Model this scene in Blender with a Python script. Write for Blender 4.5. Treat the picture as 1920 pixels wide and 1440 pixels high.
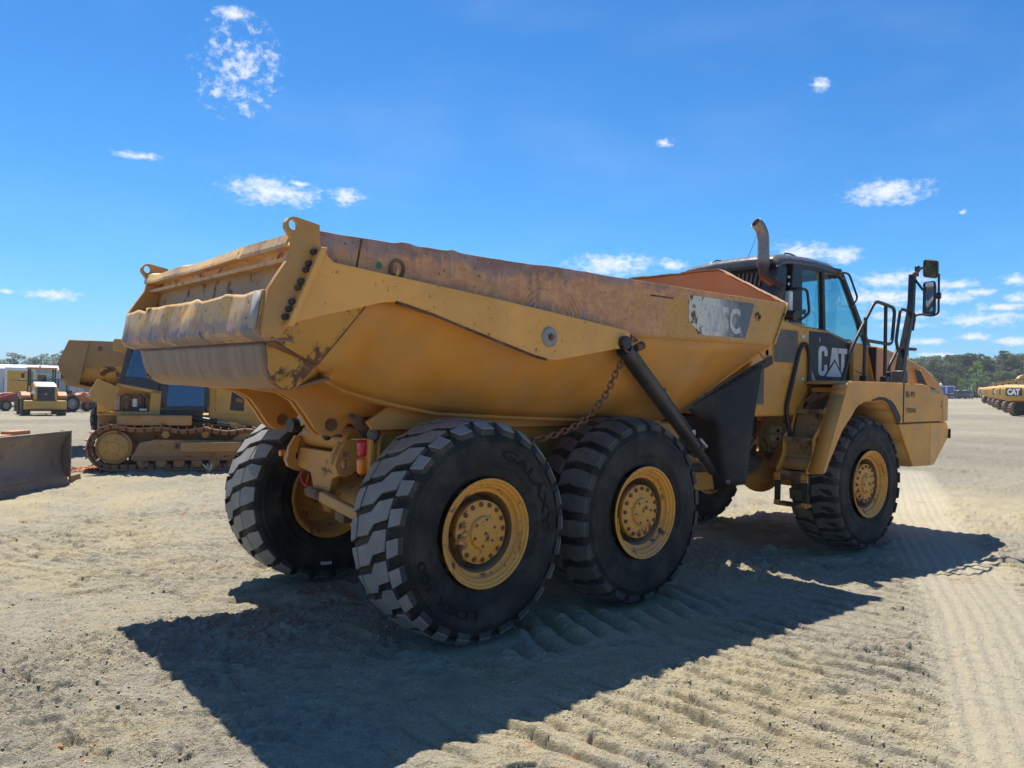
import bpy, bmesh, math, random
import numpy as np
from mathutils import Vector, Matrix

for o in list(bpy.data.objects):
    bpy.data.objects.remove(o)
SC = bpy.context.scene
COL = SC.collection
rad = math.radians

# ------------------------------------------------------------------ camera
cd = bpy.data.cameras.new('camera')
cam = bpy.data.objects.new('camera', cd)
COL.objects.link(cam)
cd.sensor_width = 36.0
cd.lens = 28.275
cd.clip_start = 0.05
cd.clip_end = 6000
CF = Vector((0.651701, 0.758475, 0.001536))
CR = Vector((0.758256, -0.651559, 0.022757))
CU = Vector((-0.018261, 0.013666, 0.99974))
m = Matrix.Identity(4)
for i in range(3):
    m[i][0], m[i][1], m[i][2] = CR[i], CU[i], -CF[i]
CAM = Vector((-3.581, -5.838, 1.852))
m.translation = CAM
cam.matrix_world = m
SC.camera = cam

# ------------------------------------------------------------------ sun and sky
SUN = Vector((0.112, 0.434, 1.0)).normalized()
SUN_EL = math.asin(SUN.z)
SUN_AZ = math.atan2(SUN.y, SUN.x)
ld = bpy.data.lights.new('sun', 'SUN')
ld.energy = 4.9
ld.angle = rad(0.53)
ld.color = (1.0, 0.945, 0.86)
sun = bpy.data.objects.new('sun', ld)
COL.objects.link(sun)
sun.rotation_euler = (-SUN).to_track_quat('-Z', 'Y').to_euler()
sun.location = (0, 0, 60)

vs = SC.view_settings
vs.view_transform = 'Standard'
vs.look = 'None'
vs.exposure = 0.66
vs.gamma = 1.0
vs.use_curve_mapping = False

W = bpy.data.worlds.new('World')
SC.world = W
W.use_nodes = True
wn, wl = W.node_tree.nodes, W.node_tree.links
wn.clear()

def wnode(t, **kw):
    n = wn.new(t)
    for k, v in kw.items():
        setattr(n, k, v)
    return n

def wmath(op, a, b=None, clamp=False):
    n = wnode('ShaderNodeMath', operation=op, use_clamp=clamp)
    for i, x in enumerate((a, b)):
        if x is None:
            continue
        if isinstance(x, (int, float)):
            n.inputs[i].default_value = x
        else:
            wl.new(x, n.inputs[i])
    return n.outputs[0]

sky = wnode('ShaderNodeTexSky', sky_type='NISHITA')
sky.sun_disc = False
sky.sun_elevation = SUN_EL
sky.sun_rotation = math.pi / 2 - SUN_AZ
sky.altitude = 100
sky.air_density = 1.0
sky.dust_density = 0.25
sky.ozone_density = 1.6
tc = wnode('ShaderNodeTexCoord')
sep = wnode('ShaderNodeSeparateXYZ')
wl.new(tc.outputs['Generated'], sep.inputs[0])
az = wmath('ARCTAN2', sep.outputs[1], sep.outputs[0])
el = wmath('ARCSINE', sep.outputs[2])
comb = wnode('ShaderNodeCombineXYZ')
wl.new(az, comb.inputs[0])
wl.new(el, comb.inputs[1])
# clouds: azimuth, elevation, half width, half height in radians
CLOUDS = [(1.1529, 0.2201, 0.0438, 0.0121), (1.0688, 0.2204, 0.0152, 0.0074), (1.2998, 0.2439, 0.0185, 0.0034),
 (1.3811, 0.0859, 0.018, 0.0051), (1.425, 0.0865, 0.0066, 0.0022), (0.7422, 0.1494, 0.0418, 0.0097),
 (0.6679, 0.1506, 0.014, 0.0057), (0.5175, 0.1614, 0.0247, 0.0091), (0.474, 0.1562, 0.0154, 0.0078),
 (0.4308, 0.2242, 0.0329, 0.0103), (0.5011, 0.3443, 0.0087, 0.005), (0.6808, 0.2927, 0.0083, 0.0042),
 (0.3539, 0.1966, 0.0035, 0.0022), (0.4234, 0.1275, 0.0305, 0.0071), (0.4312, 0.1082, 0.0438, 0.0078),
 (0.37, 0.1065, 0.0247, 0.0052), (0.3347, 0.1115, 0.0129, 0.004), (0.3033, 0.1231, 0.0105, 0.005),
 (0.3006, 0.1041, 0.0114, 0.005), (0.3317, 0.0814, 0.0296, 0.0063), (0.3388, 0.0632, 0.0159, 0.0034),
 (0.3873, 0.0583, 0.0157, 0.0029), (0.3574, 0.1193, 0.0229, 0.0046), (1.2043, 0.4035, 0.0153, 0.0058),
  (1.1256, 0.2315, 0.0148, 0.003),
 (0.3984, 0.0885, 0.0319, 0.0041), (0.4115, 0.0768, 0.0215, 0.003), (0.3148, 0.095, 0.0194, 0.0034),
 (0.3739, 0.0442, 0.0207, 0.0023), (0.3045, 0.0583, 0.0191, 0.0034)]
rc = random.Random(5)
for i in range(22):          # the same kind of sky goes on all round
    a = rc.uniform(1.7, 2 * math.pi + 0.1)
    if a > math.pi - 0.08:
        a -= 2 * math.pi
    if -3.05 < a < 3.05 and not (0.2 < a < 1.5):
        e = rc.uniform(0.06, 0.3)
        w_ = rc.uniform(0.015, 0.045)
        CLOUDS.append((a, e, w_, w_ * rc.uniform(0.2, 0.32)))
cmin = None
for (a, e, ha, hb) in CLOUDS:
    ma = wnode('ShaderNodeVectorMath', operation='MULTIPLY_ADD')
    wl.new(comb.outputs[0], ma.inputs[0])
    sa, sb = 1 / (ha * 1.15), 1 / (hb * 1.25)
    ma.inputs[1].default_value = (sa, sb, 0)
    ma.inputs[2].default_value = (-a * sa, -e * sb, 0)
    le = wnode('ShaderNodeVectorMath', operation='LENGTH')
    wl.new(ma.outputs[0], le.inputs[0])
    cmin = le.outputs['Value'] if cmin is None else wmath('MINIMUM', cmin, le.outputs['Value'])

def wnoise(scale, detail, rough, sx=1.0, sy=1.0, off=0.0):
    mp = wnode('ShaderNodeMapping')
    mp.inputs['Scale'].default_value = (sx, sy, 1)
    mp.inputs['Location'].default_value = (off, off * 0.7, off)
    wl.new(comb.outputs[0], mp.inputs[0])
    n = wnode('ShaderNodeTexNoise')
    n.inputs['Scale'].default_value = scale
    n.inputs['Detail'].default_value = detail
    n.inputs['Roughness'].default_value = rough
    wl.new(mp.outputs[0], n.inputs['Vector'])
    return n.outputs['Fac']

def wramp(x, lo, hi):
    n = wnode('ShaderNodeMapRange', interpolation_type='SMOOTHSTEP')
    n.inputs['From Min'].default_value = lo
    n.inputs['From Max'].default_value = hi
    wl.new(x, n.inputs['Value'])
    return n.outputs['Result']

n1 = wnoise(38, 9, 0.66, 1.0, 1.9)
n2 = wnoise(120, 5, 0.6, 1.0, 1.6, 3.3)
shape = wmath('SUBTRACT', 1.12, cmin)
shape = wmath('ADD', shape, wmath('MULTIPLY', wmath('SUBTRACT', n1, 0.5), 2.6))
shape = wmath('ADD', shape, wmath('MULTIPLY', wmath('SUBTRACT', n2, 0.5), 1.9))
# keep noise from making clouds where there are none
shape = wmath('MINIMUM', shape, wmath('MULTIPLY', wmath('SUBTRACT', 1.55, cmin), 1.6))
dens1 = wmath('MULTIPLY', wramp(shape, -0.30, 1.30), 0.96)
# broken flecks of high cloud
ma = wnode('ShaderNodeVectorMath', operation='MULTIPLY_ADD')
wl.new(comb.outputs[0], ma.inputs[0])
fa, fb = 1.199, 0.352
ma.inputs[1].default_value = (1 / 0.052, 1 / 0.058, 0)
ma.inputs[2].default_value = (-fa / 0.052, -fb / 0.058, 0)
le = wnode('ShaderNodeVectorMath', operation='LENGTH')
wl.new(ma.outputs[0], le.inputs[0])
fl_n = wnoise(72, 7, 0.64, 1.0, 1.25, 9.1)
fl = wmath('ADD', wmath('MULTIPLY', wmath('SUBTRACT', 1.0, le.outputs['Value']), 0.42),
           wmath('MULTIPLY', wmath('SUBTRACT', fl_n, 0.5), 2.4))
fl = wmath('MINIMUM', fl, wmath('MULTIPLY', wmath('SUBTRACT', 1.12, le.outputs['Value']), 2.0))
dens2 = wmath('MULTIPLY', wramp(fl, 0.02, 0.75), 0.8)
# faint cirrus veil over the whole sky
veil = wmath('MULTIPLY', wramp(wnoise(3.2, 5, 0.55, 1.0, 2.6, 1.7), 0.42, 0.85), 0.10)
dens = wmath('MAXIMUM', wmath('MAXIMUM', dens1, dens2), veil)
hsv = wnode('ShaderNodeHueSaturation')
hsv.inputs['Saturation'].default_value = 1.0
hsv.inputs['Value'].default_value = 1.0
hsv.inputs['Hue'].default_value = 0.5
tint = wnode('ShaderNodeValToRGB')
tint.color_ramp.interpolation = 'EASE'
ce = tint.color_ramp.elements
ce[0].position, ce[0].color = 0.0, (0.275, 0.495, 0.79, 1)
ce[1].position, ce[1].color = 1.0, (0.18, 0.48, 0.79, 1)
for pos, c in ((0.10, (0.195, 0.515, 0.80, 1)), (0.30, (0.145, 0.46, 0.755, 1))):
    e_ = ce.new(pos)
    e_.color = c
wl.new(wmath('MULTIPLY', el, 2 / math.pi, True), tint.inputs[0])
skm = wnode('ShaderNodeMix', data_type='RGBA', blend_type='MULTIPLY')
skm.inputs[0].default_value = 1.0
wl.new(sky.outputs[0], skm.inputs[6])
wl.new(tint.outputs[0], skm.inputs[7])
wl.new(skm.outputs[2], hsv.inputs['Color'])
mix = wnode('ShaderNodeMix', data_type='RGBA')
wl.new(dens, mix.inputs[0])
wl.new(hsv.outputs[0], mix.inputs[6])
mix.inputs[7].default_value = (4.9, 5.2, 5.6, 1)
bg = wnode('ShaderNodeBackground')
bg.inputs['Strength'].default_value = 0.12
wl.new(mix.outputs[2], bg.inputs['Color'])
wo = wnode('ShaderNodeOutputWorld')
wl.new(bg.outputs[0], wo.inputs[0])

# ------------------------------------------------------------------ mesh builder
class MB:
    def __init__(s):
        s.v, s.f, s.mi = [], [], []

    def add(s, vs_, fs_, mi=0):
        b = len(s.v)
        s.v += [tuple(p) for p in vs_]
        s.f += [tuple(b + i for i in f) for f in fs_]
        s.mi += [mi] * len(fs_)
        return s

    def box(s, x0, x1, y0, y1, z0, z1, mi=0):
        v = [(x, y, z) for x in (x0, x1) for y in (y0, y1) for z in (z0, z1)]
        return s.add(v, [(0, 1, 3, 2), (4, 6, 7, 5), (0, 4, 5, 1), (2, 3, 7, 6), (0, 2, 6, 4), (1, 5, 7, 3)], mi)

    def obox(s, c, size, R=None, mi=0):
        a = MB().box(-size[0] / 2, size[0] / 2, -size[1] / 2, size[1] / 2, -size[2] / 2, size[2] / 2)
        R = R or Matrix.Identity(3)
        c = Vector(c)
        return s.add([tuple(R @ Vector(p) + c) for p in a.v], a.f, mi)

    def hexa(s, p8, mi=0):
        """8 corners: bottom ring then top ring"""
        return s.add(p8, [(0, 3, 2, 1), (4, 5, 6, 7), (0, 1, 5, 4), (1, 2, 6, 5), (2, 3, 7, 6), (3, 0, 4, 7)], mi)

    def prism(s, poly, ax, a, b, mi=0):
        n = len(poly)
        def P(p, t):
            if ax == 'y':
                return (p[0], t, p[1])
            if ax == 'x':
                return (t, p[0], p[1])
            return (p[0], p[1], t)
        v = [P(p, a) for p in poly] + [P(p, b) for p in poly]
        f = [tuple(range(n)), tuple(range(2 * n - 1, n - 1, -1))]
        f += [(i, (i + 1) % n, n + (i + 1) % n, n + i) for i in range(n)]
        return s.add(v, f, mi)

    def loft(s, rings, closed=True, caps=True, mi=0):
        n = len(rings[0])
        v = [p for r in rings for p in r]
        f = []
        for k in range(len(rings) - 1):
            for i in range(n if closed else n - 1):
                j = (i + 1) % n
                f.append((k * n + i, k * n + j, (k + 1) * n + j, (k + 1) * n + i))
        if caps:
            f.append(tuple(range(n - 1, -1, -1)))
            f.append(tuple((len(rings) - 1) * n + i for i in range(n)))
        return s.add(v, f, mi)

    def cyl(s, p0, p1, r0, r1=None, n=16, mi=0, caps=True):
        r1 = r0 if r1 is None else r1
        p0, p1 = Vector(p0), Vector(p1)
        d = (p1 - p0).normalized()
        u = d.orthogonal().normalized()
        w = d.cross(u)
        rings = []
        for p, r in ((p0, r0), (p1, r1)):
            rings.append([tuple(p + (u * math.cos(t) + w * math.sin(t)) * r) for t in [2 * math.pi * i / n for i in range(n)]])
        return s.loft(rings, True, caps, mi)

    def tube(s, pts, r, n=8, mi=0, closed=False):
        pts = [Vector(p) for p in pts]
        N = len(pts)
        rings = []
        u = None
        for i in range(N):
            if closed:
                d = (pts[(i + 1) % N] - pts[i - 1]).normalized()
            else:
                d = (pts[min(i + 1, N - 1)] - pts[max(i - 1, 0)]).normalized()
            if u is None:
                u = d.orthogonal().normalized()
            u = (u - d * u.dot(d)).normalized()
            w = d.cross(u)
            rr = r[i] if isinstance(r, (list, tuple)) else r
            rings.append([tuple(pts[i] + (u * math.cos(t) + w * math.sin(t)) * rr) for t in [2 * math.pi * k / n for k in range(n)]])
        if closed:
            rings.append(rings[0])
            return s.loft(rings, True, False, mi)
        return s.loft(rings, True, True, mi)

    def lathe(s, prof, c, axis, n=48, mi=0):
        """prof: (radius, height along axis)"""
        c, d = Vector(c), Vector(axis).normalized()
        u = Vector((1, 0, 0)) if abs(d.x) < 0.9 else Vector((0, 0, 1))
        u = (u - d * u.dot(d)).normalized()
        w = d.cross(u)
        rings = []
        for r, h in prof:
            rings.append([tuple(c + d * h + (u * math.cos(t) + w * math.sin(t)) * r) for t in [2 * math.pi * i / n for i in range(n)]])
        return s.loft(rings, True, False, mi)

    def grid(s, fn, nu, nv, mi=0):
        v = [tuple(fn(i / nu, j / nv)) for i in range(nu + 1) for j in range(nv + 1)]
        f = [(i * (nv + 1) + j, (i + 1) * (nv + 1) + j, (i + 1) * (nv + 1) + j + 1, i * (nv + 1) + j + 1) for i in range(nu) for j in range(nv)]
        return s.add(v, f, mi)

    def sphere(s, c, r, nu=12, nv=8, mi=0, sc=(1, 1, 1)):
        prof = [(max(r * math.sin(math.pi * j / nv), 1e-4), -r * math.cos(math.pi * j / nv)) for j in range(nv + 1)]
        a = MB().lathe(prof, (0, 0, 0), (0, 0, 1), nu)
        return s.add([(c[0] + p[0] * sc[0], c[1] + p[1] * sc[1], c[2] + p[2] * sc[2]) for p in a.v], a.f, mi)

    def xf(s, fn):
        s.v = [tuple(fn(p)) for p in s.v]
        return s

    def mesh(s, name, mats, smooth=38, recalc=True):
        me = bpy.data.meshes.new(name)
        me.from_pydata(s.v, [], s.f)
        for mm in (mats if isinstance(mats, (list, tuple)) else [mats]):
            me.materials.append(mm)
        if any(s.mi):
            me.polygons.foreach_set('material_index', s.mi)
        if recalc:
            bm = bmesh.new()
            bm.from_mesh(me)
            bmesh.ops.recalc_face_normals(bm, faces=bm.faces)
            bm.to_mesh(me)
            bm.free()
        if smooth:
            me.polygons.foreach_set('use_smooth', [True] * len(me.polygons))
            me.set_sharp_from_angle(angle=rad(smooth))
        me.update()
        return me

    def build(s, name, mats, parent=None, bevel=0, smooth=38, solid=0, recalc=True, label=None):
        ob = bpy.data.objects.new(name, s.mesh(name, mats, smooth, recalc))
        COL.objects.link(ob)
        ob.parent = parent
        if solid:
            md = ob.modifiers.new('solid', 'SOLIDIFY')
            md.thickness = solid
            md.offset = 0
        if bevel:
            md = ob.modifiers.new('bevel', 'BEVEL')
            md.width = bevel
            md.segments = 2
            md.limit_method = 'ANGLE'
            md.angle_limit = rad(40)
            md.harden_normals = False
        if label:
            ob['label'] = label
        return ob


def place(name, me, parent, loc, rot=None, scale=None):
    ob = bpy.data.objects.new(name, me)
    COL.objects.link(ob)
    ob.parent = parent
    ob.location = loc
    if rot is not None:
        ob.rotation_euler = rot.to_euler() if isinstance(rot, Matrix) else rot
    if scale is not None:
        ob.scale = scale
    return ob


def tag(o, label, cat=None, group=None, kind=None):
    if label:
        o['label'] = label
    if cat:
        o['category'] = cat
    if group:
        o['group'] = group
    if kind:
        o['kind'] = kind
    return o


def thing(name, label, cat, loc=(0, 0, 0), rz=0.0, group=None):
    o = bpy.data.objects.new(name, None)
    COL.objects.link(o)
    o.empty_display_size = 0.3
    o.location = loc
    o.rotation_euler = (0, 0, rz)
    return tag(o, label, cat, group)


def copy_tree(o, parent=None):
    c = o.copy()
    COL.objects.link(c)
    c.parent = parent
    for ch in list(o.children):
        copy_tree(ch, c)
    return c


def fillet(pts, r, n=5, closed=False):
    pts = [Vector(p) for p in pts]
    out = [] if closed else [pts[0]]
    N = len(pts)
    for i in range(0 if closed else 1, N if closed else N - 1):
        a, b, c = pts[i - 1], pts[i], pts[(i + 1) % N]
        d1, d2 = (a - b), (c - b)
        rr = min(r, d1.length * 0.48, d2.length * 0.48)
        p, q = b + d1.normalized() * rr, b + d2.normalized() * rr
        for k in range(n + 1):
            t = k / n
            out.append(p * (1 - t) ** 2 + b * 2 * t * (1 - t) + q * t * t)
    if not closed:
        out.append(pts[-1])
    return out


def smooth_path(pts, n=6):
    pts = [Vector(p) for p in pts]
    out = []
    for i in range(len(pts) - 1):
        p0, p1, p2, p3 = pts[max(i - 1, 0)], pts[i], pts[i + 1], pts[min(i + 2, len(pts) - 1)]
        for k in range(n):
            t = k / n
            out.append(0.5 * ((2 * p1) + (p2 - p0) * t + (2 * p0 - 5 * p1 + 4 * p2 - p3) * t * t + (3 * p1 - p0 - 3 * p2 + p3) * t ** 3))
    out.append(pts[-1])
    return out


def text_polys(body, size=1.0, bold=0.0):
    """flat mesh data of a text: verts (x,y), faces"""
    cu = bpy.data.curves.new('lettering', 'FONT')
    cu.body = body
    cu.size = size
    cu.offset = bold
    cu.resolution_u = 3
    ob = bpy.data.objects.new('lettering', cu)
    COL.objects.link(ob)
    dg = bpy.context.evaluated_depsgraph_get()
    dg.update()
    me = bpy.data.meshes.new_from_object(ob.evaluated_get(dg))
    v = [(p.co.x, p.co.y) for p in me.vertices]
    f = [tuple(p.vertices) for p in me.polygons]
    bpy.data.objects.remove(ob)
    bpy.data.curves.remove(cu)
    bpy.data.meshes.remove(me)
    return v, f


def vn(x, y, seed=0):
    """value noise, vectorised"""
    xi, yi = np.floor(x).astype(np.int64), np.floor(y).astype(np.int64)
    xf_, yf_ = x - xi, y - yi
    def h(a, b):
        k = (a * 374761393 + b * 668265263 + seed * 982451653) & 0xffffffff
        k = ((k ^ (k >> 13)) * 1274126177) & 0xffffffff
        k = (k ^ (k >> 16)) & 0xffff
        return k / 65535.0
    u = xf_ * xf_ * (3 - 2 * xf_)
    w = yf_ * yf_ * (3 - 2 * yf_)
    return (h(xi, yi) * (1 - u) + h(xi + 1, yi) * u) * (1 - w) + (h(xi, yi + 1) * (1 - u) + h(xi + 1, yi + 1) * u) * w


def fbm(x, y, oct_=4, seed=0, gain=0.5):
    s, a, t = 0, 1.0, 0
    for i in range(oct_):
        s = s + a * (vn(x * 2 ** i + 17.3 * i, y * 2 ** i - 9.1 * i, seed + i) - 0.5)
        t += a
        a *= gain
    return s / t


def sstep(x, a, b):
    t = np.clip((x - a) / (b - a), 0, 1)
    return t * t * (3 - 2 * t)

# ------------------------------------------------------------------ materials
class Mat:
    def __init__(s, name):
        s.m = bpy.data.materials.new(name)
        s.m.use_nodes = True
        s.n, s.l = s.m.node_tree.nodes, s.m.node_tree.links
        s.n.clear()
        s.out = s.n.new('ShaderNodeOutputMaterial')
        s.b = s.n.new('ShaderNodeBsdfPrincipled')
        s.l.new(s.b.outputs[0], s.out.inputs[0])
        s.tc = s.n.new('ShaderNodeTexCoord')
        s.bump_h = None

    def set(s, inp, v):
        if hasattr(v, 'is_linked') or hasattr(v, 'links'):
            s.l.new(v, s.b.inputs[inp])
        else:
            s.b.inputs[inp].default_value = (*v, 1) if isinstance(v, tuple) and len(v) == 3 else v
        return s

    def coord(s, scale=(1, 1, 1), loc=(0, 0, 0), src='Object'):
        mp = s.n.new('ShaderNodeMapping')
        mp.inputs['Scale'].default_value = scale
        mp.inputs['Location'].default_value = loc
        s.l.new(s.tc.outputs[src], mp.inputs[0])
        return mp.outputs[0]

    def noise(s, scale, detail=4, rough=0.55, vec=None, stretch=(1, 1, 1), off=0, dist=0):
        n = s.n.new('ShaderNodeTexNoise')
        n.inputs['Scale'].default_value = scale
        n.inputs['Detail'].default_value = detail
        n.inputs['Roughness'].default_value = rough
        n.inputs['Distortion'].default_value = dist
        s.l.new(vec or s.coord(stretch, (off, off * 1.3, off * 0.7)), n.inputs['Vector'])
        return n.outputs['Fac']

    def voro(s, scale, feature='F1', vec=None, rnd=1.0):
        n = s.n.new('ShaderNodeTexVoronoi')
        n.feature = feature
        n.inputs['Scale'].default_value = scale
        n.inputs['Randomness'].default_value = rnd
        s.l.new(vec or s.coord(), n.inputs['Vector'])
        return n

    def ramp(s, x, lo, hi, a=0.0, b=1.0):
        n = s.n.new('ShaderNodeMapRange')
        n.interpolation_type = 'SMOOTHSTEP'
        n.inputs['From Min'].default_value = lo
        n.inputs['From Max'].default_value = hi
        n.inputs['To Min'].default_value = a
        n.inputs['To Max'].default_value = b
        s.l.new(x, n.inputs['Value'])
        return n.outputs['Result']

    def math(s, op, a, b=None, c=None, clamp=False):
        n = s.n.new('ShaderNodeMath')
        n.operation = op
        n.use_clamp = clamp
        for i, x in enumerate((a, b, c)):
            if x is None:
                continue
            if isinstance(x, (int, float)):
                n.inputs[i].default_value = x
            else:
                s.l.new(x, n.inputs[i])
        return n.outputs[0]

    def mix(s, f, a, b):
        n = s.n.new('ShaderNodeMix')
        n.data_type = 'RGBA'
        for i, x in ((0, f), (6, a), (7, b)):
            if isinstance(x, (int, float)):
                n.inputs[i].default_value = x
            elif isinstance(x, tuple):
                n.inputs[i].default_value = (*x, 1) if len(x) == 3 else x
            else:
                s.l.new(x, n.inputs[i])
        return n.outputs[2]

    def xyz(s, src='Object'):
        n = s.n.new('ShaderNodeSeparateXYZ')
        s.l.new(s.tc.outputs[src], n.inputs[0])
        return n.outputs

    def normal_z(s):
        g = s.n.new('ShaderNodeNewGeometry')
        n = s.n.new('ShaderNodeSeparateXYZ')
        s.l.new(g.outputs['Normal'], n.inputs[0])
        return n.outputs[2]

    def bump(s, h, strength=0.3, dist=0.01):
        n = s.n.new('ShaderNodeBump')
        n.inputs['Strength'].default_value = strength
        n.inputs['Distance'].default_value = dist
        s.l.new(h, n.inputs['Height'])
        s.l.new(n.outputs[0], s.b.inputs['Normal'])
        return s


DUST = (0.40, 0.325, 0.215)
RUST_A, RUST_B = (0.17, 0.075, 0.038), (0.085, 0.042, 0.028)


def paint(name, col, rust=0.2, dust=0.25, rough=0.5, streak=0.0, chip=0.15, rscale=3.0, metallic=0.0, dent=0.0, topdust=0.35):
    g = Mat(name)
    d = tuple(c * 0.80 for c in col)
    base = g.mix(g.ramp(g.noise(1.7, 4, 0.6, off=2), 0.3, 0.7), d, col)
    # dust film
    dm = g.math('MULTIPLY', g.ramp(g.noise(2.6, 7, 0.62, off=5), 0.32, 0.78), dust)
    nz = g.ramp(g.normal_z(), 0.35, 0.9, 0.0, topdust)
    dm = g.math('ADD', dm, nz, clamp=True)
    base = g.mix(dm, base, DUST)
    # rust
    rn = g.noise(rscale, 10, 0.68, off=11, dist=0.3)
    if streak:
        rs = g.noise(7.0, 8, 0.7, stretch=(1.6, 1.6, 0.28), off=3)
        rn = g.math('ADD', g.math('MULTIPLY', rn, 1 - streak), g.math('MULTIPLY', rs, streak))
    th = 0.72 - 0.36 * rust
    rm = g.ramp(rn, th, th + 0.07)
    ch = g.ramp(g.noise(24, 6, 0.7, off=21), 0.74 - 0.22 * chip, 0.78 - 0.22 * chip)
    rm = g.math('MAXIMUM', rm, g.math('MULTIPLY', ch, 0.85 if chip else 0.0))
    rc_ = g.mix(g.ramp(g.noise(9, 6, 0.6, off=31), 0.35, 0.65), RUST_B, RUST_A)
    base = g.mix(rm, base, rc_)
    g.set('Base Color', base)
    g.set('Roughness', g.math('ADD', g.math('MULTIPLY', g.math('MAXIMUM', rm, dm), 0.35), rough, clamp=True))
    g.set('Metallic', metallic)
    hgt = g.math('ADD', g.noise(30, 5, 0.6, off=41), g.math('MULTIPLY', rm, -0.6))
    if dent:
        hgt = g.math('ADD', hgt, g.math('MULTIPLY', g.noise(1.6, 3, 0.5, off=47), dent * 14))
    g.bump(hgt, 0.22, 0.006)
    return g.m


def plain(name, col, rough=0.5, metallic=0.0, var=0.12, dust=0.0, scale=6.0, bump=0.1, spec=None):
    g = Mat(name)
    base = g.mix(g.ramp(g.noise(scale, 5, 0.6), 0.3, 0.7), tuple(c * (1 - var) for c in col), tuple(min(1, c * (1 + var)) for c in col))
    if dust:
        dm = g.math('ADD', g.math('MULTIPLY', g.ramp(g.noise(3.1, 6, 0.62, off=5), 0.35, 0.75), dust), g.ramp(g.normal_z(), 0.35, 0.9, 0.0, dust), clamp=True)
        base = g.mix(dm, base, DUST)
    g.set('Base Color', base)
    g.set('Roughness', g.ramp(g.noise(scale * 2, 4, 0.6, off=8), 0.2, 0.8, max(rough - 0.08, 0.02), min(rough + 0.1, 1)))
    g.set('Metallic', metallic)
    if spec is not None:
        g.set('Specular IOR Level', spec)
    if bump:
        g.bump(g.noise(40, 4, 0.6, off=9), bump, 0.004)
    return g.m


def glass(name, tint, rough=0.02, opac=0.18, refl=0.0):
    g = Mat(name)
    g.n.remove(g.b)
    t = g.n.new('ShaderNodeBsdfTransparent')
    t.inputs[0].default_value = (*tint, 1)
    gl = g.n.new('ShaderNodeBsdfGlossy')
    gl.inputs['Roughness'].default_value = rough
    gl.inputs[0].default_value = (1, 1, 1, 1)
    fr = g.n.new('ShaderNodeLayerWeight')
    fr.inputs[0].default_value = 0.5
    fres = g.math('ADD', g.math('MULTIPLY', g.math('POWER', fr.outputs['Facing'], 4.0), 0.85), 0.06)
    df = g.n.new('ShaderNodeBsdfDiffuse')
    df.inputs[0].default_value = (0.25, 0.22, 0.17, 1)
    m0 = g.n.new('ShaderNodeMixShader')
    m0.inputs[0].default_value = opac
    g.l.new(t.outputs[0], m0.inputs[1])
    g.l.new(df.outputs[0], m0.inputs[2])
    mx = g.n.new('ShaderNodeMixShader')
    g.l.new(g.math('MAXIMUM', fres, refl), mx.inputs[0])
    g.l.new(m0.outputs[0], mx.inputs[1])
    g.l.new(gl.outputs[0], mx.inputs[2])
    g.l.new(mx.outputs[0], g.out.inputs[0])
    return g.m


YEL = (0.62, 0.30, 0.040)
YELB = (0.68, 0.285, 0.033)
TAN = (0.82, 0.355, 0.04)
M = {}
M['side'] = paint('body side paint', YELB, rust=0.10, dust=0.30, chip=0.10, rough=0.5, streak=0.4, dent=0.5)
M['arm'] = paint('arm paint', (0.96, 0.445, 0.085), rust=0.30, dust=0.20, streak=0.5, chip=0.5)
M['wear'] = paint('worn yellow paint', YEL, rust=0.58, dust=0.2, chip=0.5, rscale=4)
M['tail'] = paint('tailgate paint', (0.54, 0.33, 0.13), rust=0.55, dust=0.55, streak=0.35, chip=0.3, rscale=5)
M['ear'] = paint('tailgate ear paint', (0.60, 0.285, 0.055), rust=0.26, dust=0.4, chip=0.3)
M['chassis'] = paint('chassis paint', (0.60, 0.275, 0.042), rust=0.2, dust=0.35, chip=0.3)
M['front'] = paint('front unit paint', TAN, rust=0.04, dust=0.3, chip=0.06, rough=0.42, topdust=0.12)
M['rim'] = paint('wheel paint', (0.84, 0.37, 0.042), rust=0.42, dust=0.25, chip=0.6, rscale=6)
M['barrel'] = paint('rusty rim barrel', (0.20, 0.10, 0.035), rust=0.5, dust=0.15, chip=0.3, rscale=5, rough=0.7)
M['step'] = paint('stair paint', (0.34, 0.20, 0.07), rust=0.62, dust=0.3, chip=0.4, rscale=4)
M['rust'] = paint('rusty steel', (0.20, 0.095, 0.05), rust=0.7, dust=0.2, chip=0.5, rscale=7, rough=0.75)
M['inner'] = paint('rusted bed steel', (0.46, 0.21, 0.10), rust=0.22, dust=0.25, chip=0.2, rscale=2, rough=0.7)

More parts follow.
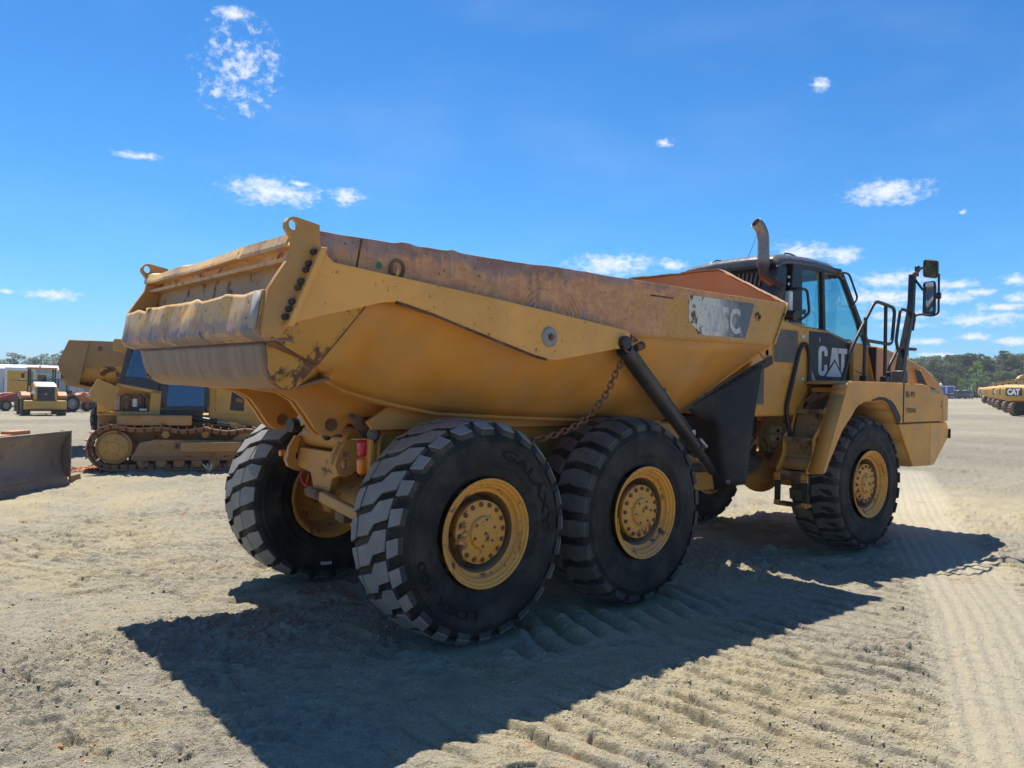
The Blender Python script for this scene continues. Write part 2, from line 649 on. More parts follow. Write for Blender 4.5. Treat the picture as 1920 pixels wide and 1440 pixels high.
def rail_mat():
    """upper side plate: yellow worn to rust, more towards the tail and along the top edge, with scraped arcs"""
    g = Mat('rusted rail paint')
    x, y, z = g.xyz()
    base = g.mix(g.ramp(g.noise(2.2, 5, 0.6), 0.3, 0.7), (0.62, 0.31, 0.075), (0.70, 0.36, 0.09))
    base = g.mix(g.math('MULTIPLY', g.ramp(g.noise(3.0, 6, 0.6, off=4), 0.35, 0.75), 0.3), base, DUST)
    n = g.noise(2.6, 10, 0.7, off=7, dist=0.4)
    st = g.noise(9, 8, 0.72, stretch=(1.5, 1.5, 0.3), off=2)
    bias = g.math('ADD', g.ramp(x, 3.6, 0.6, -0.16, 0.12), g.ramp(z, 2.60, 2.76, 0.0, 0.14))
    r = g.math('ADD', g.math('ADD', g.math('MULTIPLY', n, 0.6), g.math('MULTIPLY', st, 0.4)), bias)
    m1 = g.ramp(r, 0.44, 0.54)
    m2 = g.ramp(r, 0.60, 0.72)
    rc1 = g.mix(g.ramp(g.noise(14, 6, 0.65, off=3), 0.3, 0.7), (0.55, 0.25, 0.125), (0.76, 0.37, 0.16))
    col = g.mix(m1, base, rc1)
    col = g.mix(m2, col, g.mix(g.ramp(g.noise(5, 6, 0.65, off=53), 0.4, 0.6), (0.41, 0.265, 0.225), (0.31, 0.175, 0.13)))
    pk_ = g.ramp(g.noise(11, 9, 0.74, off=57), 0.56, 0.62, 0, 0.7)
    col = g.mix(pk_, col, (0.44, 0.27, 0.12))
    # scraped arcs left by a loader tyre
    dx = g.math('SUBTRACT', x, 0.62)
    dz = g.math('SUBTRACT', z, 2.30)
    d = g.math('SQRT', g.math('ADD', g.math('MULTIPLY', dx, dx), g.math('MULTIPLY', dz, dz)))
    d = g.math('ADD', d, g.math('MULTIPLY', g.math('SUBTRACT', g.noise(8, 3, 0.5, off=6), 0.5), 0.02))
    ring = g.ramp(g.math('SINE', g.math('MULTIPLY', d, 170)), 0.1, 0.9)
    band = g.math('MULTIPLY', g.ramp(d, 0.16, 0.22), g.ramp(d, 0.40, 0.33))
    ring = g.math('MULTIPLY', g.math('MULTIPLY', ring, band), g.ramp(g.noise(4, 6, 0.65, off=15), 0.45, 0.62, 0.0, 0.5))
    col = g.mix(ring, col, (0.06, 0.035, 0.028))
    ch = g.ramp(g.noise(34, 6, 0.7, off=23), 0.60, 0.66, 0, 0.8)
    col = g.mix(ch, col, (0.09, 0.045, 0.03))
    g.set('Base Color', col)
    g.set('Roughness', 0.78)
    g.bump(g.math('ADD', g.noise(26, 6, 0.65, off=9), g.math('MULTIPLY', m1, -0.5)), 0.35, 0.006)
    return g.m

M['rail'] = rail_mat()

def lip_mat():
    """tailgate steel: scraped bare and purplish grey low down, old yellow paint above, creased"""
    g = Mat('dented tailgate steel')
    n = g.noise(3.4, 9, 0.68, off=1, dist=0.6)
    st = g.noise(5, 8, 0.7, stretch=(1, 2.0, 0.25), off=6)
    r = g.math('ADD', g.math('MULTIPLY', n, 0.5), g.math('MULTIPLY', st, 0.5))
    x, y, z = g.xyz()
    r = g.math('ADD', r, g.ramp(z, 2.30, 2.12, -0.04, 0.14))
    base = g.mix(g.ramp(g.noise(6, 6, 0.6, off=3), 0.35, 0.65), (0.72, 0.39, 0.10), (0.62, 0.42, 0.21))
    col = g.mix(g.ramp(r, 0.47, 0.53), base, (0.46, 0.27, 0.16))
    col = g.mix(g.ramp(r, 0.60, 0.66), col, (0.21, 0.165, 0.17))
    col = g.mix(g.ramp(g.noise(13, 7, 0.7, off=9), 0.60, 0.66), col, (0.17, 0.075, 0.035))
    g.set('Base Color', col)
    g.set('Roughness', 0.6)
    g.bump(g.math('ADD', g.noise(9, 7, 0.65, off=19), g.math('MULTIPLY', r, 1.5)), 0.4, 0.012)
    return g.m

M['lip'] = lip_mat()

def chute_mat():
    g = Mat('polished tail chute steel')
    st = g.noise(6, 8, 0.7, stretch=(0.5, 2.2, 0.22), off=6)
    col = g.mix(g.ramp(st, 0.35, 0.65), (0.15, 0.105, 0.082), (0.25, 0.165, 0.115))
    x, y, z = g.xyz()
    edge = g.math('ADD', g.ramp(z, 1.88, 1.80, 0.0, 0.45), g.math('SUBTRACT', g.noise(7, 7, 0.7, off=2), 0.45))
    col = g.mix(g.ramp(edge, 0.05, 0.3), col, (0.27, 0.135, 0.05))
    g.set('Base Color', col)
    g.set('Roughness', 0.5)
    g.bump(st, 0.2, 0.006)
    return g.m

M['chute'] = chute_mat()

def rubber(name, col, dust, dark=0.5):
    g = Mat(name)
    base = g.mix(g.ramp(g.noise(5, 6, 0.6), 0.3, 0.7), tuple(c * dark for c in col), col)
    dm = g.math('MULTIPLY', g.ramp(g.noise(3.7, 7, 0.65, off=4), 0.36, 0.72), dust)
    base = g.mix(dm, base, (0.30, 0.25, 0.18))
    sc = g.ramp(g.noise(22, 6, 0.7, off=14), 0.62, 0.68, 0.0, dust * 0.7)
    base = g.mix(sc, base, (0.32, 0.27, 0.2))
    g.set('Base Color', base)
    g.set('Roughness', 0.72)
    g.set('Specular IOR Level', 0.35)
    g.bump(g.noise(45, 6, 0.65, off=3), 0.3, 0.004)
    return g.m

M['side_rubber'] = rubber('sidewall rubber', (0.018, 0.0175, 0.017), 0.16)
M['tread_rubber'] = rubber('tread rubber', (0.27, 0.268, 0.255), 0.32, 0.75)
M['tread_worn'] = rubber('worn tread rubber', (0.12, 0.115, 0.105), 0.4, 0.7)
M['groove_rubber'] = rubber('groove rubber', (0.055, 0.053, 0.05), 0.22, 0.6)
M['letter_rubber'] = rubber('raised rubber lettering', (0.005, 0.005, 0.005), 0.0)
M['black'] = plain('black paint', (0.017, 0.018, 0.020), 0.42, dust=0.08)
M['blackm'] = plain('matt black rubber', (0.018, 0.019, 0.021), 0.6, dust=0.06)
M['dark'] = plain('oily dark metal', (0.03, 0.028, 0.026), 0.55, dust=0.12)
M['roof'] = plain('dark grey cab roof', (0.085, 0.082, 0.08), 0.28, dust=0.10, bump=0.03)
M['cabblack'] = plain('cab black', (0.012, 0.014, 0.018), 0.4, dust=0.05)
M['steel'] = plain('bare steel', (0.34, 0.33, 0.31), 0.42, metallic=0.8, dust=0.15)
M['greysteel'] = plain('dull grey steel', (0.30, 0.29, 0.26), 0.6, metallic=0.2, dust=0.2)
M['chrome'] = plain('mirror glass', (0.75, 0.78, 0.8), 0.03, metallic=1.0, var=0.02, bump=0)
M['white'] = plain('white paint', (0.74, 0.73, 0.70), 0.5, dust=0.12)
M['grille'] = plain('dark mesh', (0.035, 0.028, 0.024), 0.6, dust=0.1)
M['hose'] = plain('dusty hose', (0.10, 0.075, 0.05), 0.7, dust=0.35)
M['glass'] = glass('tinted cab glass', (0.47, 0.73, 0.77), opac=0.04)
M['glassdark'] = glass('dark cab glass', (0.16, 0.30, 0.36), opac=0.06)
M['glassrefl'] = glass('reflective dark glass', (0.10, 0.20, 0.28), opac=0.03, refl=0.2)
M['clearglass'] = glass('clear glass', (0.8, 0.88, 0.9))
M['red'] = plain('red lamp lens', (0.55, 0.012, 0.02), 0.18, var=0.05, bump=0)
M['amber'] = plain('amber lamp lens', (0.75, 0.20, 0.012), 0.18, var=0.05, bump=0)
M['lens'] = plain('clear lamp lens', (0.62, 0.62, 0.6), 0.12, var=0.05, bump=0)
M['seat'] = plain('seat cloth', (0.10, 0.10, 0.10), 0.9)

def exhaust_mat():
    g = Mat('heat stained exhaust pipe')
    x, y, z = g.xyz()
    n = g.noise(9, 6, 0.65, off=2)
    f = g.math('ADD', z, g.math('MULTIPLY', g.math('SUBTRACT', n, 0.5), 0.12))
    col = g.mix(g.ramp(f, 3.36, 3.26), (0.30, 0.245, 0.215), (0.115, 0.052, 0.036))
    col = g.mix(g.ramp(g.noise(22, 5, 0.6, off=5), 0.55, 0.7), col, (0.13, 0.085, 0.07))
    g.set('Base Color', col)
    g.set('Metallic', 0.55)
    g.set('Roughness', 0.42)
    return g.m

M['exhaust'] = exhaust_mat()

def decal_mat():
    """model decal: white to slate, peeled and rust-stained"""
    g = Mat('peeling number decal')
    x, y, z = g.xyz()
    n = g.noise(7, 8, 0.72, stretch=(1, 1, 0.45), off=3)
    f = g.math('ADD', x, g.math('MULTIPLY', g.math('SUBTRACT', n, 0.5), 0.9))
    col = g.mix(g.ramp(f, 2.70, 3.12), (0.70, 0.66, 0.55), (0.135, 0.155, 0.18))
    col = g.mix(g.ramp(g.noise(20, 7, 0.7, stretch=(1, 1, 0.3), off=8), 0.54, 0.66, 0, 0.7), col, (0.42, 0.41, 0.38))
    dm = g.math('ADD', g.noise(9, 9, 0.72, off=1, dist=0.4), g.ramp(x, 2.9, 2.34, -0.06, 0.09))
    dm = g.math('ADD', dm, g.ramp(z, 2.45, 2.37, 0.0, 0.05))
    col = g.mix(g.ramp(dm, 0.60, 0.635), col, (0.15, 0.065, 0.03))
    g.set('Base Color', col)
    g.set('Roughness', 0.65)
    return g.m

M['decal'] = decal_mat()
M['decal_letter'] = plain('white decal letter', (0.56, 0.55, 0.51), 0.6, var=0.25, scale=14)
M['catwhite'] = plain('white emblem vinyl', (0.72, 0.70, 0.68), 0.45, var=0.06)
M['catpink'] = plain('faded red stripe vinyl', (0.62, 0.40, 0.36), 0.5, var=0.15)
M['catblack'] = plain('black emblem vinyl', (0.014, 0.014, 0.020), 0.35, dust=0.03)
M['ink'] = plain('black stencil ink', (0.02, 0.018, 0.016), 0.6)
M['ink_faint'] = plain('faded stencil ink', (0.16, 0.095, 0.045), 0.6)
M['fadetxt'] = plain('faint sticker print', (0.45, 0.36, 0.18), 0.6)
M['green'] = plain('green paint mark', (0.05, 0.22, 0.12), 0.6)

# ------------------------------------------------------------------ ground
CX, CY = CAM.x, CAM.y
VIEW = math.atan2(CF.y, CF.x)


def tz(x, y):
    """broad lie of the land: falls away a little to the left, rises a little to the right"""
    dx, dy = np.asarray(x, float) - CX, np.asarray(y, float) - CY
    r = np.hypot(dx, dy)
    a = np.arctan2(dy, dx)
    d = np.angle(np.exp(1j * (a - VIEW)))
    sl = -0.0035 - 0.0185 * np.sin(np.clip(d, -1.57, 1.57))
    return sl * r * sstep(r, 18, 60)


def tzs(x, y):
    return float(tz(x, y))


def seg_dist(x, y, pts):
    best = np.full(np.shape(x), 1e9)
    for (ax, ay), (bx, by) in zip(pts[:-1], pts[1:]):
        vx, vy = bx - ax, by - ay
        t = np.clip(((x - ax) * vx + (y - ay) * vy) / (vx * vx + vy * vy), 0, 1)
        best = np.minimum(best, np.hypot(x - ax - t * vx, y - ay - t * vy))
    return best


PATH = [(16, 2.6), (9.2, -0.55), (4.0, -3.3), (2.1, -4.15), (0.2, -5.0)]


def relief(x, y):
    h = 0.07 * fbm(x * 0.22, y * 0.22, 3, 1) + 0.05 * fbm(x * 0.9, y * 0.9, 4, 2)
    # crusted hummocks and cracks, stretched across the view
    u = x * 0.76 - y * 0.65
    v = x * 0.65 + y * 0.76
    wx, wy = fbm(x * 2.3, y * 2.3, 2, 80) * 0.35, fbm(x * 2.3, y * 2.3, 2, 81) * 0.35
    rough = sstep(fbm(x * 0.5, y * 0.5, 3, 3), -0.16, 0.14)
    hum = np.abs(fbm((u + wx) * 1.5, (v + wy) * 3.2, 5, 4, 0.55))
    h = h + (0.17 * rough + 0.03) * (0.12 - hum) * 1.3
    # lifted crusts: little steps with a crack in front
    f1 = fbm((u + wx) * 1.9, (v + wy) * 4.2, 4, 24)
    brk = sstep(fbm(x * 1.7, y * 1.7, 3, 25), -0.06, 0.12)
    h = h + brk * (0.030 * sstep(f1, -0.008, 0.010) - 0.022 * np.exp(-(f1 / 0.010) ** 2) - 0.02 * np.clip(f1 * 4, 0, 1))
    f2 = fbm((u - wx) * 4.1, (v + wy) * 7.2, 3, 26)
    h = h + sstep(fbm(x * 1.1, y * 1.1, 3, 27), -0.05, 0.15) * (0.014 * sstep(f2, -0.01, 0.015) - 0.012 * np.exp(-(f2 / 0.014) ** 2))
    clod = fbm(x * 15, y * 15, 3, 5)
    cm = sstep(fbm(x * 1.1 + wx, y * 1.1, 4, 6), -0.05, 0.16)
    cl2 = np.sign(clod) * np.abs(clod) ** 0.75
    h = h + (0.012 + 0.060 * cm) * np.maximum(cl2, -0.10) * 0.9
    h = h + (0.008 + 0.022 * cm) * fbm(x * 38, y * 38, 2, 8)
    # crawler prints: stepped bars across the direction of travel
    lane = sstep(y, -5.2, -4.7) * sstep(-y, 1.95, 2.25) * sstep(x, -2.6, -1.8) * sstep(-x, -8, -6)
    warp = 0.16 * fbm(x * 0.8, y * 0.8, 3, 9) + 0.065 * fbm(x * 4.5, y * 3.5, 4, 19)
    ph = ((x + 0.06 * y + warp) / 0.215)
    fr = ph - np.floor(ph)
    bar = np.where(fr < 0.13, fr / 0.13, (1 - (fr - 0.13) / 0.87) ** 0.8) - 0.5 * np.exp(-(np.minimum(fr, 1 - fr) / 0.055) ** 2)
    wear = sstep(fbm(x * 1.9, y * 1.3, 4, 10), -0.16, 0.10)
    lane = lane * (0.35 + 0.65 * wear)
    h = h * (1 - 0.45 * lane) + lane * 0.050 * (bar - 0.4) * (0.8 + 1.6 * fbm(x * 7, y * 7, 3, 11))
    lane2 = sstep(y, 1.8, 2.2) * sstep(-y, -4.4, -4.0) * sstep(x, -6, -5) * sstep(-x, 0.6, 1.4)
    ph2 = (x + 0.5 * y + warp * 1.3) / 0.22
    fr2 = ph2 - np.floor(ph2)
    h = h + lane2 * wear * 0.030 * (np.where(fr2 < 0.15, fr2 / 0.15, (1 - (fr2 - 0.15) / 0.85) ** 0.7) - 0.5)
    # deep tyre lug prints beside the near tyres
    lane3 = sstep(y, -1.95, -1.7) * sstep(-y, 0.95, 1.2) * sstep(x, -0.3, 0.2) * sstep(-x, -2.9, -2.3)
    ph3 = (x - 0.35 * y + 0.03 * fbm(x * 4, y * 4, 2, 12)) / 0.24
    fr3 = ph3 - np.floor(ph3)
    h = h * (1 - 0.4 * lane3) + lane3 * 0.075 * (np.sin(fr3 * math.pi) ** 0.8 - 0.55) * (0.85 + fbm(x * 5, y * 5, 3, 18))
    # smooth wheel-packed path
    d = seg_dist(x, y, PATH)
    pk = 1 - sstep(d, 0.32, 0.62)
    rut = 0.006 * np.sin((d + 0.03 * fbm(x * 2, y * 2, 2, 14)) * 52) * pk
    h = h * (1 - 0.85 * pk) - 0.012 * pk + rut + 0.02 * np.exp(-((d - 0.6) / 0.12) ** 2) * (0.5 + fbm(x * 3, y * 3, 3, 13))
    pk2 = sstep(y, -2.7, -2.3) * sstep(-y, 1.7, 2.1) * sstep(-x, -2.0, -0.5) * sstep(x, -6, -4)
    h = h * (1 - 0.6 * pk2)
    # seat the truck's tyres
    for wxx in (0.0, 1.722, 5.70):
        for s in (-1, 1):
            yy = s * 1.1375 - (0.068 if wxx > 4 else 0)
            dd = np.maximum(np.abs(x - wxx) / 0.36, np.abs(y - yy) / 0.34)
            k = 1 - sstep(dd, 0.8, 1.25)
            h = h * (1 - k) + 0.004 * k
    return h


def ground_z(x, y):
    return float(tz(x, y) + relief(np.array([x]), np.array([y]))[0] * (1.0 if math.hypot(x - CX, y - CY) < 40 else 0.3))


rr_ = np.concatenate([np.linspace(0.4, 3.0, 8, endpoint=False),
                      np.geomspace(3.0, 12, 840, endpoint=False),
                      np.geomspace(12, 60, 200, endpoint=False),
                      np.geomspace(60, 4500, 60)])
aa_ = np.concatenate([np.linspace(-39, 39, 880, endpoint=False), np.linspace(39, 321, 80, endpoint=False)])
aa_ = np.radians(aa_) + VIEW
NR, NA = len(rr_), len(aa_)
GX = CX + rr_[:, None] * np.cos(aa_)[None, :]
GY = CY + rr_[:, None] * np.sin(aa_)[None, :]
fade = 1 - sstep(np.hypot(GX - CX, GY - CY), 25, 120) * 0.85
GZ = tz(GX, GY) + relief(GX, GY) * fade
far = sstep(np.hypot(GX - CX, GY - CY), 500, 3000)
GZ = GZ * (1 - far) - 6 * far
co = np.stack([GX, GY, GZ], -1).reshape(-1, 3)
co = np.concatenate([co, [[CX, CY, 0.0]]])
i0 = (np.arange(NR - 1)[:, None] * NA + np.arange(NA)[None, :])
i1 = (np.arange(NR - 1)[:, None] * NA + (np.arange(NA)[None, :] + 1) % NA)
quads = np.stack([i0, i1, i1 + NA, i0 + NA], -1).reshape(-1, 4)[:, ::-1]
me = bpy.data.meshes.new('ground')
nq = len(quads)
tri = np.stack([np.arange(NA), (np.arange(NA) + 1) % NA, np.full(NA, NR * NA)], -1)
me.vertices.add(len(co))
me.vertices.foreach_set('co', co.ravel())
me.loops.add(nq * 4 + NA * 3)
me.loops.foreach_set('vertex_index', np.concatenate([quads.ravel(), tri.ravel()]).astype(np.int32))
me.polygons.add(nq + NA)
me.polygons.foreach_set('loop_start', np.concatenate([np.arange(nq) * 4, nq * 4 + np.arange(NA) * 3]).astype(np.int32))
me.polygons.foreach_set('use_smooth', [True] * (nq + NA))
at_ = me.attributes.new('packed', 'FLOAT', 'POINT')
pk_ = (1 - sstep(seg_dist(GX, GY, PATH), 0.30, 0.75)) * (0.75 + 0.5 * fbm(GX * 1.3, GY * 1.3, 3, 95))
at_.data.foreach_set('value', np.concatenate([np.clip(pk_, 0, 1).ravel(), [0.0]]).astype(np.float32))
me.update(calc_edges=True)
me.validate()


def ground_mat():
    g = Mat('dry clay and gravel')
    big = g.noise(0.33, 6, 0.6, off=3)
    mid = g.noise(1.6, 7, 0.65, off=8)
    fine = g.noise(11, 8, 0.7, off=13)
    clay = g.mix(g.ramp(mid, 0.35, 0.65), (0.42, 0.352, 0.212), (0.535, 0.455, 0.28))
    grey = g.mix(g.ramp(fine, 0.35, 0.65), (0.31, 0.275, 0.198), (0.425, 0.38, 0.275))
    f = g.math('ADD', g.math('MULTIPLY', big, 0.55), g.math('MULTIPLY', mid, 0.45))
    col = g.mix(g.ramp(f, 0.43, 0.56), clay, grey)
    # the open yard beyond is packed grey gravel
    gx, gy, gz_ = g.xyz()
    ex, ey_ = g.math('SUBTRACT', gx, 0.5), g.math('ADD', gy, 2.5)
    rd_ = g.math('SQRT', g.math('ADD', g.math('MULTIPLY', ex, ex), g.math('MULTIPLY', ey_, ey_)))
    rd_ = g.math('ADD', rd_, g.math('MULTIPLY', g.math('SUBTRACT', g.noise(0.18, 5, 0.6, off=61), 0.5), 14.0))
    packed = g.mix(g.ramp(g.noise(0.11, 7, 0.62, stretch=(1, 1, 1), off=71), 0.36, 0.64), (0.225, 0.202, 0.148), (0.315, 0.282, 0.20))
    col = g.mix(g.ramp(rd_, 8.5, 17.0, 0.0, 0.92), col, packed)
    pkn = g.n.new('ShaderNodeAttribute')
    pkn.attribute_name = 'packed'
    pka = pkn.outputs['Fac']
    col = g.mix(g.math('MULTIPLY', pka, 0.75), col, (0.55, 0.485, 0.345))
    # gravel grains
    vo = g.voro(95)
    bw = g.n.new('ShaderNodeSeparateColor')
    g.l.new(vo.outputs['Color'], bw.inputs[0])
    grain = g.math('MULTIPLY', g.ramp(vo.outputs['Distance'], 0.5, 0.25), g.ramp(bw.outputs[0], 0.55, 0.9))
    gm = g.math('MULTIPLY', grain, g.ramp(f, 0.38, 0.60, 0.25, 0.9))
    col = g.mix(gm, col, g.mix(bw.outputs[1], (0.30, 0.27, 0.22), (0.66, 0.62, 0.54)))
    sp = g.ramp(g.noise(46, 6, 0.72, off=33), 0.57, 0.67, 0, 0.3)
    col = g.mix(sp, col, (0.27, 0.235, 0.18))
    s1 = g.ramp(g.noise(85, 3, 0.6, off=81), 0.585, 0.64)  # dark specks: shaded sides of small stones put into the colour, plus darker stones
    s2 = g.ramp(g.noise(38, 5, 0.7, off=85), 0.60, 0.66)
    dens_ = g.math('MULTIPLY', g.ramp(g.noise(0.9, 5, 0.65, off=88), 0.38, 0.62, 0.2, 0.75), g.math('SUBTRACT', 1.0, g.math('MULTIPLY', pka, 0.8)))
    col = g.mix(g.math('MULTIPLY', g.math('MAXIMUM', s1, s2), dens_), col, (0.16, 0.14, 0.115))
    lt = g.ramp(g.noise(70, 3, 0.6, off=91), 0.62, 0.67, 0, 0.6)
    col = g.mix(lt, col, (0.66, 0.61, 0.49))
    # bits of red clay
    rd = g.math('MULTIPLY', g.ramp(g.noise(1.1, 3, 0.5, off=41), 0.66, 0.72), g.ramp(g.noise(12, 5, 0.65, off=44), 0.55, 0.62))
    col = g.mix(g.math('MULTIPLY', rd, 0.7), col, (0.40, 0.17, 0.075))
    g.set('Base Color', col)
    g.set('Roughness', 0.92)
    g.set('Specular IOR Level', 0.2)
    h = g.math('ADD', g.math('MULTIPLY', fine, 1.0), g.math('MULTIPLY', g.noise(60, 7, 0.7, off=51), 0.7))
    h = g.math('ADD', h, g.math('MULTIPLY', gm, 0.5))
    g.bump(h, 0.9, 0.045)
    return g.m


me.materials.append(ground_mat())
ground = bpy.data.objects.new('ground', me)
COL.objects.link(ground)
tag(ground, 'dry rutted clay and gravel yard', kind='structure')

# loose stones and clods on the yard
def stones(name, count, seed, smin, smax, mat, label, cat, rmin=3.2, rmax=22, thr=0.0, sq=0.7, nseed=60, region=None):
    rs = np.random.RandomState(seed)
    ico = bmesh.new()
    bmesh.ops.create_icosphere(ico, subdivisions=1, radius=1)
    bv = np.array([v.co[:] for v in ico.verts])
    bf = np.array([[v.index for v in f.verts] for f in ico.faces])
    # coarse version for the tiny ones: octahedron
    ov = np.array([(1, 0, 0), (-1, 0, 0), (0, 1, 0), (0, -1, 0), (0, 0, 1), (0, 0, -1)], float)
    of = np.array([(0, 2, 4), (2, 1, 4), (1, 3, 4), (3, 0, 4), (2, 0, 5), (1, 2, 5), (3, 1, 5), (0, 3, 5)])
    ico.free()
    n = count * 4
    if region is None:
        a = VIEW + np.radians(rs.uniform(-42, 42, n))
        r = rmin * (rmax / rmin) ** rs.uniform(0, 1, n)
        x, y = CX + r * np.cos(a), CY + r * np.sin(a)
    else:
        x = rs.normal(region[0], region[2], n)
        y = rs.normal(region[1], region[3], n)
    keep = fbm(x * 0.8, y * 0.8, 4, nseed) + rs.uniform(-0.16, 0.16, n) > thr
    if region is None:
        keep &= seg_dist(x, y, PATH) > 0.5 * rs.uniform(0.7, 1.3, n)
    x, y = x[keep][:count], y[keep][:count]
    s = smin * (smax / smin) ** (rs.uniform(0, 1, len(x)) ** 3.4)
    z = tz(x, y) + relief(x, y)
    V, F, base = [], [], 0
    for i in range(len(x)):
        v0, f0 = (bv, bf) if s[i] > 0.010 else (ov, of)
        v = v0 * (1 + rs.uniform(-0.28, 0.28, (len(v0), 1)))
        v = v * np.array([1, rs.uniform(0.6, 0.95), rs.uniform(0.45, 0.8)]) * s[i]
        t = rs.uniform(0, 6.28)
        c, s_ = math.cos(t), math.sin(t)
        v = np.stack([v[:, 0] * c - v[:, 1] * s_, v[:, 0] * s_ + v[:, 1] * c, v[:, 2]], -1)
        V.append(v + [x[i], y[i], z[i] + s[i] * 0.18])
        F.append(f0 + base)
        base += len(v0)
    V = np.concatenate(V)
    F = np.concatenate(F)
    me = bpy.data.meshes.new(name)
    me.vertices.add(len(V))
    me.vertices.foreach_set('co', V.ravel())
    me.loops.add(len(F) * 3)
    me.loops.foreach_set('vertex_index', F.ravel().astype(np.int32))
    me.polygons.add(len(F))
    me.polygons.foreach_set('loop_start', (np.arange(len(F)) * 3).astype(np.int32))
    me.update(calc_edges=True)
    me.materials.append(mat)
    ob = bpy.data.objects.new(name, me)
    COL.objects.link(ob)
    return tag(ob, label, cat, kind='stuff')


def stone_mat(name, a, b):
    g = Mat(name)
    col = g.mix(g.ramp(g.noise(17, 3, 0.5), 0.35, 0.65), a, b)
    g.set('Base Color', col)
    g.set('Roughness', 0.9)
    return g.m


M['stone'] = stone_mat('grey gravel', (0.30, 0.275, 0.225), (0.47, 0.435, 0.355))
M['clod'] = stone_mat('clay clods', (0.34, 0.285, 0.175), (0.47, 0.40, 0.26))
M['redclay'] = stone_mat('red clay', (0.36, 0.14, 0.06), (0.46, 0.21, 0.10))
stones('gravel', 18000, 3, 0.0028, 0.011, M['stone'], 'loose grey gravel scattered over the clay yard', 'gravel', thr=0.0)
stones('clay_clods', 46000, 4, 0.0032, 0.0125, M['clod'], 'crumbled clay clods lying between the track prints', 'clods', thr=0.02, nseed=6)
stones('red_clay_pile', 900, 7, 0.015, 0.075, M['redclay'], 'spilled red clay beside the crawler track', 'clay', region=(0.15, 11.55, 0.42, 0.22), thr=-9)
stones('red_clay_crumbs', 90, 8, 0.005, 0.02, M['redclay'], 'crumbs of red clay on the pale ground', 'clay', region=(-2.6, -1.6, 0.5, 0.5), thr=-9)

# ------------------------------------------------------------------ the articulated dump truck
TR = thing('articulated_dump_truck', 'large yellow six-wheeled dump truck with rusty dump bed and bent tailgate', 'dump truck')

# ---- wheels
RT = 0.808


def tread_r(w):
    a = abs(w)
    return 0.772 - 0.010 * (a / 0.22) ** 2 - (0.0 if a < 0.23 else 0.55 * (a - 0.23) ** 1.25 * 2.0)


def tyre_mesh(pattern, side):
    """tyre about the origin, axle along Y; side=-1: outer face towards -Y"""
    b = MB()
    prof = [(0.375, -0.225), (0.40, -0.262), (0.44, -0.279), (0.485, -0.290), (0.49, -0.2945), (0.505, -0.2945), (0.51, -0.2925),
            (0.56, -0.2985), (0.61, -0.2985), (0.635, -0.297), (0.64, -0.301), (0.655, -0.300), (0.66, -0.294), (0.70, -0.281), (0.735, -0.262), (0.757, -0.225), (0.768, -0.12), (0.771, 0.0)]
    prof = prof + [(r, -h) for r, h in prof[-2::-1]]
    b.lathe(prof, (0, 0, 0), (0, 1, 0), 96, 0)
    n = 24
    H = 0.031 if pattern == 'block' else (0.030 if pattern == 'bar' else 0.016)
    pitch = 2 * math.pi / n
    R0 = 0.79
    if pattern == 'block':
        polys = [([(-.100, -.216), (.046, -.216), (.052, -.078), (.112, -.020), (.112, .122), (-.034, .122), (-.040, -.032), (-.102, -.088)], 0.0),
                 ([(-.030, -.296), (.086, -.296), (.098, -.236), (-.020, -.232)], 0.0),
                 ([(-.078, .136), (.070, .136), (.082, .205), (.064, .296), (-.060, .296), (-.080, .2)], 0.22)]
    else:
        polys = [([(-.066, -.298), (.062, -.298), (.066, -.19), (.052, -.12), (.088, -.010), (-.040, -.010), (-.078, -.12), (-.072, -.2)], 0.0),
                 ([(-.066, .298), (.062, .298), (.066, .19), (.052, .12), (.088, .010), (-.040, .010), (-.078, .12), (-.072, .2)], 0.5)]
    rs = random.Random(4)
    for k in range(n):
        for poly, off in polys:
            t0 = (k + off) * pitch
            cs = sum(p[0] + (p[1] * 0.30 if pattern == 'block' else 0) for p in poly) / len(poly)
            cw = sum(p[1] for p in poly) / len(poly)
            hh = H * rs.uniform(0.9, 1.0)
            top, topc, bot = [], [], []
            for (s_, w) in poly:
                s_ += rs.uniform(-.004, .004) + (w * 0.30 if pattern == 'block' else 0)
                w_ = w * (1 if side < 0 else -1)
                def P(ss, ww, r):
                    a = t0 + ss / R0
                    return (r * math.cos(a), ww, r * math.sin(a))
                lim = max(-0.3, min(0.3, w_))
                top.append(P(cs + (s_ - cs) * 0.96, (cw + (w - cw) * 0.965) * (1 if side < 0 else -1), tread_r(w) + hh))
                topc.append(P(s_, lim, tread_r(w) + hh - 0.007))
                bot.append(P(cs + (s_ - cs) * 1.12, lim * (1.0 if abs(lim) > 0.28 else 1.03), tread_r(w) - 0.02))
            m_ = len(poly)
            v = top + topc + bot
            f = [tuple(range(m_))]
            sd = []
            for i in range(m_):
                j = (i + 1) % m_
                f.append((i, j, m_ + j, m_ + i))
                sd.append((m_ + i, m_ + j, 2 * m_ + j, 2 * m_ + i))
            b.add(v, f, 1)
            b.add(v, sd, 2)
    return b


TM = {}
for pat in ('block', 'bar', 'worn'):
    tm = M['tread_rubber'] if pat == 'block' else M['tread_worn']
    for s in (-1, 1):
        TM[pat, s] = tyre_mesh(pat, s).mesh('tyre', [M['side_rubber'], tm, M['groove_rubber']], smooth=30)


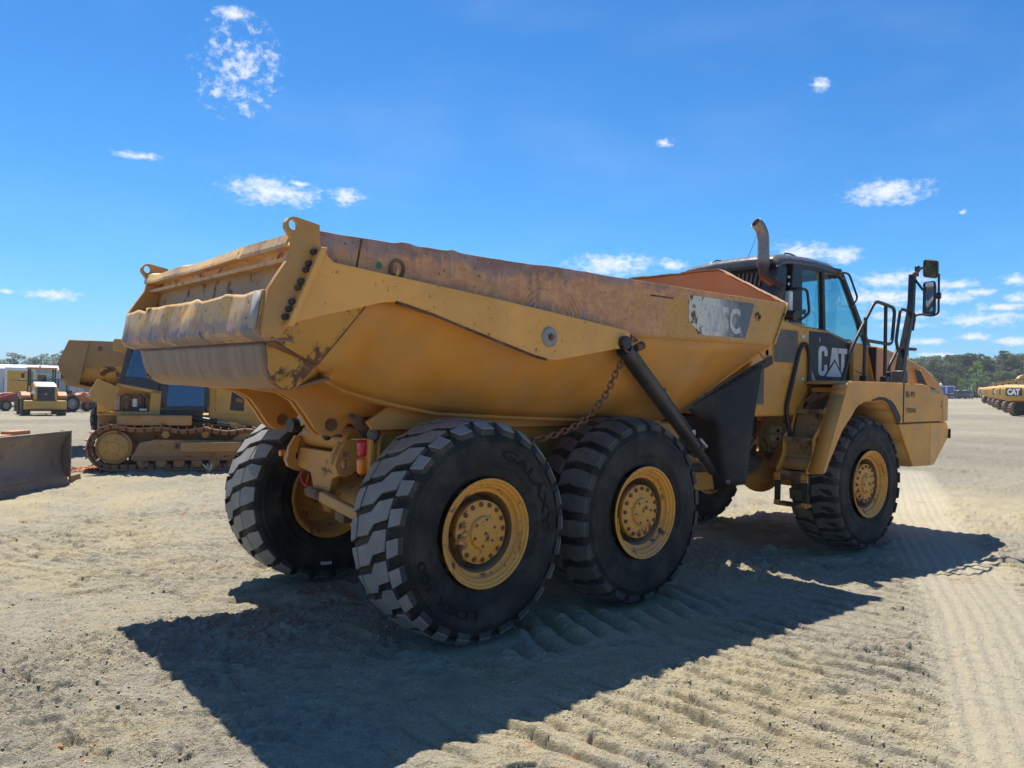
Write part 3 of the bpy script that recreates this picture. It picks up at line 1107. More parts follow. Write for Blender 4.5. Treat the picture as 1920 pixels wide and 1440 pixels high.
def rim_mb():
    """rim about the origin, outer face towards -Y"""
    b = MB()
    prof = [(0.372, 0.285), (0.387, 0.297), (0.390, 0.306), (0.384, 0.311), (0.372, 0.306), (0.366, 0.292), (0.352, 0.288), (0.349, 0.276), (0.338, 0.268),
            (0.331, 0.272), (0.324, 0.268), (0.320, 0.246), (0.308, 0.236), (0.298, 0.238), (0.288, 0.232)]
    b.lathe(prof, (0, 0, 0), (0, -1, 0), 72, 0)
    b.lathe([(0.288, 0.232), (0.272, 0.20), (0.266, 0.06), (0.255, 0.045), (0.10, 0.045)], (0, 0, 0), (0, -1, 0), 72, 1)
    prof = [(0.10, 0.04), (0.10, -0.02), (0.27, -0.03), (0.285, -0.05), (0.30, -0.16), (0.335, -0.25), (0.345, -0.275), (0.372, -0.288), (0.388, -0.30), (0.386, -0.306), (0.365, -0.298)]
    b.lathe(prof, (0, 0, 0), (0, -1, 0), 72)
    return b


RIM = rim_mb().mesh('rim', [M['rim'], M['barrel']], smooth=40)
hb = MB()
hb.lathe([(0.001, 0.275), (0.098, 0.275), (0.112, 0.269), (0.116, 0.256), (0.122, 0.248), (0.150, 0.244), (0.216, 0.238), (0.226, 0.230), (0.227, 0.200), (0.205, 0.19), (0.2, 0.05), (0.001, 0.05)], (0, 0, 0), (0, -1, 0), 64)
HUB = hb.mesh('hub', M['rim'], smooth=40)
bb = MB()
bb.cyl((0, 0, 0), (0, -0.017, 0), 0.0135, 0.0135, 6)
bb.cyl((0, 0, 0), (0, -0.006, 0), 0.019, 0.018, 12)
BOLT = bb.mesh('bolt', M['rust'], smooth=0)
lk = MB()
lk.tube(fillet([(0.0, 0, -0.055), (0.0, -0.012, -0.06), (0.0, -0.012, 0.06), (0.0, 0, 0.055)], 0.01), 0.008, 6)
LOCK = lk.mesh('lock_ring_key', M['rim'])


def ring_text(body, R, size, a0, spread, bold=0.02, cond=1.0, h=0.0):
    """letters bent round a circle in XZ, reading from -Y; a0 = angle of the middle of the word"""
    v, f = text_polys(body, 1.0, bold)
    xs = [p[0] for p in v]
    x0, x1 = min(xs), max(xs)
    b = MB()
    out = []
    for (x, y) in v:
        t = (x - (x0 + x1) / 2) / (x1 - x0)
        a = a0 - t * spread
        r = R + (y - 0.35) * size * cond
        out.append((r * math.cos(a), -h, r * math.sin(a)))
    b.add(out, f)
    return b


def letters_bottom(body, R, size, a0, spread, bold=0.02, h=0.0):
    return ring_text(body, R, size, a0, spread, bold, 1.0, h)


WHEELS = [('rear', 0.0, -1, 'block'), ('mid', 1.722, -1, 'bar'), ('front', 5.70, -1, 'worn'),
          ('rear', 0.0, 1, 'block'), ('mid', 1.722, 1, 'bar'), ('front', 5.70, 1, 'worn')]
FH, FA = 3.75, rad(-2.0)
fc, fs_ = math.cos(FA), math.sin(FA)


def fr(p):
    """front unit: turned two degrees about the hitch"""
    dx, dy = p[0] - FH, p[1]
    return (FH + fc * dx - fs_ * dy, fs_ * dx + fc * dy, p[2])


for nm, wx, s, pat in WHEELS:
    c = (wx, s * 1.1375, 0.803)
    rz = 0.0
    if nm == 'front':
        c = fr((wx, s * 1.1325, 0.803))
        rz = FA
    if s > 0:
        rz += math.pi
    spin = {'rear': 0.35, 'mid': 2.2, 'front': 1.1}[nm] * s
    E_ = Matrix.Rotation(rz, 3, 'Z') @ Matrix.Rotation(spin, 3, 'Y')
    wl_ = place('wheel', RIM, TR, c, E_)
    ty = place('tyre', TM[pat, -1], wl_, (0, 0, 0))
    if nm == 'rear':
        ty['label'] = 'tyre with deep block tread'
    hbo = place('hub', HUB, wl_, (0, 0, 0))
    if s < 0:
        for k in range(16):
            a = 2 * math.pi * k / 16 + 0.1
            place('bolt', BOLT, wl_, (0.196 * math.cos(a), -0.239, 0.198 * math.sin(a)))
        for k in range(6):
            a = 2 * math.pi * k / 6
            place('bolt', BOLT, wl_, (0.094 * math.cos(a), -0.274, 0.094 * math.sin(a)), scale=(0.55, 0.7, 0.55))
        a = 1.15 if nm == 'mid' else -0.6
        place('lock_ring_key', LOCK, wl_, (0.345 * math.cos(a), -0.283, 0.345 * math.sin(a)), Matrix.Rotation(-a, 3, 'Y'))
    if nm == 'rear' and s < 0:
        q = ring_text('GALAXY', 0.575, 0.085, 0, 1.55, 0.03)
        def unspin(p, sp=spin):
            return Matrix.Rotation(-sp, 3, 'Y') @ Vector(p)
        q = ring_text('GALAXY', 0.575, 0.10, rad(37), rad(80), 0.022, 1.0, 0.3012)
        q.xf(unspin).build('lettering', M['letter_rubber'], wl_, smooth=0, solid=0.004)
        q = ring_text('LDSR 300', 0.575, 0.09, rad(228), rad(70), 0.018, 1.0, 0.3012)
        q.xf(unspin).build('lettering', M['letter_rubber'], wl_, smooth=0, solid=0.004)
    if nm == 'rear' and s > 0:
        # paint-stick mark on the inner side wall
        q = MB()
        for i in range(5):
            a0 = rad(262 + i * 2.1)
            q.box(0.62 * math.cos(a0) - 0.009, 0.62 * math.cos(a0) + 0.009, 0.3005, 0.303, 0.62 * math.sin(a0) - 0.014, 0.62 * math.sin(a0) + 0.014)
        q.xf(lambda p, sp=spin: Matrix.Rotation(-sp, 3, 'Y') @ Vector((-p[0], p[1], p[2]))).build('paint_mark', M['white'], wl_, smooth=0)

# ---- dump bed
rj = random.Random(11)
topx = np.linspace(-1.31, 3.98, 90)


def top_edge(x):
    j = 0.0
    if -1.2 < x < 3.0:
        j = float(0.018 * fbm(np.array([x * 3.1]), np.array([0.3]), 4, 70)[0]) * 1.4
    if -0.75 < x < -0.62 or -0.35 < x < -0.28:
        j += 0.012
    if -0.34 < x < -0.30:
        j -= 0.02
    return 2.762 + j


for s in (-1, 1):
    poly = [(x, top_edge(x)) for x in topx] + [(3.735, 2.336), (1.62, 2.305), (0.756, 2.33), (-0.03, 2.38), (-0.5, 2.40), (-1.0, 2.40), (-1.31, 2.36)]
    MB().prism(poly, 'y', s * 1.365, s * 1.315).build('upper_side_plate', M['rail'], TR, bevel=0.004)
    # folded top edge strip
    b = MB()
    for k in range(len(topx) - 1):
        pass
    # front flange and corner gusset
    b.prism([(3.98, 2.765), (4.005, 2.765), (3.765, 2.325), (3.735, 2.336)], 'y', s * 1.385, s * 1.22)
    b.build('corner_flange', M['wear'], TR, bevel=0.004)
    # crease bead under the plate
    MB().tube([(-0.9, s * 1.352, 2.398), (-0.03, s * 1.352, 2.375), (0.756, s * 1.352, 2.325), (1.62, s * 1.352, 2.298), (3.74, s * 1.352, 2.329)], 0.014, 8).build('edge_bead', M['side'], TR)

    # sloped lower wall: loft from the plate to the chine
    st = [(-1.0, 2.40, 0.93, 1.868), (-0.82, 2.40, 0.82, 1.787), (-0.415, 2.40, 0.80, 1.697), (-0.03, 2.38, 0.80, 1.626),
          (0.756, 2.33, 0.80, 1.589), (1.62, 2.305, 0.80, 1.56), (2.637, 2.32, 0.80, 1.531), (3.05, 2.328, 0.80, 1.683)]
    b = MB()
    rings = []
    for (x, zt, yc, zc) in st:
        ring = []
        for k in range(9):
            t = k / 8
            bulge = 0.05 * math.sin(t * math.pi)
            ring.append((x, s * (1.345 + (yc - 1.345) * t + bulge * 0.8), zt + (zc - zt) * t - bulge * 0.6))
        rings.append(ring)
    # front closing edge leans forward towards the top
    ring = []
    for k in range(9):
        t = k / 8
        ring.append((3.735 + (3.075 - 3.735) * t, s * (1.345 + (0.80 - 1.345) * t), 2.336 + (1.683 - 2.336) * t))
    rings[-1] = ring
    ring = []
    for k in range(9):
        q_ = k / 8
        if q_ <= 0.75:
            w_ = q_ / 0.75
            ring.append((-0.93 - 0.305 * w_, s * (1.352 - 0.142 * w_ ** 1.2), 2.40 - 0.445 * w_))
        else:
            w_ = (q_ - 0.75) / 0.25
            ring.append((-1.235 + 0.19 * w_, s * (1.21 - 0.30 * w_), 1.955 - 0.087 * w_))
    rings[0] = ring
    b.loft(rings, False, False)
    b.build('sloped_side_wall', M['side'], TR, smooth=45, solid=0.03)
    # chine flange
    MB().tube([(x, s * (yc + 0.01), zc) for (x, zt, yc, zc) in st[:-1]] , 0.022, 8).build('chine_flange', M['side'], TR)
    MB().tube([(3.06, s * 0.80, 1.69), (3.735, s * 1.345, 2.33)], 0.022, 8).build('corner_bead', M['side'], TR)
    # rear wear plate of the side wall
    b = MB()
    seamB = []
    rearA = []
    for k in range(7):
        q_ = k / 6
        seamB.append((-0.93 - 0.305 * q_, s * (1.352 - 0.142 * q_ ** 1.2), 2.40 - 0.445 * q_))
        rearA.append((-1.56 - 0.015 * q_, s * (1.372 - 0.012 * q_), 2.19 - 0.105 * q_))
    b.loft([rearA, seamB], False, False)
    b.build('wear_plate', M['wear'], TR, smooth=0, solid=0.03)
    MB().tube([(p[0] + 0.004, p[1] + s * 0.006, p[2]) for p in seamB], 0.012, 6).build('weld_bead', M['rust'], TR)
    # shelf between wear plate and chute
    b = MB()
    b.add([(-1.578, s * 1.362, 2.085), (-1.238, s * 1.212, 1.955), (-1.565, s * 1.20, 2.066)], [(0, 1, 2)])
    b.build('chute_shelf', M['rust'], TR, smooth=0, solid=0.02)
    # side of the chute
    b = MB()
    b.add([(-1.565, s * 1.225, 2.066), (-1.240, s * 1.215, 1.95), (-1.36, s * 1.17, 1.795), (-1.43, s * 1.185, 1.80), (-1.53, s * 1.21, 1.86)], [(0, 1, 2, 3, 4)])
    b.build('chute_side', M['wear'], TR, smooth=0, solid=0.03)
    b = MB()
    b.add([(-1.24, s * 1.205, 1.955), (-1.04, s * 0.90, 1.868), (-1.36, s * 1.155, 1.80)], [(0, 1, 2)])
    b.build('rear_corner_plate', M['side'], TR, smooth=0, solid=0.025)
    # tailgate arm
    arm = [(-1.326, 2.646), (-1.28, 2.60), (-1.24, 2.572), (-0.223, 2.488), (0.55, 2.415), (1.44, 2.325), (1.472, 2.305), (1.478, 2.2), (1.455, 2.188), (1.287, 2.161), (0.66, 2.052), (0.60, 2.048), (0.53, 2.053),
           (0.399, 2.076), (-0.14, 2.214), (-0.502, 2.309), (-0.697, 2.358), (-0.77, 2.368), (-0.835, 2.367), (-0.913, 2.352), (-1.102, 2.297), (-1.326, 2.239), (-1.528, 2.174)]
    MB().prism(arm, 'y', s * 1.44, s * 1.372).build('tailgate_arm', M['arm'], TR, bevel=0.006)
    b = MB()
    b.tube([(-0.80, s * 1.44, 2.366), (-0.5, s * 1.44, 2.306), (-0.14, s * 1.44, 2.211), (0.40, s * 1.44, 2.073), (0.53, s * 1.44, 2.050)], 0.010, 6)
    b.build('arm_weld', M['rust'], TR)
    # pivot washer
    b = MB()
    b.lathe([(0.001, 0.016), (0.068, 0.016), (0.076, 0.008), (0.077, 0.0)], (0.556, s * 1.44, 2.22), (0, s, 0), 40)
    d = b.build('pivot_washer', M['greysteel'], TR)
    place('bolt', BOLT, TR, (0.556, s * 1.456, 2.22), None if s < 0 else Matrix.Rotation(math.pi, 3, 'Z'), (1.4, 1.4, 1.4))
    # tailgate ear plate with eye
    ear = [(-1.472, 2.812), (-1.50, 2.812), (-1.525, 2.800), (-1.543, 2.775), (-1.545, 2.745), (-1.525, 2.715), (-1.505, 2.69), (-1.497, 2.655), (-1.499, 2.615), (-1.515, 2.575), (-1.543, 2.532),
           (-1.59, 2.46), (-1.642, 2.373), (-1.66, 2.25), (-1.668, 2.143), (-1.655, 2.10), (-1.619, 2.089), (-1.567, 2.100), (-1.517, 2.16), (-1.32, 2.656), (-1.328, 2.787)]
    hole = [(-1.495 + 0.030 * math.cos(t), 2.766 + 0.032 * math.sin(t)) for t in [math.pi - 2 * math.pi * i / 14 for i in range(15)]]
    keyed = ear[:3] + [ear[3]] + hole + [ear[3]] + ear[4:]
    MB().prism(keyed, 'y', s * 1.412, s * 1.372).build('tailgate_ear', M['ear'], TR, bevel=0)
    # hinge flange with bolts
    b = MB()
    b.hexa([(-1.545, s * 1.372, 2.165), (-1.505, s * 1.372, 2.165), (-1.505, s * 1.475, 2.165), (-1.545, s * 1.475, 2.165),
            (-1.342, s * 1.372, 2.648), (-1.302, s * 1.372, 2.648), (-1.302, s * 1.475, 2.648), (-1.342, s * 1.475, 2.648)])
    b.build('hinge_flange', M['arm'], TR, bevel=0.005)
    for k, t in enumerate((0.10, 0.20, 0.29, 0.47, 0.55, 0.70, 0.78, 0.93)):
        px = -1.565 + 0.205 * t
        pz = 2.17 + 0.48 * t
        b = MB()
        b.cyl((px, s * 1.412, pz), (px + 0.012, s * 1.44, pz + 0.006), 0.019, 0.016, 6)
        b.cyl((px, s * 1.43, pz), (px + 0.035, s * 1.436, pz - 0.008), 0.010, 0.010, 8)
        b.build('flange_bolt', M['dark'], TR)
    # boss low on the front corner
    b = MB()
    b.lathe([(0.024, 0.002), (0.026, 0.018), (0.040, 0.020), (0.044, 0.012), (0.045, 0.0)], (3.451, s * 1.365, 2.585), (0, s, 0), 28)
    b.build('boss_ring', M['wear'], TR)
    MB().lathe([(0.001, 0.004), (0.028, 0.004)], (3.451, s * 1.365, 2.585), (0, s, 0), 20).build('boss_plug', M['rust'], TR)
    # bracket with hole under the corner
    lug = [(3.55, 2.30), (3.80, 2.345), (3.83, 2.29), (3.80, 2.215), (3.745, 2.18), (3.70, 2.185), (3.62, 2.24)]
    hole = [(3.745 + 0.028 * math.cos(t), 2.245 + 0.030 * math.sin(t)) for t in [2.3 - 2 * math.pi * i / 12 for i in range(13)]]
    MB().prism(lug[:1] + hole + lug[:1] + lug[1:], 'y', s * 1.30, s * 1.275).build('lock_bracket', M['side'], TR)

# ring hook and paint dots on the near plate
b = MB()
b.tube([(-0.75 + 0.05 * math.cos(t), -1.372, 2.592 + 0.055 * math.sin(t)) for t in np.linspace(0, 2 * math.pi, 20, endpoint=False)], 0.012, 8, closed=True)
b.build('ring_lug', M['rust'], TR)
MB().tube(smooth_path([(-0.765, -1.38, 2.60), (-0.77, -1.41, 2.575), (-0.775, -1.405, 2.53)]), 0.009, 6).build('hook', M['arm'], TR)
MB().cyl((-0.885, -1.366, 2.600), (-0.885, -1.3665, 2.600), 0.024, 0.024, 16).build('paint_mark', M['green'], TR)
# plate joint on the rail
MB().prism([(-1.02, 2.752), (-1.008, 2.752), (-1.042, 2.56), (-1.054, 2.56)], 'y', -1.3655, -1.369).build('plate_joint', M['rust'], TR)
MB().prism([(1.80, 2.66), (2.12, 2.66), (2.12, 2.645), (1.80, 2.645)], 'y', -1.3655, -1.3675).build('decal_remains', M['rust'], TR)

# floor, underside and headboard
b = MB()
rings = []
for (x, zt, yc, zc) in [(-1.36, 0, 1.10, 1.80), (-1.0, 0, 0.92, 1.87), (-0.82, 0, 0.82, 1.787), (-0.415, 0, 0.80, 1.697), (-0.03, 0, 0.80, 1.626), (0.756, 0, 0.80, 1.589), (2.637, 0, 0.80, 1.531), (3.06, 0, 0.80, 1.69)]:
    rings.append([(x, -yc, zc + 0.01), (x, 0, zc - 0.005), (x, yc, zc + 0.01)])
b.loft(rings, False, False)
b.build('bed_floor', M['side'], TR, solid=0.03)
b = MB()
prof = [(-1.568, 2.078), (-1.548, 1.96), (-1.522, 1.885), (-1.475, 1.835), (-1.41, 1.805), (-1.345, 1.80), (-1.1, 1.87)]


def chute(u, v):
    i = min(int(u * 6), 5)
    t = u * 6 - i
    x = prof[i][0] + (prof[i + 1][0] - prof[i][0]) * t
    z = prof[i][1] + (prof[i + 1][1] - prof[i][1]) * t
    hw = 1.222 - 0.06 * max(0, (2.0 - z) / 0.2) if u < 0.8 else 1.15
    return (x, (v * 2 - 1) * hw, z)


b.grid(chute, 24, 30)
b.build('tail_chute', M['chute'], TR, smooth=50, solid=0.02)
MB().box(-1.585, -1.50, -1.30, 1.30, 2.074, 2.104).build('tail_lip', M['rust'], TR, bevel=0.006)

# inner faces of the bed
b = MB()
b.add([(-1.25, -1.30, 2.70), (3.90, -1.30, 2.70), (3.05, -0.78, 1.72), (-1.25, -0.85, 1.95)], [(0, 1, 2, 3)])
b.add([(-1.25, 1.30, 2.70), (3.90, 1.30, 2.70), (3.05, 0.78, 1.72), (-1.25, 0.85, 1.95)], [(0, 1, 2, 3)])
b.add([(-1.25, -0.85, 1.95), (3.05, -0.78, 1.72), (3.05, 0.78, 1.72), (-1.25, 0.85, 1.95)], [(0, 1, 2, 3)])
b.build('bed_lining', M['inner'], TR, smooth=0)
b = MB()
b.prism([(-0.80, 1.66), (0.80, 1.66), (1.345, 2.33), (1.345, 2.34), (-1.345, 2.34), (-1.345, 2.33)], 'x', 0, 0.0001)
HB = [(3.06, -0.79, 1.69), (3.06, 0.79, 1.69), (3.735, 1.34, 2.336), (3.965, 1.34, 2.76), (3.80, 0.60, 3.155), (3.80, -0.66, 3.15), (3.965, -1.34, 2.76), (3.735, -1.34, 2.336)]
b = MB()
b.add(HB, [(0, 1, 2, 7), (7, 2, 3, 6)])
# raised spill guard: jagged upper part
gp = []
edge = [(3.965, -1.34, 2.76), (3.80, -0.66, 3.15), (3.80, 0.60, 3.155), (3.965, 1.34, 2.76)]
for a_, b_ in zip(edge[:-1], edge[1:]):
    for k in range(16):
        t = k / 16
        gp.append(tuple(a_[i] + (b_[i] - a_[i]) * t + (rj.uniform(-0.005, 0.005) if i == 2 and k else 0) for i in range(3)))
gp.append(edge[-1])
b.add(gp, [tuple(range(len(gp)))])
b.build('headboard', M['inner'], TR, smooth=0, solid=0.022)
# lip strip folded forward along the guard
b = MB()
for k in range(len(gp) - 1):
    p, q = Vector(gp[k]), Vector(gp[k + 1])
    o1 = Vector((0.10 + rj.uniform(-.006, .006), 0, 0.005))
    o2 = Vector((0.10 + rj.uniform(-.006, .006), 0, 0.005))
    o0 = Vector((-0.035 + rj.uniform(-.012, .012), 0, 0.012))
    if k % 4 == 1:
        o0 = Vector((-0.06, 0, 0.012))
    b.add([p + o0, q + o0, q + o2, p + o1], [(0, 1, 2, 3)])
bm_ = b
bm_.build('spill_guard_lip', M['inner'], TR, smooth=0, solid=0.012)

# tailgate: bent top rail, recessed panel, dented lip
def tail_wave(y, z, amp):
    c = float(fbm(np.array([y * 5.5]), np.array([z * 1.3]), 2, 33)[0])
    return float(amp * (1.4 * fbm(np.array([y * 2.3]), np.array([z * 1.1]), 3, 31)[0] + 0.9 * (0.16 - abs(c) * 1.6)))


def bends(seed, n, amp):
    """bent plate: straight runs between a few random kinks"""
    rb = random.Random(seed)
    ys = [-1.372] + sorted(rb.uniform(-1.25, 1.25) for _ in range(n)) + [1.372]
    vals = [0.0] + [rb.uniform(-amp, amp) for _ in range(n)] + [0.0]
    return lambda y: float(np.interp(y, ys, vals))


kx1, kz1, kx2, kx3, kz3, kx4 = bends(4, 11, 0.022), bends(8, 9, 0.020), bends(15, 16, 0.012), bends(21, 13, 0.024), bends(27, 12, 0.016), bends(33, 22, 0.013)
b = MB()


def toprail(u, v):
    y = (v * 2 - 1) * 1.372
    pts = [(-1.405, 2.735), (-1.452, 2.732), (-1.488, 2.718), (-1.500, 2.690), (-1.514, 2.660), (-1.518, 2.645), (-1.47, 2.636)]
    i = min(int(u * 6), 5)
    t = u * 6 - i
    x = pts[i][0] + (pts[i + 1][0] - pts[i][0]) * t
    z = pts[i][1] + (pts[i + 1][1] - pts[i][1]) * t
    w = min(1, (z - 2.63) / 0.09)
    return (x + kx1(y + (z - 2.7) * 0.4) * w + kx2(y - (z - 2.7) * 0.8) * 0.6, y, z + (kz1(y) - 0.012 * (1 - abs(y) / 1.4)) * (0.35 + 0.65 * w))


b.grid(toprail, 6, 110)
b.build('tailgate_top_rail', M['lip'], TR, smooth=9, solid=0.012)
b = MB()
b.grid(lambda u, v: (-1.352 - 0.11 * u + tail_wave(v * 3, u, 0.012), (v * 2 - 1) * 1.372, 2.715 - 0.575 * u), 10, 40)
b.build('tailgate_panel', M['tail'], TR, smooth=50, solid=0.02)
b = MB()
b.box(-1.47, -1.36, -1.372, 1.372, 2.572, 2.588)
b.build('tailgate_ledge', M['tail'], TR, bevel=0.004)


def lipf(u, v):
    y = (v * 2 - 1) * 1.372
    pts = [(-1.640, 2.374), (-1.648, 2.33), (-1.656, 2.29), (-1.664, 2.25), (-1.671, 2.205), (-1.678, 2.165), (-1.682, 2.140), (-1.668, 2.118), (-1.60, 2.088), (-1.46, 2.086)]
    q = u * 9
    i = min(int(q), 8)
    t = q - i
    x = pts[i][0] + (pts[i + 1][0] - pts[i][0]) * t
    z = pts[i][1] + (pts[i + 1][1] - pts[i][1]) * t
    w = min(max((z - 2.12) / 0.25, 0), 1)
    sh = (z - 2.25) * 0.35
    dx = kx3(y + sh) * w + kx4(y - sh * 1.4) * (0.35 + 0.65 * math.sin(w * math.pi)) + kx2(y + sh * 3) * 0.5 * (1 - w)
    dz = kz3(y) * w ** 2
    if abs(y + 0.46) < 0.014 and z < 2.16:
        dx += 0.03
    return (x + dx, y, z + dz)


b.grid(lipf, 18, 160)
b.build('tailgate_lip', M['lip'], TR, smooth=9, solid=0.014)
# bare strap at the right end of the lip
b = MB()
b.add([(-1.668, -1.375, 2.36), (-1.672, -1.285, 2.362), (-1.705, -1.30, 2.15), (-1.70, -1.378, 2.14)], [(0, 1, 2, 3)])
b.build('lip_strap', M['greysteel'], TR, solid=0.01)

# longerons and hinge lugs under the bed
for y in (-0.46, -0.36, 0.36, 0.46):
    poly = [(-1.40, 1.80), (-1.25, 1.775), (-1.10, 1.755), (-1.0, 1.70), (-0.92, 1.60), (-0.85, 1.50), (-0.79, 1.455), (-0.72, 1.445), (-0.65, 1.465), (-0.61, 1.51), (-0.57, 1.56), (-0.45, 1.585), (-0.2, 1.59), (2.7, 1.50), (2.7, 1.56), (0.2, 1.63), (-0.4, 1.72), (-0.9, 1.86), (-1.3, 1.86)]
    MB().prism(poly, 'y', y - 0.02, y + 0.02).build('bed_longeron', M['side'], TR, bevel=0.005)
for s in (-1, 1):
    MB().cyl((-0.73, s * 0.33, 1.53), (-0.73, s * 0.50, 1.53), 0.047, 0.047, 20).build('hinge_pin', M['rust'], TR)

# ---- rear frame and running gear
for s in (-1, 1):
    MB().box(-0.42, 3.3, s * 0.56, s * 0.34, 1.18, 1.50).build('frame_rail', M['chassis'], TR, bevel=0.02)
    # pocket stiffener on the rail
    b = MB()
    b.tube([(p[0], s * 0.565, p[1]) for p in [(v.x, v.z) for v in fillet([(-0.36, 0, 1.22), (-0.36, 0, 1.47), (0.5, 0, 1.47), (0.5, 0, 1.22)], 0.09, 5, True)]], 0.016, 8, closed=True)
    b.build('rail_stiffener', M['chassis'], TR)
lugR = [(-0.40, 1.36), (-0.50, 1.42), (-0.56, 1.415), (-0.60, 1.36), (-0.648, 1.27), (-0.66, 1.22), (-0.64, 1.165), (-0.59, 1.135), (-0.53, 1.145), (-0.47, 1.19), (-0.38, 1.21)]
hole = [(-0.578 + 0.036 * math.cos(t), 1.228 + 0.040 * math.sin(t)) for t in [math.pi - 2 * math.pi * i / 16 for i in range(17)]]
MB().prism(lugR[:5] + [lugR[5]] + hole + [lugR[5]] + lugR[6:], 'y', -0.44, -0.385).build('tow_lug', M['chassis'], TR)
lugL = [(-0.30, 1.36), (-0.45, 1.43), (-0.52, 1.42), (-0.58, 1.35), (-0.645, 1.26), (-0.665, 1.20), (-0.64, 1.14), (-0.56, 1.10), (-0.46, 1.095), (-0.34, 1.10), (-0.30, 1.16)]
hole = [(-0.50 + 0.085 * math.cos(t), 1.225 + 0.055 * math.sin(t)) for t in [math.pi - 2 * math.pi * i / 16 for i in range(17)]]
MB().prism(lugL[:5] + [lugL[5]] + hole + [lugL[5]] + lugL[6:], 'y', 0.385, 0.44).build('tow_lug', M['chassis'], TR)
for y0 in (-0.388, 0.35):
    MB().prism([(-0.60, 1.40), (-0.66, 1.30), (-0.67, 1.22), (-0.60, 1.22), (-0.55, 1.38)], 'y', y0, y0 + 0.04).build('lug_rib', M['chassis'], TR, bevel=0.004)
b = MB()
b.prism([(-0.40, 1.30), (0.40, 1.30), (0.40, 1.14), (0.16, 1.11), (0.10, 0.98), (-0.16, 0.96), (-0.20, 1.09), (-0.40, 1.16)], 'x', -0.56, -0.50)
b.build('rear_cross_plate', M['chassis'], TR, bevel=0.006)
MB().cyl((-0.44, -0.38, 1.40), (-0.44, 0.38, 1.40), 0.10, 0.10, 24).build('cross_tube', M['chassis'], TR)
MB().cyl((-0.60, 0.10, 0.965), (-0.60, -0.24, 0.945), 0.042, 0.042, 16).build('link_pin', M['rust'], TR)
b = MB()
R = Matrix.Rotation(rad(7), 3, 'X')
b.obox((-0.63, -0.56, 0.915), (0.06, 0.76, 0.085), R)
b.build('torque_rod', M['chassis'], TR, bevel=0.012)
MB().obox((-0.56, -0.42, 0.84), (0.10, 0.14, 0.09), R).build('rod_clamp', M['rust'], TR, bevel=0.01)
# rusty hanger plate with pin
b = MB()
b.prism([(v.x, v.z) for v in fillet([(-0.63, 0, 1.60), (-0.60, 0, 1.62), (-0.37, 0, 1.53), (-0.36, 0, 1.43), (-0.43, 0, 1.375), (-0.50, 0, 1.40)], 0.05, 4, True)], 'y', -0.575, -0.545)
b.build('hanger_plate', M['rust'], TR, bevel=0.004)
MB().lathe([(0.001, 0.03), (0.02, 0.03), (0.022, 0.012), (0.045, 0.012), (0.047, 0.0)], (-0.43, -0.575, 1.46), (0, -1, 0), 24).build('hanger_pin', M['greysteel'], TR)
# tail lamps on a bracket
MB().box(-0.60, -0.575, -0.835, -0.70, 1.19, 1.44).build('lamp_bracket', M['chassis'], TR, bevel=0.004)
MB().box(-0.68, -0.575, -0.80, -0.70, 1.438, 1.444).build('lamp_shield', M['chassis'], TR)


def lamp(name, zc, mat, hh):
    b = MB()
    pts = fillet([(-0.036, 0, -hh), (0.036, 0, -hh), (0.036, 0, hh), (-0.036, 0, hh)], 0.03, 4, True)
    rings = [[(-0.60 - d, -0.752 + p.x * k, zc + p.z * k) for p in pts] for d, k in ((0.0, 1.0), (0.028, 1.0), (0.042, 0.86), (0.048, 0.55))]
    b.loft(rings, True, True)
    o = b.build(name, mat, TR, smooth=50)
    o['label'] = ('red' if mat is M['red'] else 'orange') + ' lamp lens'


lamp('tail_lamp', 1.375, M['red'], 0.062)
lamp('turn_lamp', 1.245, M['amber'], 0.062)
b = MB()
b.cyl((-0.62, 0.52, 1.24), (-0.66, 0.52, 1.24), 0.03, 0.025, 14)
b.build('turn_lamp', M['amber'], TR)
# reversing lamp, alarm and reflector discs
MB().lathe([(0.001, 0.012), (0.042, 0.010), (0.046, 0.0)], (-0.72, 0.02, 1.54), (-1, -0.35, 0), 22).build('reflector', M['lens'], TR)
MB().cyl((-0.74, 0.06, 1.50), (-0.80, 0.05, 1.50), 0.055, 0.055, 22).build('reversing_lamp', M['black'], TR)
MB().sphere((-0.62, -0.22, 1.43), 0.038).build('lamp_ball', M['black'], TR)
MB().cyl((-0.62, -0.22, 1.43), (-0.60, -0.40, 1.44), 0.012, 0.012, 8).build('lamp_stalk', M['black'], TR)
MB().lathe([(0.001, 0.008), (0.02, 0.008), (0.022, 0.0)], (-0.585, -0.442, 1.305), (0, -1, 0), 16).build('lug_button', M['steel'], TR)
b = MB()
b.tube(smooth_path([(-0.58, 0.28, 1.12), (-0.60, 0.24, 1.05), (-0.59, 0.18, 1.0), (-0.60, 0.14, 1.04), (-0.59, 0.12, 1.10)]), 0.007, 6)
b.build('tie_wire', M['red'], TR)
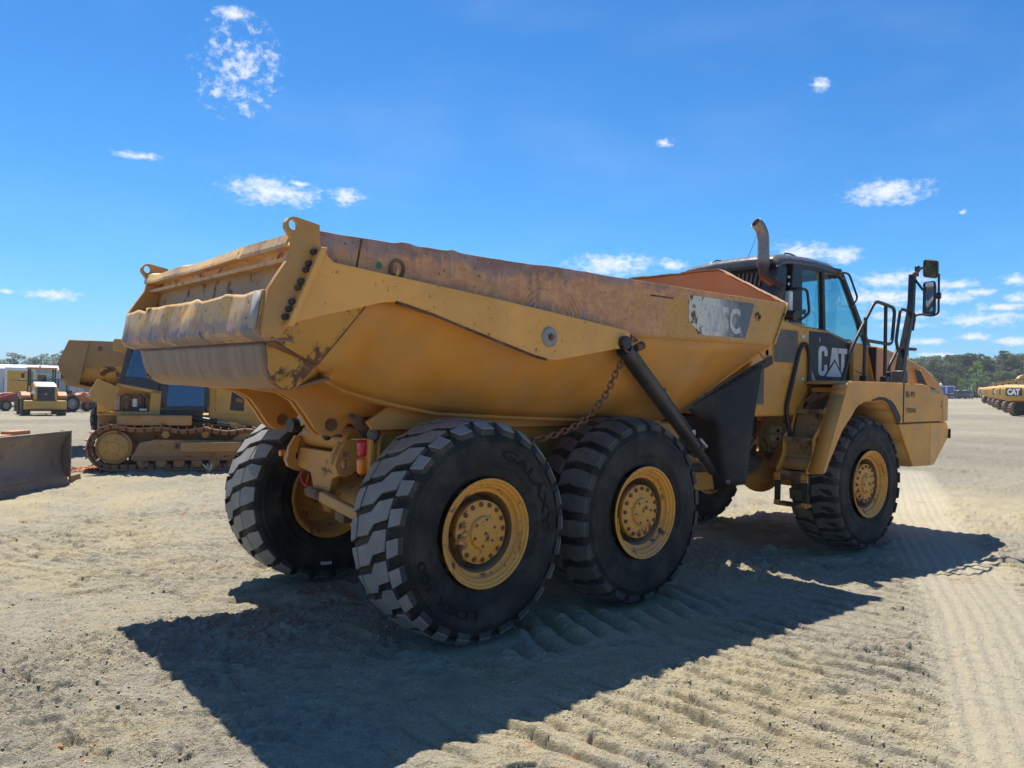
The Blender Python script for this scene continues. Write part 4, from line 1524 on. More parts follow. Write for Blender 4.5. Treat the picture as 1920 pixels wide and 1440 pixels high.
# axles, differential, walking beams
for x in (0.0, 1.722):
    b = MB()
    b.cyl((x, -0.85, 0.80), (x, 0.85, 0.80), 0.125, 0.125, 24)
    b.sphere((x - 0.02, 0.0, 0.80), 0.27, 20, 12, sc=(1, 0.9, 1))
    b.build('axle_housing', M['chassis'], TR, smooth=40)
for s in (-1, 1):
    MB().prism([(-0.2, 0.70), (1.9, 0.70), (1.95, 0.86), (1.2, 1.10), (0.5, 1.10), (-0.25, 0.86)], 'y', s * 0.62, s * 0.48).build('walking_beam', M['chassis'], TR, bevel=0.02)
b = MB()
b.tube(smooth_path([(-0.30, -0.75, 1.05), (-0.36, -0.62, 1.13), (-0.35, -0.52, 1.12), (-0.33, -0.45, 1.03), (-0.3, -0.3, 1.0)]), 0.014, 8)
b.build('brake_pipe', M['chassis'], TR)
MB().cyl((-0.20, -0.62, 0.97), (-0.12, -0.45, 1.05), 0.09, 0.085, 20).build('brake_chamber', M['chassis'], TR, bevel=0.01)
# red tie rod seen between the tyres, plus slotted plate
MB().cyl((1.15, -0.55, 1.545), (1.62, -0.55, 1.55), 0.020, 0.020, 12).build('bed_prop', M['red'], TR)
MB().prism([(0.55, 1.50), (0.66, 1.60), (0.72, 1.60), (0.80, 1.50)], 'y', -0.60, -0.575).build('prop_lug', M['chassis'], TR, bevel=0.005)
MB().box(-0.35, 2.9, -0.62, 0.62, 1.505, 1.545).build('subframe', M['chassis'], TR, bevel=0.01)
for s in (-1, 1):
    MB().prism([(-0.55, 1.56), (-0.35, 1.68), (0.1, 1.61), (2.6, 1.53), (2.6, 1.50), (-0.5, 1.50)], 'y', s * 0.70, s * 0.66).build('subframe_web', M['side'], TR, bevel=0.005)
# hitch and front frame
b = MB()
b.loft([[(x, -w, z0), (x, w, z0), (x, w, z1), (x, -w, z1)] for x, w, z0, z1 in ((2.4, 0.50, 0.95, 1.45), (3.2, 0.46, 0.78, 1.30), (3.9, 0.42, 0.72, 1.05), (4.6, 0.45, 0.74, 1.02), (5.3, 0.48, 0.74, 1.05), (7.4, 0.48, 0.78, 1.05))], True, True)
b.build('hitch_frame', M['chassis'], TR, bevel=0.015)
MB().cyl((3.75, 0, 0.60), (3.75, 0, 1.30), 0.17, 0.17, 24).build('hitch_pin', M['dark'], TR)
MB().lathe([(0.03, 0.03), (0.06, 0.03), (0.065, 0.0)], (3.35, -0.47, 0.93), (0, -1, 0), 20).build('grease_boss', M['chassis'], TR)
MB().cyl((3.2, -0.60, 1.02), (4.4, -0.52, 0.98), 0.05, 0.05, 16).build('steering_cylinder', M['dark'], TR)
MB().cyl((3.1, 0.60, 1.02), (4.4, 0.52, 0.98), 0.05, 0.05, 16).build('steering_cylinder', M['dark'], TR)
b = MB()
b.cyl(fr((5.70, -0.85, 0.80)), fr((5.70, 0.85, 0.80)), 0.13, 0.13, 24)
b.sphere(fr((5.7, 0.05, 0.80)), 0.26, 20, 12)
b.build('axle_housing', M['chassis'], TR, smooth=40)
for k in range(5):
    b = MB()
    y0 = -0.60 + 0.045 * k
    b.tube(smooth_path([(4.05, y0 + 0.1, 1.0 + 0.012 * k), (4.3, y0, 0.90 + 0.02 * k), (4.65, y0 - 0.02, 0.93 + 0.024 * k), (4.95, y0 + 0.08, 1.04 + 0.02 * k)]), 0.020, 8)
    b.build('hydraulic_hose', M['hose'], TR)
for k in range(3):
    b = MB()
    b.tube(smooth_path([(4.15, -0.35 - 0.05 * k, 1.52), (4.45, -0.58 - 0.03 * k, 1.48 - 0.03 * k), (4.62, -0.62, 1.30), (4.60, -0.5, 1.10)]), 0.018, 8)
    b.build('hydraulic_hose', M['blackm'] if k else M['steel'], TR)
MB().obox((4.50, -0.52, 1.295), (0.62, 0.07, 0.10), Matrix.Rotation(rad(5), 3, 'Y')).build('cab_stay', M['chassis'], TR, bevel=0.01)
MB().box(4.2, 5.0, -0.42, 0.5, 1.06, 1.55).build('transmission', M['dark'], TR, bevel=0.03)
MB().cyl((4.0, -0.1, 1.15), (4.0, 0.5, 1.15), 0.2, 0.2, 20).build('air_tank', M['dark'], TR)

# hoist cylinder, near and far
for s in (-1, 1):
    top_, low_ = Vector((1.43, s * 1.41, 2.17)), Vector((3.34, s * 0.95, 1.03))
    d = (low_ - top_)
    b = MB()
    b.cyl(top_, top_ + d * 0.50, 0.070, 0.070, 24)
    b.cyl(top_ + d * 0.50, top_ + d * 0.78, 0.064, 0.064, 24)
    b.cyl(top_ + d * 0.765, top_ + d * 0.80, 0.074, 0.074, 24)
    b.build('hoist_cylinder', M['black'], TR, bevel=0.004)
    MB().cyl(top_ + d * 0.78, low_, 0.052, 0.052, 20).build('hoist_rod', M['black'], TR)
    MB().cyl(top_ + Vector((-0.05, s * 0.08, 0.05)), top_ + Vector((-0.05, s * -0.10, 0.05)), 0.055, 0.055, 20).build('hoist_eye', M['black'], TR, bevel=0.006)
    n_ = Vector((0.55, 0, 0.83)) * 0.085
    b = MB()
    b.tube([top_ + d * 0.06 + n_, top_ + d * 0.35 + n_, top_ + d * 0.70 + n_], 0.012, 8)
    b.build('hoist_pipe', M['black'], TR)
    b = MB()
    b.cyl(top_ + d * 0.05 + n_ * 1.0 + Vector((0, s * 0.03, 0)), top_ + d * 0.05 + n_ * 1.0 + Vector((0.08, s * 0.03, 0.03)), 0.032, 0.036, 14)
    b.build('pipe_elbow', M['rust'], TR)
    for k in (0.35, 0.70):
        MB().obox(top_ + d * k + n_ * 0.9, (0.05, 0.04, 0.05)).build('pipe_clamp', M['steel'] if k > 0.5 else M['black'], TR)
    MB().obox(top_ + d * 0.82 + n_ * 1.25, (0.15, 0.04, 0.035), Matrix.Rotation(rad(35), 3, 'Y')).build('hose_fitting', M['steel'], TR, bevel=0.008)
    # cone stop at the arm tip
    MB().cyl((1.50, s * 1.40, 2.265), (1.60, s * 1.40, 2.25), 0.035, 0.012, 14).build('rubber_stop', M['rust'], TR)

# slack safety chain
cp = smooth_path([(1.532, -1.38, 2.174), (1.405, -1.375, 2.014), (1.282, -1.37, 1.815), (1.16, -1.36, 1.685), (1.041, -1.34, 1.579), (0.864, -1.30, 1.497), (0.693, -1.24, 1.444), (0.527, -1.15, 1.432), (0.45, -1.0, 1.45)], 12)
lb = MB()
st = []
for k in range(20):
    t = 2 * math.pi * k / 20
    st.append((0.020 * math.cos(t), 0, 0.014 * math.sin(t) + (0.018 if math.sin(t) > 0 else -0.018)))
lb.tube(st, 0.0072, 6, closed=True)
LINK = lb.mesh('chain_link', M['rust'])
acc, nxt, k = 0.0, 0.02, 0
for a_, b_ in zip(cp[:-1], cp[1:]):
    sl = (b_ - a_).length
    while nxt < acc + sl:
        p = a_ + (b_ - a_) * ((nxt - acc) / sl)
        q = (b_ - a_).to_track_quat('Z', 'Y').to_matrix() @ Matrix.Rotation(rad(90 * (k % 2) + 30), 3, 'Z')
        place('chain_link', LINK, TR, p, q)
        nxt += 0.050
        k += 1
    acc += sl
MB().tube(smooth_path([(1.43, -1.40, 2.20), (1.40, -1.44, 2.175), (1.44, -1.46, 2.14), (1.50, -1.44, 2.16), (1.52, -1.40, 2.20)]), 0.011, 8).build('chain_shackle', M['rust'], TR)

# mud flap hung from the front corner of the bed, with bolted strip
for s in (-1, 1):
    A_, B_, C_, D_ = Vector((3.07, s * 0.80, 1.66)), Vector((3.66, s * 1.30, 2.13)), Vector((3.38, s * 0.955, 0.82)), Vector((3.50, s * 1.245, 0.92))

    def flap(u, v):
        t0 = A_.lerp(B_, u)
        L = Vector((3.315, s * 0.885, 1.50))
        if u < 0.45:
            k = u / 0.45
            mid = L.lerp(Vector((3.36, s * 1.05, 1.5)), k)
        else:
            k = (u - 0.45) / 0.55
            mid = Vector((3.36, s * 1.05, 1.5)).lerp(Vector((3.56, s * 1.275, 1.52)), k)
        bot = C_.lerp(D_, u) + Vector((-0.04 * math.sin(u * math.pi), 0, 0))
        p = t0.lerp(mid, min(v * 2, 1)) if v < 0.5 else mid.lerp(bot, v * 2 - 1)
        return p + Vector((-0.05 * math.sin(u * math.pi) * math.sin(v * math.pi), 0, 0))

    MB().grid(flap, 14, 20).build('mud_flap', M['blackm'], TR, smooth=60, solid=0.012)
    b = MB()
    w1, w2 = Vector((-0.012, s * 0.01, 0.012)), Vector((0.01, s * 0.01, -0.075))
    for p0, p1 in ((A_ + Vector((-0.03, -s * 0.02, 0.03)), B_ + Vector((0.1, s * 0.03, 0.075))),):
        b.hexa([p0 + w2, p1 + w2, p1 + w2 + Vector((0.03, 0, 0)), p0 + w2 + Vector((0.03, 0, 0)), p0 + w1, p1 + w1, p1 + w1 + Vector((0.03, 0, 0)), p0 + w1 + Vector((0.03, 0, 0))])
    b.build('flap_strip', M['black'], TR, bevel=0.003)
    for k in range(9):
        t = 0.06 + k * 0.11
        p = (A_ + Vector((-0.03, -s * 0.02, 0.0))).lerp(B_ + Vector((0.1, s * 0.03, 0.045)), t)
        place('bolt', BOLT, TR, p + Vector((-0.012, s * 0.01, 0)), None if s < 0 else Matrix.Rotation(math.pi, 3, 'Z'), (0.7, 0.8, 0.7))
    MB().lathe([(0.008, 0.006), (0.018, 0.006), (0.02, 0.0)], (3.375, s * 1.12, 0.93), (-0.8, s * 0.5, 0), 18).build('flap_grommet', M['greysteel'], TR)

# model decal with lettering
b = MB()
b.add([(x, -1.3685, z) for x, z in ((2.335, 2.702), (2.86, 2.706), (3.386, 2.708), (3.315, 2.53), (3.243, 2.363), (2.86, 2.356), (2.50, 2.352), (2.462, 2.385), (2.343, 2.477))], [tuple(range(9))])
b.build('number_decal', M['decal'], TR, smooth=0, recalc=False)
v, f = text_polys('725C', 1.0, 0.03)
xs = [p[0] for p in v]
x0, x1 = min(xs), max(xs)
MB().add([(2.575 + (p[0] - x0) / (x1 - x0) * 0.575, -1.3705, 2.405 + p[1] * 0.325) for p in v], f).build('lettering', M['decal_letter'], TR, smooth=0)

# ================================================================= front unit
def F(b):
    return b.xf(fr)


# engine-side box behind the cab
b = MB()
side = [(4.10, 1.57), (4.93, 1.57), (5.10, 1.72), (5.24, 1.86), (5.24, 2.60), (4.62, 2.68), (4.10, 2.68)]
b.prism(side, 'y', -0.90, 0.90)
F(b).build('side_cowl', M['front'], TR, bevel=0.03)
for gx0, gx1, gz0, gz1 in ((4.495, 4.985, 2.18, 2.555), (4.15, 4.332, 1.70, 2.105)):
    b = MB()
    b.box(gx0, gx1, -0.908, -0.902, gz0, gz1)
    F(b).build('grille_panel', M['grille'], TR, bevel=0.003)
    b = MB()
    b.tube([(p.x, -0.905, p.z) for p in fillet([(gx0, 0, gz0), (gx1, 0, gz0), (gx1, 0, gz1), (gx0, 0, gz1)], 0.025, 3, True)], 0.007, 6, closed=True)
    F(b).build('grille_frame', M['front'], TR)
    # woven mesh over the grille
    b = MB()
    n = int((gx1 - gx0) / 0.022)
    for i in range(1, n):
        x = gx0 + (gx1 - gx0) * i / n
        b.box(x - 0.0022, x + 0.0022, -0.912, -0.908, gz0 + 0.01, gz1 - 0.01)
    m_ = int((gz1 - gz0) / 0.022)
    for i in range(1, m_):
        z = gz0 + (gz1 - gz0) * i / m_
        b.box(gx0 + 0.01, gx1 - 0.01, -0.9125, -0.9085, z - 0.0022, z + 0.0022)
    F(b).build('grille_mesh', M['greysteel'], TR, smooth=0)
for zz in (2.47, 1.98):
    F(MB().box(5.06, 5.20, -0.9025, -0.9035, zz, zz + 0.05)).build('warning_sticker', M['fadetxt'], TR)
    F(MB().box(5.075, 5.12, -0.9036, -0.9045, zz + 0.01, zz + 0.04)).build('sticker_symbol', M['white'], TR)
for zz in (2.555, 1.93):
    F(MB().cyl((5.15, -0.90, zz), (5.15, -0.908, zz), 0.02, 0.02, 16)).build('latch_button', M['front'], TR)
F(MB().box(4.08, 5.25, -0.84, 0.84, 2.60, 2.66)).build('cowl_top', M['front'], TR, bevel=0.02)

# cab
RW, LW = -0.80, 0.62
roofp = [(4.72, 3.30), (4.73, 3.37), (4.80, 3.415), (4.95, 3.44), (5.5, 3.46), (5.90, 3.445), (6.08, 3.40), (6.17, 3.33), (6.15, 3.30)]


def roof(u, v):
    i = min(int(u * 8), 7)
    t = u * 8 - i
    x = roofp[i][0] + (roofp[i + 1][0] - roofp[i][0]) * t
    z = roofp[i][1] + (roofp[i + 1][1] - roofp[i][1]) * t
    y = RW + (LW - RW) * v
    e = min(v, 1 - v) * (LW - RW)
    drop = 0.10 * max(0, 1 - e / 0.11) ** 2.2
    crown = 0.035 * math.sin(v * math.pi)
    lefty = -0.03 * v
    return (x + (0.02 if u < 0.2 else 0) * 0, y, max(z - drop + crown * (0 if u in (0, 1) else 1) + lefty, 3.28))


b = MB().grid(roof, 32, 40)
F(b).build('cab_roof', M['roof'], TR, smooth=60, solid=0.025)
F(MB().box(4.70, 4.74, RW + 0.03, LW - 0.03, 3.285, 3.315)).build('roof_gutter', M['cabblack'], TR)
b = MB()
b.tube([(4.735, 0.20, 3.33), (4.79, 0.20, 3.43), (4.9, 0.2, 3.475), (5.6, 0.2, 3.50)], 0.009, 6)
F(b).build('roof_cable', M['black'], TR)
b = MB()
b.cyl((5.28, 0.02, 3.46), (5.28, 0.02, 3.505), 0.02, 0.012, 10)
b.cyl((5.28, 0.02, 3.50), (5.30, -0.10, 3.80), 0.0035, 0.002, 6)
F(b).build('antenna', M['black'], TR)
b = MB()
b.tube(smooth_path([(5.15, -0.60, 3.44), (5.15, -0.60, 3.50), (5.30, -0.60, 3.505), (5.46, -0.60, 3.475)]), 0.010, 6)
F(b).build('roof_grab', M['black'], TR)
# rear wall: black louvred panel
F(MB().box(4.84, 4.88, RW + 0.02, LW - 0.02, 2.62, 3.31)).build('cab_rear_wall', M['cabblack'], TR, bevel=0.01)
sl = MB()
pts = fillet([(0, -0.013, -0.085), (0, 0.013, -0.085), (0, 0.013, 0.085), (0, -0.013, 0.085)], 0.012, 3, True)
sl.loft([[(-0.018, p.y, p.z) for p in pts], [(0.0, p.y * 1.25, p.z * 1.05) for p in pts]], True, True)
SLAT = sl.mesh('louvre_slat', M['roof'])
for row in range(2):
    for k in range(20):
        y = RW + 0.12 + k * 0.062
        if row == 1 and not (0.05 < 1):
            continue
        place('louvre_slat', SLAT, TR, fr((4.83, y, 3.17 - row * 0.235)), Matrix.Rotation(FA, 3, 'Z') @ Matrix.Rotation(rad(12), 3, 'X'))
F(MB().box(4.80, 4.84, RW + 0.02, LW - 0.05, 3.04, 3.065)).build('louvre_bar', M['roof'], TR)
# side shield behind the door with the black heat guard
b = MB()
b.prism([(v_.x, v_.z) for v_ in fillet([(4.64, 0, 2.72), (4.86, 0, 2.72), (4.90, 0, 3.30), (4.70, 0, 3.30)], 0.05, 4, True)], 'y', -0.80, -0.62)
F(b).build('heat_guard', M['cabblack'], TR, bevel=0.01)
F(MB().box(4.91, 4.985, -0.835, -0.74, 2.70, 3.02)).build('washer_bottle', M['white'], TR, bevel=0.02)
F(MB().cyl((4.90, -0.80, 2.74), (4.90, -0.93, 2.72), 0.055, 0.065, 18)).build('air_inlet', M['black'], TR, bevel=0.008)
for zz in (3.10, 3.18):
    F(MB().sphere((4.93, -0.80, zz), 0.018)).build('wiring_plug', M['lens'], TR)
F(MB().box(4.94, 4.98, -0.78, -0.70, 2.66, 2.74)).build('wiring_box', M['white'], TR, bevel=0.005)
# pillars and sills
b = MB()
b.prism([(4.98, 2.62), (5.24, 2.62), (5.22, 3.34), (5.02, 3.38)], 'y', -0.80, -0.70)
F(b).build('rear_pillar', M['cabblack'], TR, bevel=0.012)
b = MB()
b.prism([(4.98, 2.62), (5.24, 2.62), (5.22, 3.34), (5.02, 3.38)], 'y', LW - 0.1, LW)
F(b).build('rear_pillar', M['cabblack'], TR, bevel=0.012)
for y0, y1 in ((-0.80, -0.73), (LW - 0.07, LW)):
    F(MB().prism([(6.06, 3.39), (6.15, 3.36), (6.98, 2.34), (6.88, 2.33)], 'y', y0, y1)).build('windscreen_pillar', M['cabblack'], TR, bevel=0.012)
    F(MB().prism([(5.20, 3.30), (5.20, 3.37), (6.10, 3.40), (6.13, 3.32)], 'y', y0, y1)).build('roof_rail', M['cabblack'], TR, bevel=0.01)
    F(MB().prism([(5.705, 2.60), (5.765, 2.60), (5.70, 3.34), (5.645, 3.34)], 'y', y0, y1)).build('door_post', M['cabblack'], TR, bevel=0.008)
    F(MB().prism([(5.22, 2.58), (5.22, 2.63), (5.75, 2.62), (6.90, 2.39), (6.90, 2.33)], 'y', y0, y1)).build('window_sill', M['cabblack'], TR, bevel=0.006)
b = MB()
b.add([(5.22, -0.775, 2.62), (5.73, -0.775, 2.60), (5.67, -0.775, 3.34), (5.20, -0.775, 3.35)], [(0, 1, 2, 3)])
F(b).build('side_window', M['glass'], TR, smooth=0)
b = MB()
b.add([(5.74, -0.775, 2.60), (6.90, -0.775, 2.36), (6.10, -0.775, 3.36), (5.68, -0.775, 3.34)], [(0, 1, 2, 3)])
F(b).build('side_window', M['glass'], TR, smooth=0)
b = MB()
b.add([(5.22, LW - 0.03, 2.62), (6.90, LW - 0.03, 2.36), (6.10, LW - 0.03, 3.36), (5.20, LW - 0.03, 3.35)], [(0, 1, 2, 3)])
F(b).build('side_window', M['glass'], TR, smooth=0)
b = MB()
b.add([(6.12, -0.74, 3.36), (6.95, -0.74, 2.36), (6.95, LW - 0.06, 2.36), (6.12, LW - 0.06, 3.36)], [(0, 1, 2, 3)])
F(b).build('windscreen', M['glass'], TR, smooth=0)
# cab interior
b = MB()
b.box(5.25, 5.40, -0.28, 0.22, 2.62, 3.12)
b.box(5.25, 5.75, -0.28, 0.22, 2.42, 2.56)
b.box(5.28, 5.38, -0.14, 0.08, 3.12, 3.26)
F(b).build('driver_seat', M['seat'], TR, bevel=0.04)
F(MB().prism([(6.2, 2.0), (6.85, 2.0), (6.85, 2.42), (6.50, 2.55), (6.35, 2.50)], 'y', -0.72, LW - 0.08)).build('dashboard', M['black'], TR, bevel=0.03)
b = MB()
b.tube([Vector((6.15, -0.03, 2.66)) + Matrix.Rotation(rad(55), 3, 'Y') @ Vector((0.19 * math.cos(t), 0.19 * math.sin(t), 0)) for t in np.linspace(0, 2 * math.pi, 24, endpoint=False)], 0.014, 8, closed=True)
b.cyl((6.15, -0.03, 2.66), (6.40, -0.03, 2.45), 0.03, 0.04, 12)
F(b).build('steering_wheel', M['black'], TR)
F(MB().box(5.35, 6.9, -0.72, LW - 0.05, 1.92, 2.0)).build('cab_floor', M['black'], TR)
# grab handles
b = MB()
b.tube(fillet([(5.02, -0.80, 3.05), (5.02, -0.88, 3.05), (5.16, -0.90, 3.045), (5.22, -0.90, 2.78), (5.10, -0.88, 2.70), (5.08, -0.80, 2.70)], 0.05), 0.016, 8)
F(b).build('door_grab', M['black'], TR)
b = MB()
b.tube(fillet([(6.00, -0.80, 3.33), (6.02, -0.87, 3.34), (6.13, -0.88, 3.33), (6.35, -0.88, 3.05), (6.25, -0.87, 2.955), (6.40, -0.80, 2.95)], 0.05), 0.013, 8)
F(b).build('pillar_grab', M['black'], TR)
F(MB().box(6.55, 6.66, -0.80, -0.785, 2.60, 2.72)).build('window_latch', M['black'], TR, bevel=0.006)
F(MB().box(5.25, 5.33, -0.79, -0.785, 2.77, 2.83)).build('window_latch', M['black'], TR, bevel=0.004)

# door skin and emblem
F(MB().prism([(5.24, 1.86), (6.90, 1.86), (6.90, 2.34), (5.75, 2.60), (5.24, 2.62)], 'y', -0.84, LW)).build('cab_lower_shell', M['front'], TR, bevel=0.012)
F(MB().prism([(5.262, 1.945), (6.27, 1.965), (6.262, 2.465), (5.74, 2.575), (5.258, 2.575)], 'y', -0.848, -0.842)).build('door_panel', M['catblack'], TR)
ey = -0.8515


def emb(poly, mat, name, y=ey):
    F(MB().add([(x, y, z) for x, z in poly], [tuple(range(len(poly)))])).build(name, mat, TR, smooth=0)


# letters C A T
C_ = [(5.718, 2.29), (5.718, 2.352), (5.690, 2.395), (5.640, 2.41), (5.575, 2.41), (5.533, 2.39), (5.515, 2.35), (5.515, 2.11), (5.533, 2.07), (5.575, 2.05), (5.640, 2.05), (5.69, 2.07), (5.718, 2.11), (5.718, 2.185),
      (5.648, 2.185), (5.648, 2.125), (5.635, 2.108), (5.602, 2.108), (5.588, 2.125), (5.588, 2.335), (5.602, 2.352), (5.635, 2.352), (5.648, 2.335), (5.648, 2.29)]
emb(C_, M['catwhite'], 'emblem_letter')
emb([(5.745, 2.05), (5.820, 2.40), (5.945, 2.40), (6.02, 2.05)], M['catwhite'], 'emblem_letter')
emb([(5.965, 2.40), (6.175, 2.40), (6.175, 2.335), (6.112, 2.335), (6.112, 2.05), (6.035, 2.05), (6.035, 2.335), (5.965, 2.335)], M['catwhite'], 'emblem_letter')
emb([(5.63, 2.035), (5.882, 2.262), (6.12, 2.035)], M['catblack'], 'emblem_outline', -0.8535)
emb([(5.685, 2.045), (5.882, 2.228), (6.07, 2.045)], M['catwhite'], 'emblem_triangle', -0.8555)
emb([(5.345, 1.955), (5.345, 2.14), (5.50, 1.958)], M['catpink'], 'stripe')
emb([(5.53, 2.46), (5.545, 2.46), (5.545, 2.51), (5.53, 2.51)], M['catwhite'], 'door_lock', -0.8515)

# hood
secs = [(6.60, 0.86, 2.49, 0.99), (7.05, 0.90, 2.465, 1.01), (7.535, 0.955, 2.355, 1.04), (7.691, 1.0, 2.302, 1.065), (7.856, 1.04, 2.235, 1.09), (8.042, 1.08, 2.138, 1.12), (8.191, 1.11, 2.01, 1.13), (8.273, 1.12, 1.88, 1.13), (8.315, 1.12, 1.75, 1.125), (8.315, 1.10, 1.45, 1.10)]
HOODS = secs
rings = []
for (x, hw, zt, hb_) in secs:
    half = []
    zb = 1.42
    half.append((hb_, zb))
    half.append((hb_, max(zb + 0.05, min(1.95, zt - 0.12))))
    half.append((hw + 0.015, zt - 0.05))
    half.append((hw - 0.01, zt - 0.015))
    half.append((hw - 0.06, zt))
    half.append((hw * 0.5, zt + 0.05))
    ring = [(x, -y, z) for y, z in half] + [(x, y, z) for y, z in half[::-1]]
    rings.append(ring)
b = MB().loft(rings, True, True)
F(b).build('hood', M['front'], TR, bevel=0.012, smooth=30)
F(MB().prism([(6.25, 1.955), (6.62, 1.955), (6.62, 2.43), (6.25, 2.50)], 'y', -0.90, 0.9)).build('hood_cowl', M['front'], TR, bevel=0.012)
F(MB().box(6.628, 6.648, -0.99, -0.86, 1.99, 2.44)).build('hood_gap', M['black'], TR)
F(MB().prism([(6.28, 2.13), (6.58, 2.07), (6.58, 2.08), (6.28, 2.14)], 'y', -0.902, -0.904)).build('panel_gap', M['ink'], TR)
# hood side vent recess
def hood_y(x, z):
    for a_, b_ in zip(HOODS[:-1], HOODS[1:]):
        if a_[0] <= x <= b_[0]:
            t = (x - a_[0]) / (b_[0] - a_[0])
            hw, zt, hb_ = (a_[i] + (b_[i] - a_[i]) * t for i in (1, 2, 3))
            z0, z1 = min(1.95, zt - 0.12), zt - 0.05
            k = min(max((z - z0) / (z1 - z0), 0), 1)
            return -(hb_ + (hw + 0.015 - hb_) * k)


b = MB()
b.loft([[(x, hood_y(x, z) - o, z) for x, z in ((7.60, 2.19), (7.73, 2.165), (7.82, 1.985), (7.64, 1.99))] for o in (0.004, 0.012)], True, True)
F(b).build('hood_vent', M['dark'], TR)
b = MB()
b.tube([(x, hood_y(x, z) - 0.008, z) for x, z in ((7.585, 2.205), (7.74, 2.178), (7.84, 1.975), (7.625, 1.975))], 0.012, 6, closed=True)
F(b).build('hood_vent_frame', M['front'], TR)

# fenders, deck, side panel, bumper
for s in (-1, 1):
    def yy(a):
        return s * a
    # outer skirt band of the wheel arch
    outer = [(4.64, 0.975), (5.065, 1.83), (5.09, 1.90), (5.14, 1.955), (5.22, 1.978), (6.41, 1.982), (6.41, 1.50), (6.285, 1.50)]
    inner = [(6.19, 1.605), (6.10, 1.685), (6.0, 1.735), (5.90, 1.765), (5.78, 1.775), (5.665, 1.77), (5.48, 1.755), (5.36, 1.715), (5.285, 1.665), (5.20, 1.58), (5.10, 1.50), (5.015, 1.425), (4.77, 1.10), (4.70, 0.985)]
    MBF = F(MB().prism(outer + inner, 'y', yy(1.45), yy(1.425)))
    MBF.build('fender_skirt', M['front'], TR, bevel=0.006)
    # arch lining / rear slope of the fender
    b = MB()
    top = [(4.64, 0.975), (5.065, 1.83), (5.09, 1.90), (5.14, 1.955), (5.22, 1.978), (6.42, 1.982)]
    low = [(4.70, 0.985), (5.03, 1.42), (5.16, 1.56), (5.34, 1.70), (5.50, 1.75), (6.0, 1.73)]
    for k in range(5):
        a0, a1 = top[k], top[k + 1]
        yin = 1.275 if k < 3 else 0.80
        b.add([(a0[0], yy(1.44), a0[1]), (a1[0], yy(1.44), a1[1]), (a1[0], yy(yin), a1[1]), (a0[0], yy(yin), a0[1])], [(0, 1, 2, 3)])
    F(b).build('fender_top', M['front'], TR, smooth=50, solid=0.02)
    b = MB()
    arc = [(4.70, 0.985), (4.78, 1.12), (5.03, 1.44), (5.22, 1.60), (5.36, 1.71), (5.55, 1.76), (5.80, 1.775), (6.0, 1.735), (6.15, 1.65), (6.285, 1.50), (6.45, 1.26), (6.70, 0.96)]
    for a0, a1 in zip(arc[:-1], arc[1:]):
        b.add([(a0[0], yy(1.425), a0[1]), (a1[0], yy(1.425), a1[1]), (a1[0], yy(0.75), a1[1]), (a0[0], yy(0.75), a0[1])], [(0, 1, 2, 3)])
    F(b).build('arch_liner', M['chassis'], TR, smooth=50, solid=0.012)
    # torn rubber lip on the arch
    b = MB()
    lip = [(5.66, 1.775, 0.012), (5.78, 1.79, 0.03), (5.90, 1.785, 0.045), (6.0, 1.765, 0.05), (6.08, 1.715, 0.07), (6.15, 1.66, 0.08), (6.21, 1.60, 0.085), (6.27, 1.52, 0.09), (6.30, 1.50, 0.05)]
    rj2 = random.Random(9)
    for (x0_, z0_, w0), (x1_, z1_, w1) in zip(lip[:-1], lip[1:]):
        b.add([(x0_ - 0.012, yy(1.456), z0_ - 0.012), (x1_ - 0.012, yy(1.456), z1_ - 0.012), (x1_ + w1 * 0.75, yy(1.456), z1_ + w1 * 0.55 + rj2.uniform(-.008, .008)), (x0_ + w0 * 0.75, yy(1.456), z0_ + w0 * 0.55 + rj2.uniform(-.008, .008))], [(0, 1, 2, 3)])
    F(b).build('arch_rubber', M['blackm'], TR, smooth=0, solid=0.008)
    # side panel in front of the seam
    b = MB()
    b.prism([(6.43, 1.982), (6.93, 1.985), (7.03, 1.97), (7.10, 1.93), (7.50, 1.88), (7.50, 1.515), (6.43, 1.505)], 'y', yy(1.45), yy(1.0))
    F(b).build('side_panel', M['front'], TR, bevel=0.015)
    # curved front corner
    b = MB()
    pl = [(7.50, 1.45), (7.62, 1.435), (7.78, 1.39), (7.95, 1.32), (8.10, 1.22), (8.20, 1.10)]
    b.loft([[(x, yy(y), 1.515), (x, yy(y), 1.86 - 0.06 * k / 5), (x - 0.03, yy(y - 0.10), 1.90 - 0.08 * k / 5), (x - 0.1, yy(0.9), 1.90 - 0.1 * k / 5), (x - 0.1, yy(0.9), 1.515)] for k, (x, y) in enumerate(pl)], True, True)
    F(b).build('front_corner', M['front'], TR, smooth=45)
    F(MB().prism([(7.10, 1.945), (7.22, 1.935), (7.42, 1.885), (7.40, 1.865), (7.16, 1.89)], 'y', yy(1.449), yy(1.453))).build('lamp_recess', M['greysteel'], TR, bevel=0.0)
    F(MB().prism([(7.11, 1.95), (7.22, 1.94), (7.27, 1.915), (7.14, 1.925)], 'y', yy(1.4535), yy(1.456))).build('recess_slot', M['black'], TR)
    # lower bumper wing
    b = MB()
    b.prism([(6.30, 1.488), (7.15, 1.498), (7.138, 0.955), (6.69, 0.962)], 'y', yy(1.455), yy(1.10))
    F(b).build('bumper_wing', M['front'], TR, bevel=0.012)
    b = MB()
    b.hexa([(7.145, yy(1.455), 0.957), (7.20, yy(1.0), 0.957), (7.16, yy(1.0), 1.0), (7.15, yy(1.2), 1.0), (7.155, yy(1.455), 1.498), (8.20, yy(1.15), 1.498), (8.1, yy(1.0), 1.498), (7.3, yy(1.0), 1.498)])
    b = MB()
